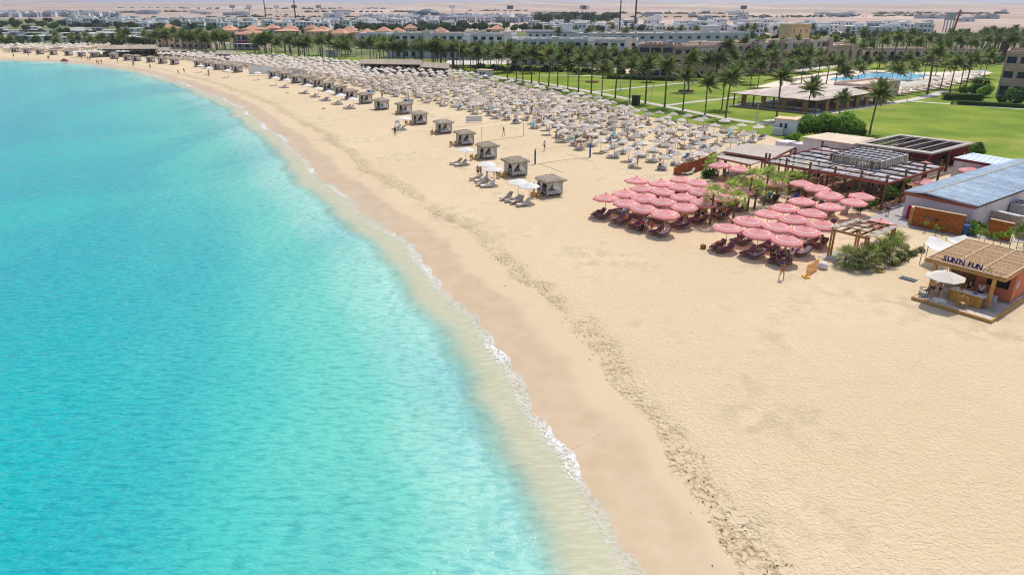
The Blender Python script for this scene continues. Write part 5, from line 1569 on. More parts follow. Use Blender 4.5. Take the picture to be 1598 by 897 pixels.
# ---- the brown hotel
f = Frame('brown_hotel', 'brown three storey hotel with arcades behind the lawn', 'hotel', G(1000, 119))
P_, L_, H_, r_ = facade_block(f, G(994, 119), G(1048, 120), 14, 9.4, 3, 3, 'tan', 'blueglass', .82, .66, 1.8, arches=())
roof_clutter(f, P_, L_, 14, H_, r_, 1, 'tan2')
for k in range(5):
    p = P_(L_ * (.2 + .13 * k), .1, 0); f.part('roof_finial', MB().beam((p.x, p.y, H_ + .8), (p.x, p.y, H_ + 1.4), .7, .6), 'tan', r_)
P_, L_, H_, r_ = facade_block(f, G(1048, 121), G(1078, 121), 12, 8.9, 3, 2, 'tan', 'blueglass', .6, .6, 1.2)
P_, L_, H_, r_ = facade_block(f, G(1078, 120.5), G(1112, 120), 12, 9.3, 3, 3, 'tan2', 'glass', .24, .42, .4, balc=False, arches=(1,))
roof_clutter(f, P_, L_, 12, H_, r_, 2, 'tan2')
P_, L_, H_, r_ = facade_block(f, G(1112, 119.5), G(1126, 118.8), 12, 9.9, 2, 1, 'tan2', 'glass', .45, .6, 1.2, arches=(0,))
P_, L_, H_, r_ = facade_block(f, G(1126, 118.2), G(1288, 104.2), 14, 9.2, 3, 12, 'tan2', 'glass', .76, .68, 2.2, arches=(2, 5, 8))
roof_clutter(f, P_, L_, 14, H_, r_, 3, 'tan2', 20)
for k in (0, 3, 6, 9, 12):
    p = P_(L_ * k / 12, -.5, 0); f.part('stair_pier', MB().beam((p.x, p.y, 0), (p.x, p.y, H_ + 1.3), 1.7, 1.2), 'tan')
for k in (1, 4, 7, 10):
    for s in (0, 1, 2):
        p = P_(L_ * k / 12 + .9, -.18, 0); f.part('arch_screen', MB().beam((p.x, p.y, 3.2 * s + .4), (p.x, p.y, 3.2 * s + 2.6), 1.5, .2), 'hotelwhite')
p = G(1243, 98); 
f = Frame('ochre_tower', 'squat ochre stair tower rising behind the brown hotel roof', 'tower', p)
P_, L_, H_, r_ = facade_block(f, G(1228, 95), G(1257, 94.5), 9, 13.6, 4, 3, 'ochre', 'glass', .16, .4, .3, balc=False)
f = Frame('reception_hall', 'low pinkish tan reception hall with arched door beside the hotel', 'building', G(1310, 100))
P_, L_, H_, r_ = facade_block(f, G(1291, 101), G(1344, 97), 16, 6.4, 1, 4, 'tan2', 'glass', .4, .55, 1.0, balc=False, arches=(0, 1, 2, 3))
roof_clutter(f, P_, L_, 16, H_, r_, 5, 'tan2', 5)
f = Frame('pool_arcade', 'long low tan arcade with dark arches behind the pool', 'building', G(1440, 94))
P_, L_, H_, r_ = facade_block(f, G(1346, 95), G(1540, 96), 9, 4.6, 1, 15, 'tan2', 'glass', .72, .58, 2.0, balc=False, arches=tuple(range(15)), parapet=.4)
f = Frame('corner_hotel', 'taupe three storey hotel wing with blue windows at the lawn hedge', 'hotel', G(1552, 151))
P_, L_, H_, r_ = facade_block(f, G(1553, 151.5), G(1640, 157), 15, 10.8, 3, 4, 'tan', 'blueglass', .7, .56, 1.4)
roof_clutter(f, P_, L_, 15, H_, r_, 6, 'tan2', 8)
# ---- white hotels
f = Frame('white_hotel', 'long white hotel block with flat roof beside the brown hotel', 'hotel', G(800, 101))
P_, L_, H_, r_ = facade_block(f, G(798, 101), G(992, 104), 16, 9.0, 3, 14, 'hotelwhite', 'glass', .6, .58, 1.3)
roof_clutter(f, P_, L_, 16, H_, r_, 7, 'offwhite', 26)
for k in (0, 4, 8, 12):
    p = P_(L_ * (k + 1) / 14, -.8, 0); f.part('stair_pier', MB().beam((p.x, p.y, 0), (p.x, p.y, H_ + (1.6 if k % 8 else .4)), 2.6, 1.8), 'offwhite')
f = Frame('white_hotel', 'long white hotel block behind the dark thatched bar', 'hotel', G(600, 90))
P_, L_, H_, r_ = facade_block(f, G(604, 89.5), G(798, 92), 14, 9.6, 3, 16, 'hotelwhite', 'glass', .6, .58, 1.3, roof='paleplank')
roof_clutter(f, P_, L_, 14, H_, r_, 8, 'tan2', 24)
for k in (0, 5, 10, 15):
    p = P_(L_ * (k + .5) / 16, -.8, 0); f.part('stair_pier', MB().beam((p.x, p.y, 0), (p.x, p.y, H_ + (1.6 if k % 2 else .3)), 2.8, 1.8), 'offwhite')
f = Frame('white_hotel', 'white rear hotel wing with square roof house behind the long block', 'hotel', G(840, 72))
P_, L_, H_, r_ = facade_block(f, G(822, 72.5), G(908, 72.5), 16, 7.4, 2, 8, 'hotelwhite', 'glass', .4, .5, .8)
p = P_(L_ * .72, 6, 0); f.part('roof_house', MB().box((p.x, p.y, H_ + 2.2), (7, 5, 4.6)), 'hotelwhite', r_)
f = Frame('white_hotel', 'white rear hotel wing with wide sandy roof behind the brown hotel', 'hotel', G(1000, 76))
P_, L_, H_, r_ = facade_block(f, G(905, 78), G(1168, 76), 26, 7.4, 2, 18, 'hotelwhite', 'glass', .4, .5, .8)
p = P_(L_ * .80, 10, 0); f.part('roof_house', MB().box((p.x, p.y, H_ + 1.8), (9.5, 6, 4.0)), 'hotelwhite', r_)
roof_clutter(f, P_, L_, 26, H_, r_, 9, 'offwhite', 18)
f = Frame('white_hotel', 'flat white terrace building in the middle of the gardens', 'hotel', G(640, 78))
P_, L_, H_, r_ = facade_block(f, G(560, 76.5), G(700, 77), 18, 7.0, 2, 10, 'hotelwhite', 'glass', .4, .5, .8, roof='paleplank')
# ---- hotels with terracotta roofs at the far end
def hip_roof(f, c, w, d, rz, z, h, over=.6, material='orange_roof', parent=None):
    b = MB(); W2, D2 = w / 2 + over, d / 2 + over
    pts = [(-W2, -D2), (W2, -D2), (W2, D2), (-W2, D2)]
    ridge = max(0, W2 - D2)
    vs = [(*rot2(x, y, rz), z) for x, y in pts] + [(*rot2(-ridge, 0, rz), z + h), (*rot2(ridge, 0, rz), z + h)]
    vs = [(c.x + x, c.y + y, q) for x, y, q in vs]
    b.add(vs, [(0, 1, 5, 4), (1, 2, 5), (2, 3, 4, 5), (3, 0, 4), (3, 2, 1, 0)])
    return f.part('roof', b, material, parent)
f = Frame('terracotta_hotel', 'sandy hotel with hipped terracotta tower roof at the far lawn end', 'hotel', G(262, 75))
P_, L_, H_, r_ = facade_block(f, G(246, 75), G(330, 76), 14, 7.6, 3, 9, 'tan2', 'glass', .5, .55, 1.0, arches=(0, 3, 6))
p = P_(L_ * .2, 4, 0); f.part('tower', MB().box((p.x, p.y, H_ / 2 + 1.2), (7.5, 6, H_ + 2.4)), 'tan2'); hip_roof(f, p, 7.5, 6, 0, H_ + 2.4, 1.8)
f = Frame('glass_front_hotel', 'orange roofed hotel with blue glass front and red band', 'hotel', G(370, 77))
P_, L_, H_, r_ = facade_block(f, G(366, 77), G(404, 77.5), 14, 7.0, 2, 3, 'tan2', 'blueglass', .85, .75, .5, balc=False)
p = P_(L_ / 2, 7, 0); hip_roof(f, p, L_, 14, 0, H_ + .4, 2.2, 1.0)
p0, p1 = P_(-8, -1.5, 0), P_(L_ + 2, -1.5, 0)
f.part('canopy', MB().slab((p0.x, p0.y - 3, 3.0), (p1.x, p1.y - 3, 3.0), (p1.x, p1.y, 3.2), (p0.x, p0.y, 3.2), .25), 'white'); f.part('red_band', MB().beam((p0.x + 8, p0.y, 3.9), (p1.x, p1.y, 3.9), .2, .5), 'red')
for k in range(7):
    q = p0.lerp(p1, k / 6); f.part('column', MB().beam((q.x, q.y - 2.8, 0), (q.x, q.y - 2.8, 2.9), .35, .35), 'white')
f = Frame('terracotta_hotel', 'long row of terracotta roofed garden wings behind the palms', 'hotel', G(440, 66))
for i, (xa, xb, y) in enumerate(((335, 362, 61), (375, 412, 59), (428, 462, 62), (478, 508, 63), (526, 556, 65))):
    P_, L_, H_, r_ = facade_block(f, G(xa, y), G(xb, y + .2), 10, 5.0, 2, 4, 'tan2', 'glass', .45, .5, .8, parapet=0)
    p = P_(L_ / 2, 5, 0); hip_roof(f, p, L_, 10, 0, H_ + .3, 1.4, .5)
HIPW = MB().box((0, 0, 2.6), (9, 8, 5.4)).mesh('pavilion_wall', 'tan2')
b = MB(); b.add([(-5.3, -4.8, 5.2), (5.3, -4.8, 5.2), (5.3, 4.8, 5.2), (-5.3, 4.8, 5.2), (-.6, 0, 7.9), (.6, 0, 7.9)], [(0, 1, 5, 4), (1, 2, 5), (2, 3, 4, 5), (3, 0, 4), (3, 2, 1, 0)])
HIPR = b.mesh('pavilion_roof', 'orange_roof'); HIPO = MB().box((0, -4.02, 2.4), (1.6, .12, 2.6)).mesh('pavilion_window', 'glass')
for i, (x, y) in enumerate(((427, 56), (488, 57), (505, 60), (532, 66), (547, 60), (575, 66), (622, 64), (641, 56), (688, 63), (776, 58), (600, 62), (395, 58), (360, 58), (455, 57))):
    t = thing('roof_pavilion', f'pavilion with orange hipped roof rising above the trees, {nth(i)} of the scattered ones', 'pavilion', G(x, y), random.uniform(-.2, .2), 'orange hipped pavilions')
    link('wall', HIPW, t); link('roof', HIPR, t)
    for dx in (-2.6, 0, 2.6): link('window', HIPO, t, (dx, 0, 0))

# ---- far town of villas
def villa_meshes():
    out = []
    for i, (w, d, h, two) in enumerate(((11, 9, 6.2, 1), (15, 9, 6.8, 0), (9, 8, 7.4, 1), (18, 10, 6.4, 1), (12, 10, 9.2, 0))):
        for m in ('villawhite', 'villagrey'):
            b = MB().box((0, 0, h / 2 - .2), (w, d, h + .4))
            if two: b.box((w * .2, d * .1, h + 1.2), (w * .45, d * .6, 2.4))
            wall = b.mesh(f'villa_wall_{i}', m)
            rb = MB().box((0, 0, h + .12), (w + .7, d + .7, .3))
            out.append((wall, rb.mesh(f'villa_roof_{i}', 'offwhite' if m == 'villawhite' else 'villagrey'), w, d, h))
    return out
VILLAS = villa_meshes()
VWIN = MB().box((0, 0, 0), (1.7, .3, 1.7)).mesh('villa_window', 'glass'); VLOG = MB().box((0, 0, 0), (3.2, .3, 2.0)).mesh('villa_loggia', 'glass')
TOWN = [('in the hazy far seaside town', -10, 185, 22.5, 27.5, 80, .55), ('in the pale band above the far gardens', 100, 330, 34, 42, 36, .1), ('in the long white row before the desert', 200, 720, 38, 46.5, 72, .15), ('in the dense quarter at the desert edge', 560, 905, 28, 36, 90, .6),
        ('in the white villa rows behind the hotels', 830, 1200, 40, 55, 52, .1), ('in the white villa rows behind the pool', 1200, 1455, 43, 55, 36, .1), ('among the low gardens at the far shore', -10, 235, 48, 68, 34, .05)]
rt = random.Random(11)
placed = []
for where, x0, x1, y0, y1, n, pg in TOWN:
    cells = []
    tries = 0
    while len(cells) < n and tries < 6000:
        tries += 1
        x = rt.uniform(x0, x1); y = y0 + (y1 - y0) * rt.random() ** .8
        g = G(x, y)
        if all((g.x - q.x) ** 2 + ((g.y - q.y)) ** 2 > 11.5 ** 2 for q in placed):
            placed.append(g); cells.append((x, y, g))
    cells.sort()
    for i, (x, y, g) in enumerate(cells):
        k = rt.randrange(5) * 2 + (1 if rt.random() < pg else 0)
        if where.startswith('among'): k = 2 + (0 if rt.random() < .8 else 1)
        wall, roof, w, d, h = VILLAS[k]
        zs = .62 if where.startswith('among') else 1.0
        t = thing('villa', f'{"grey" if k % 2 else "white"} flat roofed villa {where}, {nth(i)} from the sea', 'villa', g, rt.uniform(-.25, .25), 'villas of the far town', (.82, .82, .85 * zs))
        link('wall', wall, t); link('roof', roof, t)
        for j in range(3):
            link('window', VLOG if j == 1 else VWIN, t, ((j - 1) * w * .32, -d / 2 - .02, h * .28), 0)
            link('window', VWIN, t, ((j - 1) * w * .32, -d / 2 - .02, h * .72), 0)

# ---- things of the far plain: masts, billboards, dome, water tower
def mast(px, py, h, label, r=.35):
    t = thing('radio_mast', label, 'mast', G(px, py))
    link('shaft', MB().tube([(0, 0, 0), (0, 0, h * .5), (0, 0, h)], [r, r * .8, r * .5], 8).mesh('mast_shaft', 'mast'), t)
    for z in (.82, .93):
        for k in range(3):
            a = k * 2.09; link('antenna', MB().box((1.0 * math.cos(a), 1.0 * math.sin(a), h * z), (.35, .35, 2.2), a).mesh('antenna', 'grey'), t)
    return t
mast(415.5, 33, 60, 'thin dark radio mast at the desert edge, one nearer the sea', .7)
mast(462, 34, 60, 'thin dark radio mast at the desert edge beside the billboard', .8)
mast(966, 59, 36, 'dark radio mast behind the white hotel, thinner one', .55); mast(990, 54, 42, 'dark radio mast behind the white hotel, thicker one', .75)
t = thing('water_tower', 'grey box water tower on legs in the desert with a leaning mast', 'water tower', G(1478, 50))
link('tank', MB().box((0, 0, 12), (6.5, 5, 6)).mesh('tower_tank', 'villagrey'), t)
for sx in (-2.6, 2.6):
    for sy in (-2, 2): link('leg', MB().beam((sx, sy, 0), (sx, sy, 9.2), .7, .7).mesh('tower_leg', 'grey'), t)
link('mast', MB().beam((5, 0, 0), (7.2, 0, 17), 1.2, 1.0).mesh('tower_mast', 'rust'), t)
solo('dome', MB().tube([(0, 0, -1), (0, 0, 3), (0, 0, 8), (0, 0, 11), (0, 0, 12.5)], [17, 18, 14, 8, 1], 20).mesh('dome', 'slate', True), 'blue grey dome standing in the pale desert', 'dome', G(668, 24.5), 0, None, (1.3, 1, .9))
for i, (x, y) in enumerate(((433, 23), (460, 22), (498, 22), (706, 23), (796, 25), (909, 25), (914, 25), (1159, 25), (364, 22), (390, 22))):
    t = thing('billboard', f'billboard on a post in the desert, {nth(i)} from the radio masts', 'billboard', G(x, y), 0, 'billboards of the desert road')
    link('post', MB().tube([(0, 0, 0), (0, 0, 12)], .8, 6).mesh('billboard_post', 'grey'), t); link('panel', MB().box((0, 0, 14), (11, 1, 6)).mesh('billboard_panel', ('villawhite', 'slate', 'cgrey')[i % 3]), t)
rr_ = random.Random(4)
for i in range(34):   # sheds and half built houses out in the desert
    x, y = (rr_.uniform(1000, 1590), rr_.uniform(19, 36)) if i < 22 else (rr_.uniform(200, 700), rr_.uniform(21, 30))
    wall, roof, w, d, h = VILLAS[rr_.randrange(10)]
    t = thing('desert_house', f'lone low house out in the desert plain, {nth(i)} one', 'house', G(x, y), rr_.uniform(-.4, .4), 'houses of the desert plain', (rr_.uniform(1, 3), 1, rr_.uniform(.5, .8)))
    link('wall', wall, t); link('roof', roof, t); link('window', VLOG, t, (0, -d / 2 - .02, h * .4))

# ---- dark thatched beach bars
def thatch_bar(pxs, z, label, posts=8):
    c = corners(pxs, z)
    f = Frame('thatched_bar', label, 'beach bar', (c[1].x, c[1].y, 0))
    up = Vector((0, 0, 1.1))
    m0, m1 = (c[0] + c[3]) / 2 + up, (c[1] + c[2]) / 2 + up
    n = 10
    for i in range(n):
        a, b_ = i / n, (i + 1) / n
        f.part('thatch_bundle', MB().slab(c[0].lerp(c[1], a), c[0].lerp(c[1], b_), m0.lerp(m1, b_), m0.lerp(m1, a), .2), 'thatch')
        f.part('thatch_bundle', MB().slab(m0.lerp(m1, a), m0.lerp(m1, b_), c[3].lerp(c[2], b_), c[3].lerp(c[2], a), .2), 'thatch')
    for i in range(posts):
        p = bil(c, .03 + .94 * i / (posts - 1), .06, 0); f.part('post', MB().beam((p.x, p.y, 0), (p.x, p.y, z - .1), .3, .3), 'darkthatch')
    p, q = bil(c, .04, .5, 0), bil(c, .96, .5, 0); f.part('back_wall', MB().beam((p.x, p.y, z / 2), (q.x, q.y, z / 2), .3, z - .2), 'darkthatch')
    p, q = bil(c, .2, .12, 0), bil(c, .8, .12, 0); f.part('counter', MB().beam((p.x, p.y, .55), (q.x, q.y, .55), .5, 1.1), 'darkthatch')
thatch_bar([(560, 99.5), (657, 101), (662, 97), (568, 95)], 3.2, 'dark thatched beach bar at the upper edge of the umbrella field')
thatch_bar([(655, 104.5), (700, 107), (704, 102), (660, 100)], 3.0, 'smaller dark thatched hut beside the long beach bar', 5)
thatch_bar([(150, 77), (246, 76.2), (244, 72), (160, 72.5)], 3.4, 'far thatched beach bar behind the row of white parasols', 9)
thatch_bar([(246, 79.5), (292, 79.5), (292, 77), (246, 77)], 2.6, 'low dark hut beside the far thatched bar', 5)
thatch_bar([(337, 84.5), (368, 85.5), (370, 82.5), (340, 82)], 2.6, 'low dark hut at the far end of the lawn', 5)

# ---- open restaurant under a roof of palm mats
C = corners([(1139, 145.5), (1275, 157.5), (1405, 140.5), (1262, 131)], 3.0)
f = Frame('mat_roof_restaurant', 'open restaurant with low roof of palm mats on brown piers', 'restaurant', (C[1].x, C[1].y, 0))
rb = f.part('roof', MB().slab(*[q + Vector((0, 0, 0)) for q in C], .12), 'wood')
NU, NV = 15, 9
def rz_(u, v): return 3.06 + 1.15 * min(1, min(u, 1 - u) * 2.6, min(v, 1 - v) * 2.6) 
for i in range(NU):
    for k in range(NV):
        if i > 10 and k > 5: continue
        a0, a1, b0, b1 = i / NU - .004, (i + 1) / NU + .004, k / NV - .006, (k + 1) / NV + .004
        j = random.uniform(0, .07)
        q = [bil(C, a0, b0, rz_(a0, b0) + j), bil(C, a1, b0, rz_(a1, b0) + j), bil(C, a1, b1, rz_(a1, b1) + j + .05), bil(C, a0, b1, rz_(a0, b1) + j + .05)]
        f.part('roof_mat', MB().slab(*q, .06), 'mat', rb)
for i in range(9):
    p = bil(C, .03 + .94 * i / 8, .03, 0); f.part('pier', MB().beam((p.x, p.y, -.1), (p.x, p.y, 2.95), 1.0 if i % 2 else .3, .6 if i % 2 else .25), 'teak' if i % 2 else 'wood')
for i in range(1, 8):
    p = bil(C, .97, .03 + .94 * i / 8, 0); f.part('pier', MB().beam((p.x, p.y, -.1), (p.x, p.y, 2.95), .8, .8), 'teak')
for i in range(4):
    p, q = bil(C, .10 + .22 * i, .5, 0), bil(C, .20 + .22 * i, .5, 0); f.part('inner_wall', MB().beam((p.x, p.y, 1.4), (q.x, q.y, 1.4), .3, 2.8), 'offwhite')
p, q = bil(C, .02, .08, 0), bil(C, .97, .08, 0); f.part('floor', MB().slab(*inset(C, .01, .99, .01, .99, .16), .1), 'paving'); f.part('railing', MB().beam((p.x, p.y, .7), (q.x, q.y, .7), .08, .5), 'offwhite')
f2 = Frame('kitchen_block', 'tan flat roofed kitchen block at the end of the mat roof', 'building', G(1360, 158))
facade_block(f2, G(1338, 158), G(1401, 149), 7, 3.5, 1, 5, 'tan2', 'glass', .22, .6, .4, balc=False, parapet=.5)
# ---- small white kiosks on the lawn
def small_kiosk(px, py, w, d, h, rz, label):
    t = thing('white_kiosk', label, 'kiosk', G(px, py), rz)
    link('wall', MB().box((0, 0, h / 2), (w, d, h)).mesh('kiosk_wall', 'hotelwhite'), t); r = link('roof', MB().box((0, 0, h + .08), (w + .5, d + .5, .18)).mesh('kiosk_roof', 'paleplank'), t)
    for dx in (-w * .2, w * .05): link('window', MB().box((dx, -d / 2 - .02, h * .6), (.45, .06, .9)).mesh('kiosk_window', 'glass'), t)
    link('door', MB().box((w / 2 + .02, 0, 1.0), (.06, .8, 2.0)).mesh('kiosk_door', 'offwhite'), t)
    link('annex', MB().box((-w * .25, -d * .7, h * .25), (w * .5, d * .5, h * .5)).mesh('kiosk_annex', 'hotelwhite'), t)
small_kiosk(1226, 209, 3.6, 3.0, 2.8, -.6, 'small white two-window kiosk beside the big green bush')
small_kiosk(757, 122, 4.6, 2.5, 2.5, -.5, 'small white hut at the promenade by the umbrella field')
small_kiosk(520, 89, 5.5, 3, 3.0, 0, 'white first aid hut on the far lawn')
t = thing('towel_hut', 'dark square towel hut at the promenade edge', 'hut', G(992, 164.5), -.5)
link('body', MB().box((0, 0, 1.1), (1.6, 1.6, 2.2)).mesh('hut_body', 'dark'), t); link('roof', MB().box((0, 0, 2.25), (1.8, 1.8, .1)).mesh('hut_roof', 'dark'), t)

# ---- trees, bushes, hedges of the gardens
for i, (x, y, s) in enumerate(((1254, 208, 2.4), (1268, 205, 2.9), (1286, 204, 2.9), (1301, 206, 2.7), (1317, 205, 3.0), (1331, 208, 2.5), (1240, 219, 1.2), (1231, 222, 1.1), (1344, 211, 1.2))):
    bush('shrub', G(x, y), s, s, s * 1.25, f'bright green bush in the clump beside the small white kiosk, {nth(i)} from the kiosk', 'bush', 'clump of bright bushes by the white kiosk')
hedge(G(1472, 156), G(1530, 157), 3.0, 1.6, 'tall clipped hedge before the taupe hotel wing')
hedge(G(1484, 163), G(1640, 172), 1.6, 1.0, 'long low dark hedge along the lawn edge')
for i, (x, y, s) in enumerate(((1520, 149, 2.6), (1534, 152, 2.6), (1528, 143, 2.8), (1580, 160, 2.6), (1592, 163, 3.0), (1505, 147, 1.8), (1563, 161, 1.6))):
    bush('shrub' if i % 2 else 'hedge', G(x, y), s, s, s * 1.3, f'round garden bush at the foot of the taupe hotel wing, {nth(i)} one', 'bush', 'garden bushes at the taupe wing')
for i in range(34):
    x = 745 + i * 11 + rt.uniform(-4, 4); y = 107 + (x - 745) * .036 + rt.uniform(-1, 1.5)
    s = rt.uniform(1.2, 2.2)
    bush(rt.choice(('hedge', 'tree', 'shrub')), G(x, y), s, s, s, f'garden bush along the foot of the hotels, {nth(i)} from the white hut', 'bush', 'garden bushes before the hotels')
hedge(G(756, 110), G(855, 112.5), 1.5, 1.1, 'clipped dark hedge before the white hotel'); hedge(G(940, 123), G(1065, 127.5), 1.5, 1.2, 'clipped dark hedge before the brown hotel')
for i, (x, y) in enumerate(((924, 129), (1071, 143))):
    solo('flower_bed', MB().tube([(0, 0, 0), (0, 0, .35), (0, 0, .5)], [2.3, 2.1, .8], 14).mesh('flower_bed', 'soil'), ('round dark flower bed under a palm on the upper lawn', 'round dark flower bed in the middle of the lower lawn')[i], 'flower bed', G(x, y), 0, None, (1, .8, 1))
for i in range(26):   # mixed trees between the far buildings
    pass
def scatter_trees(n, x0, x1, yf, label, group, size=(2.5, 4.0), kinds=('tree', 'tree', 'hedge')):
    c = []
    for i in range(n):
        x = x0 + (x1 - x0) * (i + rt.random()) / n
        c.append((x, yf(x)))
    for i, (x, y) in enumerate(c):
        s = rt.uniform(*size)
        bush(rt.choice(kinds), G(x, y), s * 1.2, s, s * rt.uniform(1.0, 1.3), f'{label}, {nth(i)} from the sea', 'tree', group, 'garden_tree', .45)
scatter_trees(46, -5, 250, lambda x: rt.uniform(55, 74), 'dark garden tree among the low far buildings', 'trees of the far gardens', (2.6, 4.2))
scatter_trees(44, -5, 300, lambda x: rt.uniform(36, 50), 'hazy tree between the far villas', 'trees between the far villas', (3.5, 5.5))
scatter_trees(40, 180, 720, lambda x: rt.uniform(48, 58), 'dark tree between white rows and terracotta roofs', 'trees before the white rows', (3.5, 5))
scatter_trees(46, 560, 1000, lambda x: rt.uniform(44, 56), 'grey green tree in the belt behind the white hotels', 'tree belt behind the white hotels', (4, 6))
scatter_trees(34, 840, 960, lambda x: rt.uniform(32, 37), 'hazy tree in the plantation at the desert edge', 'plantation at the desert edge', (6, 9))
scatter_trees(34, 1000, 1500, lambda x: rt.uniform(58, 70), 'tree between the hotels and the white villa rows', 'trees before the villa rows', (3, 4.5))
scatter_trees(26, 1340, 1560, lambda x: rt.uniform(94, 104), 'leafy tree in the pool garden', 'trees of the pool garden', (1.6, 3), ('shrub', 'hedge', 'tree'))

# ---- palms
PROM = [(1357, 209.4, 153), (1257, 185.6, 145), (1211, 188, 127), (1132, 186, 127), (1126, 172, 131), (1100, 180, 136), (1065.5, 173, 126), (1074, 143, 99), (1037, 168, 111), (1007, 162, 109), (982, 158, 110), (960, 154, 106), (939, 150.5, 114), (922.5, 146.7, 100), (902.5, 144, 101), (886, 140, 107), (870, 138, 99), (856, 135, 92),
        (841, 130, 96), (829.5, 130, 89), (816, 127, 89), (806, 125, 94), (792, 123, 84), (775.5, 115, 92), (755, 108, 86), (744, 114, 86), (713, 106.6, 81)]
for i, (x, y, ty) in enumerate(PROM):
    palm(x, y, ty, f'windblown palm along the lawn promenade, {nth(i)} from the bush clump', 'palms along the promenade', rich=i < 15, size=1.45 if i < 15 else 1.55)
for i, (x, y, ty) in enumerate(((1309, 182, 157),)):
    palm(x, y, ty, 'low palm at the corner of the mat roofed restaurant', 'palms along the promenade', True, .95)
POOLP = [(1447, 147, 88), (1482, 144, 104), (1497, 140, 106), (1467, 139.5, 106), (1507, 137.5, 99), (1250, 131, 104), (1289, 133.5, 99), (1303, 133.5, 104), (1314, 133.5, 118), (1338, 129, 111), (1390.6, 129, 111), (1420, 126, 110), (1275, 129, 101), (1323, 100, 69), (1296, 92, 66), (1171, 132, 105), (1182, 137, 108), (1230, 125, 105), (1329, 127, 106), (1398, 131, 114), (1441, 124, 98), (1368, 113, 97), (1460, 118, 92), (1412, 113, 94),
         (1150, 128, 108), (1140, 118, 92), (1155, 114, 70), (1180, 110, 72), (1213, 108, 74), (1237, 106, 72), (1265, 104, 70), (1196, 112, 80), (1130, 119, 77), (1535, 122, 92), (1528, 117, 88), (1352, 108, 75), (1372, 106, 70), (1392, 104, 66), (1408, 103, 68), (1424, 104, 72), (1440, 102, 66), (1455, 101, 70), (1470, 104, 74), (1486, 100, 68), (1510, 102, 72), (1532, 98, 66), (1548, 96, 66), (1340, 104, 76), (1015, 128, 100), (1100, 126, 100), (1120, 126, 97), (1086, 124, 96)]
POOLP.sort()
for i, (x, y, ty) in enumerate(POOLP):
    palm(x, y, ty, f'palm in the pool and hotel garden, {nth(i)} counting inland from the promenade', 'palms of the pool garden', False, 1.45)
rp_ = random.Random(21)
far_palms = []
def palm_band(n, x0, x1, yf, hpx, label, group, size=1.25, mass=False):
    if mass:                      # far groves that read as one mass
        for i in range(n):
            x = x0 + (x1 - x0) * rp_.random(); y = yf(x); g = G(x, y)
            far_palms.append((rp_.randrange(3), g.x, g.y, 0, rp_.uniform(-.4, .4), size * rp_.uniform(.85, 1.15)))
        return
    xs_ = sorted(x0 + (x1 - x0) * rp_.random() for i in range(n))
    for i, x in enumerate(xs_):
        y = yf(x); palm(x, y, y - hpx * rp_.uniform(.8, 1.15), f'{label}, {nth(i)} from the sea', group, False, size)
palm_band(78, 245, 710, lambda x: 83 + (x - 245) * .047 + rp_.uniform(-2.5, 2), 25, 'tall palm in the dense row above the umbrella field', 'palm row at the far lawn', 1.55)
palm_band(34, 200, 560, lambda x: 76 + (x - 200) * .03 + rp_.uniform(-2, 3), 20, 'palm in the second row before the terracotta hotels', 'palms before the terracotta hotels', 1.4)
palm_band(40, 700, 1290, lambda x: 106 + (x - 700) * .042 - max(0, x - 1050) * .085 + rp_.uniform(-2, 4), 24, 'palm scattered over the upper lawn before the hotels', 'palms of the upper lawn', 1.5)
palm_band(48, 600, 1000, lambda x: 99 + (x - 600) * .04 + rp_.uniform(-3, 3), 24, 'palm before the white hotel fronts', 'palms before the white hotels', 1.55)
palm_band(56, 1475, 1605, lambda x: rp_.uniform(74, 96), 26, 'palm in the dense grove beyond the pool arcade', 'palm grove beyond the pool', 1.5, True)
palm_band(26, 1330, 1480, lambda x: rp_.uniform(76, 92), 22, 'palm behind the pool arcade', 'palms behind the arcade', 1.4, True)
palm_band(26, 850, 1330, lambda x: rp_.uniform(62, 76), 16, 'palm rising behind the hotel roofs', 'palms behind the hotels', 1.4, True)
palm_band(16, 0, 240, lambda x: rp_.uniform(68, 77), 12, 'palm by the low far buildings', 'palms of the far gardens', 1.4)
def whole_palm(k):
    b = MB().tube([(0, 0, 0), (.05, 0, 2.5), (.12, 0, 5.0)], [.2, .14, .12], 6, 2)
    for az, pitch, q, s in crown_parts(34, 300 + k, .3):
        M = np.array(frond_matrix(az, pitch, s)); v, f_, mi = FP[q]; o = len(b.v)
        b.v += [(p[0] + .12, p[1], p[2] + 5.0) for p in (v @ M.T)]; b.f += [tuple(i + o for i in h) for h in f_]; b.m += mi
    return b.mesh(f'whole_palm_{k}', ['frond', 'dryfrond', 'trunk'])
batch('far_palms', [whole_palm(k) for k in range(3)], far_palms, 'stuff', 'dense far palm groves beyond the pool and behind the hotels')
# ---- pool furniture
SUNB = [MB().slab((-.95, -.32, .3), (.95, -.32, .34), (.95, .32, .34), (-.95, .32, .3), .12).mesh('pool_bed', 'cream')]
for i in range(24):
    x = 1404 + i * 5.8; y = 136.5 - i * 1.02 + (i % 2) * 2.2
    parasol(x, y - 5, f'white square parasol in the row beside the pool, {nth(i)} from the kitchen block', 'white parasols beside the pool', SQUARE, 'white', 1.15)
for i in range(13):
    x = 1228 + i * 8.2; y = 112.5 - i * .95
    parasol(x, y - 1, f'white square parasol in the row at the hotel arcade, {nth(i)} from the promenade', 'white parasols at the arcade', SQUARE, 'white', 1.2)
rs = random.Random(8)
pb_ = []
for i in range(60):
    t = rs.random(); x = 1404 + 120 * t; y = 143 - 20 * t + rs.uniform(-3, 2)
    g = G(x, y); pb_.append((0, g.x, g.y, .1, rs.uniform(.4, .9), 1))
batch('pool_loungers', SUNB, pb_, 'stuff', 'cream sunbeds crowded along the pool edge')
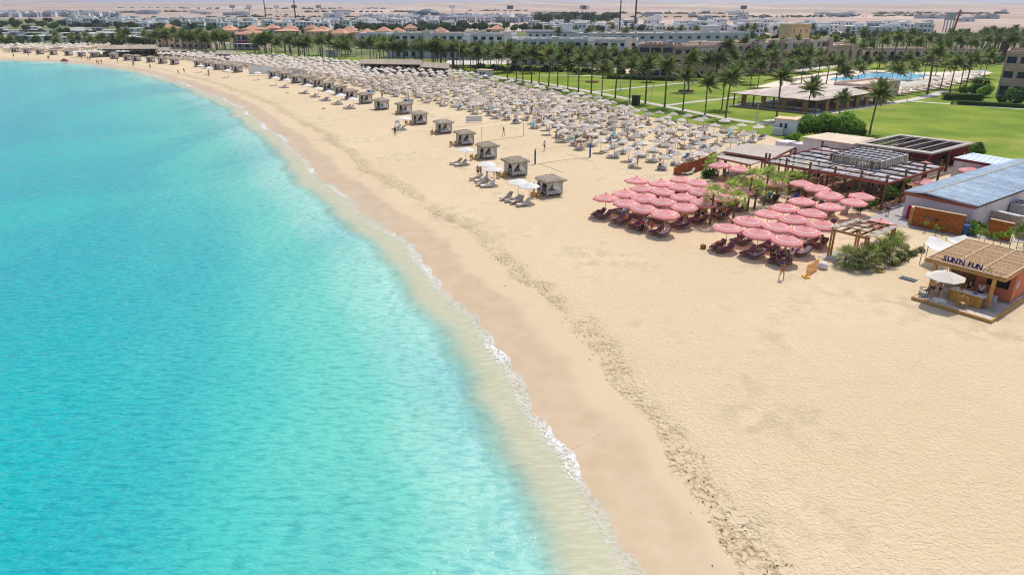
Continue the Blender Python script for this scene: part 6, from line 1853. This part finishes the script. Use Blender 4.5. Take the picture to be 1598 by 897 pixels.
for i in range(10):
    x = 705 + i * 9.5; parasol(x, 92.2 + .35 * (i % 3), f'white parasol on the hotel terrace, {nth(i)} from the thatched bar', 'white parasols on the hotel terrace', SQUARE, 'white', 1.3)
# ---- lamp posts
for i, (x, y, h) in enumerate(((718, 111, 11), (968, 143, 4), (926, 176, 3), (1016, 160, 4), (980, 180, 3.5), (1180, 191, 4), (1098, 186, 1.2), (1372, 163, 1.2), (1577, 166, 1.4), (1415, 159, 1.2))):
    t = thing('lamp_post', f'{"tall white street lamp with bent arm" if h > 10 else "slim pale garden lamp"} along the promenade and lawns, {nth(i)} one', 'lamp', G(x, y), 0, 'garden lamps')
    link('pole', MB().tube([(0, 0, 0), (0, 0, h * .9), (.05 * h, 0, h)], [.10, .07, .05], 6).mesh('lamp_pole', 'lamp'), t); link('head', MB().box((.05 * h + .15, 0, h), (.5, .3, .15)).mesh('lamp_head', 'lamp'), t)
# ================================================================== people
def skin_mesh(name, verts, edges, radii, root, material, levels=1):
    me = bpy.data.meshes.new(name)
    me.from_pydata([tuple(v) for v in verts], edges, [])
    o = bpy.data.objects.new(name, me)
    m = o.modifiers.new('skin', 'SKIN'); m.use_smooth_shade = True
    sv = me.skin_vertices[0].data
    for i, r in enumerate(radii):
        sv[i].radius = (r, r) if not hasattr(r, '__len__') else r
        sv[i].use_root = (i == root)
    if levels:
        s = o.modifiers.new('sub', 'SUBSURF'); s.levels = s.render_levels = levels
    out = plain_mesh(o)
    out.name = name
    out.materials.clear(); out.materials.append(MT[material])
    out.polygons.foreach_set('use_smooth', [True] * len(out.polygons))
    return out
def joints(pose):
    """joint positions of a 1.72 m figure facing -Y"""
    J = dict(pelvis=(0, 0, .95), waist=(0, 0, 1.08), chest=(0, 0, 1.28), neck=(0, 0, 1.47), head=(0, -.01, 1.56), crown=(0, -.01, 1.70))
    for s, n in ((-1, 'r'), (1, 'l')):
        J['sh' + n] = (s * .17, 0, 1.40); J['hip' + n] = (s * .09, 0, .90)
        if pose == 'stand':
            J.update({'el' + n: (s * .24, .02, 1.13), 'wr' + n: (s * .25, -.06, .88), 'kn' + n: (s * .11, -.01, .50), 'an' + n: (s * .12, .02, .09), 'to' + n: (s * .14, -.14, .03)})
        elif pose == 'walk':
            J.update({'el' + n: (s * .22, s * .10, 1.14), 'wr' + n: (s * .22, s * .10 - .12, .92), 'kn' + n: (s * .09, -s * .14 - .03, .51), 'an' + n: (s * .09, -s * .22 + .05, .10), 'to' + n: (s * .10, -s * .22 - .10, .03)})
        elif pose == 'bent':
            J.update({'el' + n: (s * .25, -.18, 1.16), 'wr' + n: (s * .14, -.36, 1.15), 'kn' + n: (s * .11, -.02, .50), 'an' + n: (s * .12, .03, .09), 'to' + n: (s * .13, -.13, .03)})
        elif pose == 'sit':
            J.update({'el' + n: (s * .24, -.10, 1.12), 'wr' + n: (s * .15, -.30, 1.02), 'kn' + n: (s * .13, -.44, .95), 'an' + n: (s * .13, -.46, .52), 'to' + n: (s * .13, -.62, .47)})
        elif pose == 'lie':
            J.update({'el' + n: (s * .27, -.02, 1.15), 'wr' + n: (s * .20, -.10, .93), 'kn' + n: (s * .11, -.06, .52), 'an' + n: (s * .11, .0, .10), 'to' + n: (s * .12, -.12, .03)})
    return {k: Vector(v) for k, v in J.items()}
def person_meshes(pose, tag_):
    J = joints(pose)
    V, E, R, idx = [], [], [], {}
    def add(k, r, p=None): idx[k] = len(V); V.append(p or J[k]); R.append(r)
    def con(a, b): E.append((idx[a], idx[b]))
    add('pelvis', (.13, .10)); add('waist', (.115, .085)); add('chest', (.15, .10)); add('neck', .052); add('head', .088); add('crown', .075)
    for a, b in (('pelvis', 'waist'), ('waist', 'chest'), ('chest', 'neck'), ('neck', 'head'), ('head', 'crown')): con(a, b)
    add('nose', .02, J['head'] + Vector((0, -.10, .03))); con('head', 'nose')
    for n in 'rl':
        s = -1 if n == 'r' else 1
        add('sh' + n, .058); add('el' + n, .042); add('wr' + n, .028); con('chest', 'sh' + n); con('sh' + n, 'el' + n); con('el' + n, 'wr' + n)
        d = (J['wr' + n] - J['el' + n]).normalized()
        palm_ = J['wr' + n] + d * .07; add('palm' + n, (.032, .018), palm_); con('wr' + n, 'palm' + n)
        for i in range(4):      # fingers and thumb
            q = palm_ + d * (.07 + .012 * (1.5 - abs(i - 1.5))) + Vector((0, (i - 1.5) * .018, 0)); add(f'f{i}{n}', .008, q); con('palm' + n, f'f{i}{n}')
        add('th' + n, .009, J['wr' + n] + d * .06 + Vector((-s * .02, -.05, 0))); con('wr' + n, 'th' + n)
        add('hip' + n, .085); add('kn' + n, .055); add('an' + n, .038); add('to' + n, (.04, .028))
        con('pelvis', 'hip' + n); con('hip' + n, 'kn' + n); con('kn' + n, 'an' + n); con('an' + n, 'to' + n)
    out = {'body': skin_mesh('body_' + tag_, V, E, R, 0, 'skin')}
    h = J['head']
    out['hair'] = skin_mesh('hair_' + tag_, [h + Vector((0, .035, .02)), h + Vector((0, .02, .12)), h + Vector((0, .06, -.06))], [(0, 1), (0, 2)], [.095, .085, .06], 0, 'hair')
    return out, J
PM = {}
for p_ in ('stand', 'walk', 'bent', 'sit', 'lie'):
    PM[p_] = person_meshes(p_, p_)
CL = {}
def clothes(pose, kind, col):
    key = (pose, kind, col)
    if key in CL: return CL[key]
    J = PM[pose][1]
    if kind == 'shorts':
        m = skin_mesh('shorts', [J['pelvis'] + Vector((0, 0, .05)), J['hipr'], J['hipl'], J['hipr'].lerp(J['knr'], .7), J['hipl'].lerp(J['knl'], .7)], [(0, 1), (0, 2), (1, 3), (2, 4)], [(.145, .115), .105, .105, .085, .085], 0, col)
    elif kind == 'bikini':
        m = skin_mesh('bikini', [J['pelvis'] + Vector((0, 0, -.01)), J['hipr'] * .6 + J['pelvis'] * .4, J['hipl'] * .6 + J['pelvis'] * .4], [(0, 1), (0, 2)], [(.14, .112), .10, .10], 0, col)
    elif kind == 'shirt':
        m = skin_mesh('shirt', [J['pelvis'] + Vector((0, 0, .03)), J['waist'], J['chest'], J['shr'], J['shl'], J['shr'].lerp(J['elr'], .6), J['shl'].lerp(J['ell'], .6)], [(0, 1), (1, 2), (2, 3), (2, 4), (3, 5), (4, 6)], [(.145, .115), (.13, .10), (.165, .118), .075, .075, .062, .062], 0, col)
    elif kind == 'top':
        m = skin_mesh('bikini_top', [J['chest'] + Vector((-.07, -.03, .03)), J['chest'] + Vector((.07, -.03, .03)), J['chest'] + Vector((0, .0, .02))], [(0, 2), (1, 2)], [.07, .07, (.15, .108)], 2, col)
    elif kind == 'trousers':
        m = skin_mesh('trousers', [J['pelvis'] + Vector((0, 0, .05)), J['hipr'], J['hipl'], J['knr'], J['knl'], J['anr'], J['anl']], [(0, 1), (0, 2), (1, 3), (2, 4), (3, 5), (4, 6)], [(.145, .115), .10, .10, .07, .07, .058, .058], 0, col)
    elif kind == 'hat':
        h = J['head'] + Vector((0, 0, .10)); m = MB().tube([h, h + Vector((0, 0, .02)), h + Vector((0, 0, .025)), h + Vector((0, 0, .11))], [.22, .22, .11, .08], 12).mesh('hat', col)
    CL[key] = m
    return m
def person(loc, rz, label, wear, pose='stand', group=None, scale=1.0, z=0.0, tilt=0.0):
    t = thing('person', label, 'person', (loc[0], loc[1], z), rz, group, scale)
    if tilt: t.rotation_euler = (tilt, 0, rz)
    m = PM[pose][0]
    link('body', m['body'], t); link('hair', m['hair'], t)
    for kind, col in wear:
        link(kind, clothes(pose, kind, col), t)
    return t
def pp_(px, py, label, wear, pose='stand', rz=0.0, group=None, scale=1.0, z=0.0):
    g = G(px, py, z)
    if z == 0 and py < 125 and px < 700:      # on the slope of the beach
        for _ in range(2):
            z = float(sand_z(signed_dist(np.array([g.x]), np.array([g.y])), None, None)[0]); g = G(px, py, z)
    return person(g, rz, label, wear, pose, group, scale, z)
pp_(1219, 436, 'woman in orange bikini walking on the sand before the parasols', [('bikini', 'corange'), ('top', 'corange')], 'walk', .2)
pp_(1001.6, 363, 'person in red shirt and black trousers beside the plum loungers', [('shirt', 'cred'), ('trousers', 'cblack')], 'stand', .5)
pp_(1007, 361.5, 'person in white dress shirt standing behind the one in red', [('shirt', 'cwhite'), ('shorts', 'cwhite')], 'stand', -.6)
pp_(1016, 366, 'child in red swimsuit with orange sun hat', [('shirt', 'cred'), ('hat', 'corange')], 'stand', .2, scale=.82)
pp_(1203, 409, 'person in black shirt at the end of the group by the parasol', [('shirt', 'cblack'), ('trousers', 'cblack')], 'bent', -.8)
pp_(1211, 411, 'person in dark blue shirt in the group by the parasol', [('shirt', 'cblue'), ('shorts', 'cblack')], 'stand', .7)
pp_(1222, 411, 'person in green top in the group by the parasol', [('shirt', 'cgreen'), ('shorts', 'cblack')], 'bent', 2.6)
pp_(1233, 413, 'person in long white shirt in the group by the parasol', [('shirt', 'cwhite'), ('shorts', 'cgrey')], 'stand', 2.2)
pp_(1254, 395, 'waiter in white shirt and black shorts in the parasol shade', [('shirt', 'cwhite'), ('shorts', 'cblack')], 'bent', 1.2)
pp_(1280, 391, 'slim person in swimsuit beside the timber pergola posts', [('bikini', 'cblack'), ('top', 'cblack')], 'stand', .4)
pp_(1384, 336, 'person in white and blue shirt walking on the grey club path', [('shirt', 'cgrey'), ('shorts', 'cblack')], 'walk', -.4)
pp_(1113, 334, 'person in white shirt behind the fan palm trunk', [('shirt', 'cwhite'), ('trousers', 'cblack')], 'stand', .9)
pp_(1114, 348, 'person in red shirt leaning beside the fan palm', [('shirt', 'cred'), ('shorts', 'cblack')], 'bent', -1.2)
pp_(1160, 331, 'dark haired person in orange top among the fan palms', [('shirt', 'corange'), ('shorts', 'cyellow')], 'bent', 1.0)
for i, (x, y, c) in enumerate(((1117, 283, 'cwhite'), (1135, 279, 'cwhite'), (1130, 283, 'cblue'), (1150, 285, 'cgrey'), (1170, 284, 'cwhite'), (1185, 290, 'cred'))):
    pp_(x, y, f'guest in {c[1:]} clothes under the low awning, {nth(i)} from the fence', [('shirt', c), ('shorts', 'cblack')], 'stand', i * 1.1, 'guests under the awning')
for i in range(12):
    p = bil(CBIG, .08 + .075 * i, .05 + .25 * (i % 3), 0); c = ('cwhite', 'cblack', 'cred', 'cblue', 'cpink')[i % 5]
    person(p, i * 1.7, f'diner in {c[1:]} shirt under the big slatted pergola, {nth(i)} from the sea corner', [('shirt', c), ('shorts', 'cblack')], 'stand', 'diners under the pergola')
person(kpt(1.45, -1.05), AX + 3.3, 'shirtless man in black shorts at the kiosk, one nearer the deck corner', [('shorts', 'cblack')], 'stand', z=.24)
person(kpt(2.0, -.85), AX + 2.9, 'shirtless man in black shorts leaning at the kiosk counter', [('shorts', 'cblack')], 'bent', z=.24)
person(kpt(3.6, .5), AX, 'bartender in dark shirt behind the kiosk counter', [('shirt', 'cblack'), ('shorts', 'cblack')], 'bent', z=.24)
person(kpt(4.3, .9), AX + .3, 'second bartender in white shirt in the shade of the kiosk', [('shirt', 'cwhite'), ('shorts', 'cblack')], 'stand', z=.24)
pp_(786, 213, 'volleyball player in red shirt on the open sand', [('shirt', 'cred'), ('shorts', 'cwhite')], 'walk', .8)
pp_(849.5, 235.5, 'volleyball player in white shirt beside the blue post', [('shirt', 'cwhite'), ('shorts', 'cblack')], 'walk', -.8)
for i, (x, y) in enumerate(((746, 276), (750, 275.5), (760, 277), (771, 276), (776, 278))):
    pp_(x, y, f'bather beside the second white parasol pair, {nth(i)} from the sea', [('shorts', ('cblack', 'cblue', 'cred', 'corange', 'cblack')[i])], 'stand', i, 'bathers by the second cabana')
for i, (x, y) in enumerate(((840, 303), (846, 301), (833, 305))):
    pp_(x, y, f'bather between white parasols and nearest cabana, {nth(i)} one', [('shorts', ('cred', 'cblack', 'cyellow')[i])], 'stand', i * 2, 'bathers by the nearest cabana')
for i, (x, y, c) in enumerate(((899, 224, 'cred'), (906, 226, 'cwhite'), (911, 225, 'cblack'), (917, 223, 'cred'), (903, 227.5, 'corange'), (841, 192, 'cred'), (844, 191, 'cpink'), (617, 212, 'cblack'), (633, 197, 'cblack'), (596.5, 154, 'cblack'), (1030, 258, 'corange'), (1044, 232, 'cred'))):
    pp_(x, y, f'beach guest in {c[1:]} near the umbrella field edge, {nth(i)} one', [('shirt', c), ('shorts', 'cblack')] if i % 2 else [('shorts', c)], 'stand', i, 'guests along the umbrella field')
for i, (x, y) in enumerate(((22, 90.5), (45, 89.5), (75, 93.2), (77, 94), (128, 94), (138, 95), (141, 95.2), (152, 101), (155, 101), (159, 100.5), (184, 98), (208, 104), (210, 104.2), (235, 108), (279, 117), (288, 115.5), (326, 117.5), (326.5, 121))):
    pp_(x, y, f'small far walker along the water edge, {nth(i)} from the far end', [('shorts', ('cblack', 'cblue', 'cred')[i % 3])] + ([('shirt', 'cblack')] if i % 3 == 0 else []), 'walk', i, 'walkers on the far shore', 1.1)
# sunbathers on some plum loungers and on the sunbed field
k = 0
for i, L_ in enumerate(loungers):
    if i % 3 == 1:
        a = L_.rotation_euler.z
        c = ('cblack', 'corange', 'cblue', 'cpink', 'cwhite')[k % 5]
        p = Vector((L_.location.x, L_.location.y, 0)) + Vector((*rot2(-.95, 0, a), 0))
        t = thing('person', f'sunbather in {c[1:]} swimwear on the {nth(i)} plum lounger from the sea', 'person', (p.x, p.y, .42), 0, 'sunbathers on the plum loungers')
        t.rotation_euler = (Matrix.Rotation(a - math.pi / 2, 3, 'Z') @ Matrix.Rotation(math.radians(-84), 3, 'X')).to_euler()
        t.location.z = .53
        m = PM['lie'][0]; link('body', m['body'], t); link('hair', m['hair'], t); link('shorts', clothes('lie', 'shorts', c), t)
        k += 1

# bathers about the sunbed field
for i in range(46):
    q, row, colm, s = field_beds[(i * 6 + 3) % len(field_beds)]
    c = ('cblack', 'cred', 'cblue', 'corange', 'cpink', 'cwhite')[i % 6]
    lab = f'bather in {c[1:]} beside the {nth(colm)} thatched umbrella of the {nth(row)} row from the sea'
    if i % 3:
        person((q[0] + rf.uniform(-.9, .9), q[1] + rf.uniform(-.9, -.5)), rf.uniform(0, 6.28), lab, [('shorts', c)] + ([('shirt', c)] if i % 2 else []), ('stand', 'walk', 'bent')[i % 3], 'bathers in the sunbed field')
    else:
        px_, py_ = rot2(-.95, 0, q[2])
        t = thing('person', lab.replace('beside', 'lying under'), 'person', (q[0] + px_, q[1] + py_, .53), 0, 'bathers in the sunbed field')
        t.rotation_euler = (Matrix.Rotation(q[2] - math.pi / 2, 3, 'Z') @ Matrix.Rotation(math.radians(-84), 3, 'X')).to_euler()
        m = PM['lie'][0]; link('body', m['body'], t); link('hair', m['hair'], t); link('shorts', clothes('lie', 'shorts', c), t)
# guests between the two clusters of pink parasols, and low side tables
for i, (x, y) in enumerate(((1078, 338), (1084, 341), (1090, 336), (1096, 343), (1101, 339), (1088, 346), (1072, 345), (1100, 331), (1122, 340), (1128, 345), (1060, 350), (1150, 378))):
    c = ('cwhite', 'cred', 'cblue', 'corange', 'cgreen', 'cblack')[i % 6]
    pp_(x, y, f'guest in {c[1:]} in the crowd at the seaward fan palm, {nth(i)} from the sea', [('shirt', c), ('shorts', 'cblack')] if i % 2 else [('shorts', c)], ('stand', 'bent', 'walk')[i % 3], i * 1.3, 'crowd at the seaward fan palm')
STAB = MB().box((0, 0, .38), (.55, .55, .05)).mesh('side_top', 'teak'); SLEG = MB().box((0, 0, .18), (.3, .3, .36)).mesh('side_leg', 'wood')
n = 0
for t_, grp in pp:
    if t_.location.y > 92: continue
    ox, oy = rot2(-.9, 0, SEA_DIR)
    t = thing('side_table', f'small wooden table between the two loungers of the {t_["label"].split(", ")[-1].split(" from")[0]} {"seaward" if grp == 0 else "inner"} parasol', 'table', (t_.location.x + ox, t_.location.y + oy, 0), SEA_DIR, 'side tables under the pink parasols')
    link('top', STAB, t); link('leg', SLEG, t)
# ================================================================== small things of the beach
def volley_post(px, py, label, h=2.5, m='blue', r=.13):
    t = thing('net_post', label, 'post', G(px, py)); link('padding', MB().tube([(0, 0, 0), (0, 0, h * .86)], r, 8).mesh('post_padding', m), t); link('pole', MB().tube([(0, 0, 0), (0, 0, h)], .05, 6).mesh('post_pole', 'grey'), t)
volley_post(835, 256, 'blue padded volleyball post behind the second cabana'); volley_post(920.5, 246, 'blue padded volleyball post beside the umbrella field')
volley_post(752, 220, 'thin white net post of the further court, seaward', 2.4, 'white', .04); volley_post(817, 213, 'thin white net post of the further court, inland', 2.4, 'white', .04)
def net(a, b, label, z0=1.3, z1=2.3):
    a, b = G(*a), G(*b); t = thing('volleyball_net', label, 'net', a); d = b - a
    for z in np.linspace(z0, z1, 5): link('cord', MB().tube([(0, 0, z), (d.x, d.y, z)], .006 if z < z1 - .01 else .022, 4).mesh('net_cord', 'paleplank'), t)
    n = int(d.length / 2.2)
    for i in range(n + 1):
        q = d * (i / n); link('cord', MB().tube([(q.x, q.y, z0), (q.x, q.y, z1)], .005, 4).mesh('net_cord_v', 'paleplank'), t)
net((835, 256), (920.5, 246), 'volleyball net strung between the two blue posts'); net((752, 220), (817, 213), 'volleyball net of the further court between white posts')
def rope(pts, label, z=.02, r=.03):
    q = [G(x, y) for x, y in pts]; o = q[0]
    sd_ = signed_dist(np.array([p.x for p in q]), np.array([p.y for p in q])); zz = sand_z(sd_, None, None)
    solo('rope', MB().tube([(p.x - o.x, p.y - o.y, max(float(h), WATER_Z) + z) for p, h in zip(q, zz)], r, 5).mesh('rope_line', 'rope'), label, 'rope', (o.x, o.y, 0))
rope(((842, 256), (858, 262), (879, 269)), 'boundary rope of the volleyball court beside the nearest cabana'); rope(((884, 240), (905, 247), (925, 253)), 'boundary rope of the volleyball court near the umbrella field'); rope(((838, 256), (880, 250), (918, 246)), 'rope lying across the volleyball court')
rope(((710, 199), (740, 195), (790, 188)), 'rope on the sand behind the white windbreak'); rope(((752, 222), (790, 216), (817, 213)), 'rope along the further volleyball court')
rope(((938, 668), (925, 674), (910, 681), (895, 688), (880, 694), (866, 700), (845, 705), (815, 712), (790, 720)), 'thin rope lying across the wet sand into the sea', .006, .005)
STICK = MB().tube([(0, 0, .03), (.25, .06, .05), (.55, .02, .02)], [.025, .02, .01], 5).mesh('driftwood', 'bark')
# signs and lifeguard chair by the cabanas
def board(px, py, w, h, z, label, logo=True):
    t = thing('sign_board', label, 'sign', G(px, py), .1)
    link('panel', MB().box((0, 0, z + h / 2), (w, .08, h)).mesh('sign_panel', 'white'), t)
    for s in (-1, 1): link('post', MB().tube([(s * w * .4, .03, 0), (s * w * .4, .03, z + h)], .04, 6).mesh('sign_post', 'white'), t)
    if logo:
        link('emblem', MB().tube([(-w * .25, -.05, z + h / 2), (-w * .25, -.07, z + h / 2)], h * .33, 14).mesh('sign_logo', 'blue'), t)
        for k in (-1, 0, 1): link('text_bar', MB().box((w * .18, -.05, z + h / 2 + k * h * .2), (w * .5, .02, h * .08)).mesh('sign_text', 'cgrey'), t)
board(580, 158, 2.2, .9, 1.9, 'white sign board with round blue emblem, further of the two'); board(638.5, 174, 2.3, .9, 1.9, 'white sign board with round blue emblem behind the seventh cabana')
board(740, 191, 3.4, 1.1, .15, 'low white windbreak panel on the open sand', False); board(468, 116, 5.0, 1.6, .3, 'white canvas windbreak near the far volleyball court', False); board(408, 118, 8, 2.6, .4, 'wide white banner wall between the cabanas', False)
t = thing('lifeguard_chair', 'tall white lifeguard chair beside the white parasol', 'lifeguard chair', G(621, 207), .3)
for sx in (-.5, .5):
    for sy in (-.5, .5): link('leg', MB().beam((sx, sy, 0), (sx * .7, sy * .7, 2.2), .08, .08).mesh('guard_leg', 'white'), t)
link('seat', MB().box((0, 0, 1.7), (.8, .7, .08)).mesh('guard_seat', 'white'), t); link('backrest', MB().box((0, .35, 2.0), (.8, .06, .6)).mesh('guard_back', 'white'), t)
for k in range(4): link('rung', MB().box((0, -.48 + k * .03, .35 + k * .35), (.9, .05, .05)).mesh('guard_rung', 'white'), t)
# wicker chairs at the near cabanas
for i in range(7):
    p = cab_pos[i]; a = math.atan2(cab_pos[i + 1].y - p.y, cab_pos[i + 1].x - p.x) - math.pi / 2
    for k, (x, y) in enumerate(((-2.1, -1.3), (-2.3, -.4), (-2.9, -1.0))):
        ox, oy = rot2(x, y, a)
        chair((p.x + ox, p.y + oy, 0), a + k * 1.3, f'golden wicker chair beside the {nth(i)} cabana, {nth(k)} from its front', 'wicker chairs by the cabanas')
# swim rings left on the sand
for i, (x, y) in enumerate(((449, 145), (505, 170))):
    solo('swim_ring', MB().tube([(.4 * math.cos(a), .4 * math.sin(a), .1) for a in np.linspace(0, 2 * math.pi, 17)], .09, 6, cap=False).mesh('swim_ring', 'cyellow'), ('yellow ring lying on the far open sand', 'yellow ring lying on the sand below the cabanas')[i], 'ring', G(x, y))
t = thing('pedal_boat', 'small pink inflatable boat at the far water edge', 'boat', G(101, 96)); link('hull', MB().tube([(-1.6, 0, .25), (-1, 0, .3), (1, 0, .3), (1.6, 0, .35)], [.3, .5, .5, .25], 8).mesh('boat_hull', 'cpink', True), t); link('seat', MB().box((0, 0, .85), (.8, .7, .5)).mesh('boat_seat', 'cred'), t)
# scraps of dry seaweed trodden into the high-water line
rw = np.random.default_rng(3)
V, Fc = [], []
tn = np.gradient(shore, axis=0); tn = tn / np.hypot(*tn.T)[:, None]
nr_ = np.c_[tn[:, 1], -tn[:, 0]]
for i in range(650):
    k = int(len(shore) * .55 * rw.random() ** 1.6)
    clump = math.sin(k * .7) + math.sin(k * .31 + 2)
    if clump < rw.uniform(-1.4, .9): continue
    off = 7.4 - 1.9 * (1 - float(sstep(22, 52, shore[k][1]))) + rw.normal() * .8
    p = shore[k] + nr_[k] * off + tn[k] * rw.uniform(-1, 1)
    a = rw.uniform(0, 6.28); L_, w = rw.uniform(.05, .16), rw.uniform(.015, .05)
    c_, s_ = math.cos(a), math.sin(a); o = len(V)
    z = float(sand_z(np.array([off]), None, None)[0]) + .012
    for dx, dy, dz in ((-L_, 0, 0), (0, -w, .03), (L_, 0, .01), (0, w, .035)): V.append((p[0] + dx * c_ - dy * s_, p[1] + dx * s_ + dy * c_, z + dz))
    Fc += [(o, o + 1, o + 3), (o + 1, o + 2, o + 3)]
me = bpy.data.meshes.new('seaweed'); me.from_pydata(V, [], Fc); me.materials.append(MT['weed']); me.update()
setting('seaweed', me, 'stuff', 'brown scraps of dry seaweed along the high-water line')

# low dark scrub in lines over the desert plain
CLUMP = [leaf_blob(f'scrub_{i}', 7, 4, 2.6, 60, 1.5, 80 + i, 'tree', lumps=6) for i in range(3)]
sp_ = []
rq = random.Random(31)
for row in range(16):
    y0 = rq.uniform(14, 33); x0 = rq.uniform(-20, 1500); wd = rq.uniform(80, 380)
    for i in range(int(wd / 5)):
        g = G(x0 + wd * rq.random(), y0 + rq.uniform(-.35, .35)); h_ = 0 if g.y < 1500 else 21 * min(1, (math.hypot(g.x, g.y) - 1500) / 5500) ** 2
        sp_.append((rq.randrange(3), g.x, g.y, h_ - .5, rq.uniform(0, 6), rq.uniform(.5, 1.3) * (1 if g.y < 1500 else 1.5)))
batch('desert_scrub', CLUMP, sp_, 'stuff', 'dark scrub scattered in lines over the desert')
# ================================================================== the air
hz = MB().box((0, 9000, 36), (46000, 40000, 92)).mesh('haze', [])
hm = bpy.data.materials.new('sea_haze'); hm.use_nodes = True
hn = hm.node_tree; hn.nodes.clear()
ho = hn.nodes.new('ShaderNodeOutputMaterial'); hv = hn.nodes.new('ShaderNodeVolumePrincipled')
hv.inputs['Color'].default_value = (.80, .83, .93, 1); hv.inputs['Density'].default_value = .0001; hv.inputs['Anisotropy'].default_value = .3
hn.links.new(hv.outputs[0], ho.inputs['Volume'])
hz.materials.append(hm)
setting('haze', hz, 'stuff', 'thin sea haze over the whole plain')

bpy.data.scenes.remove(BENCH)
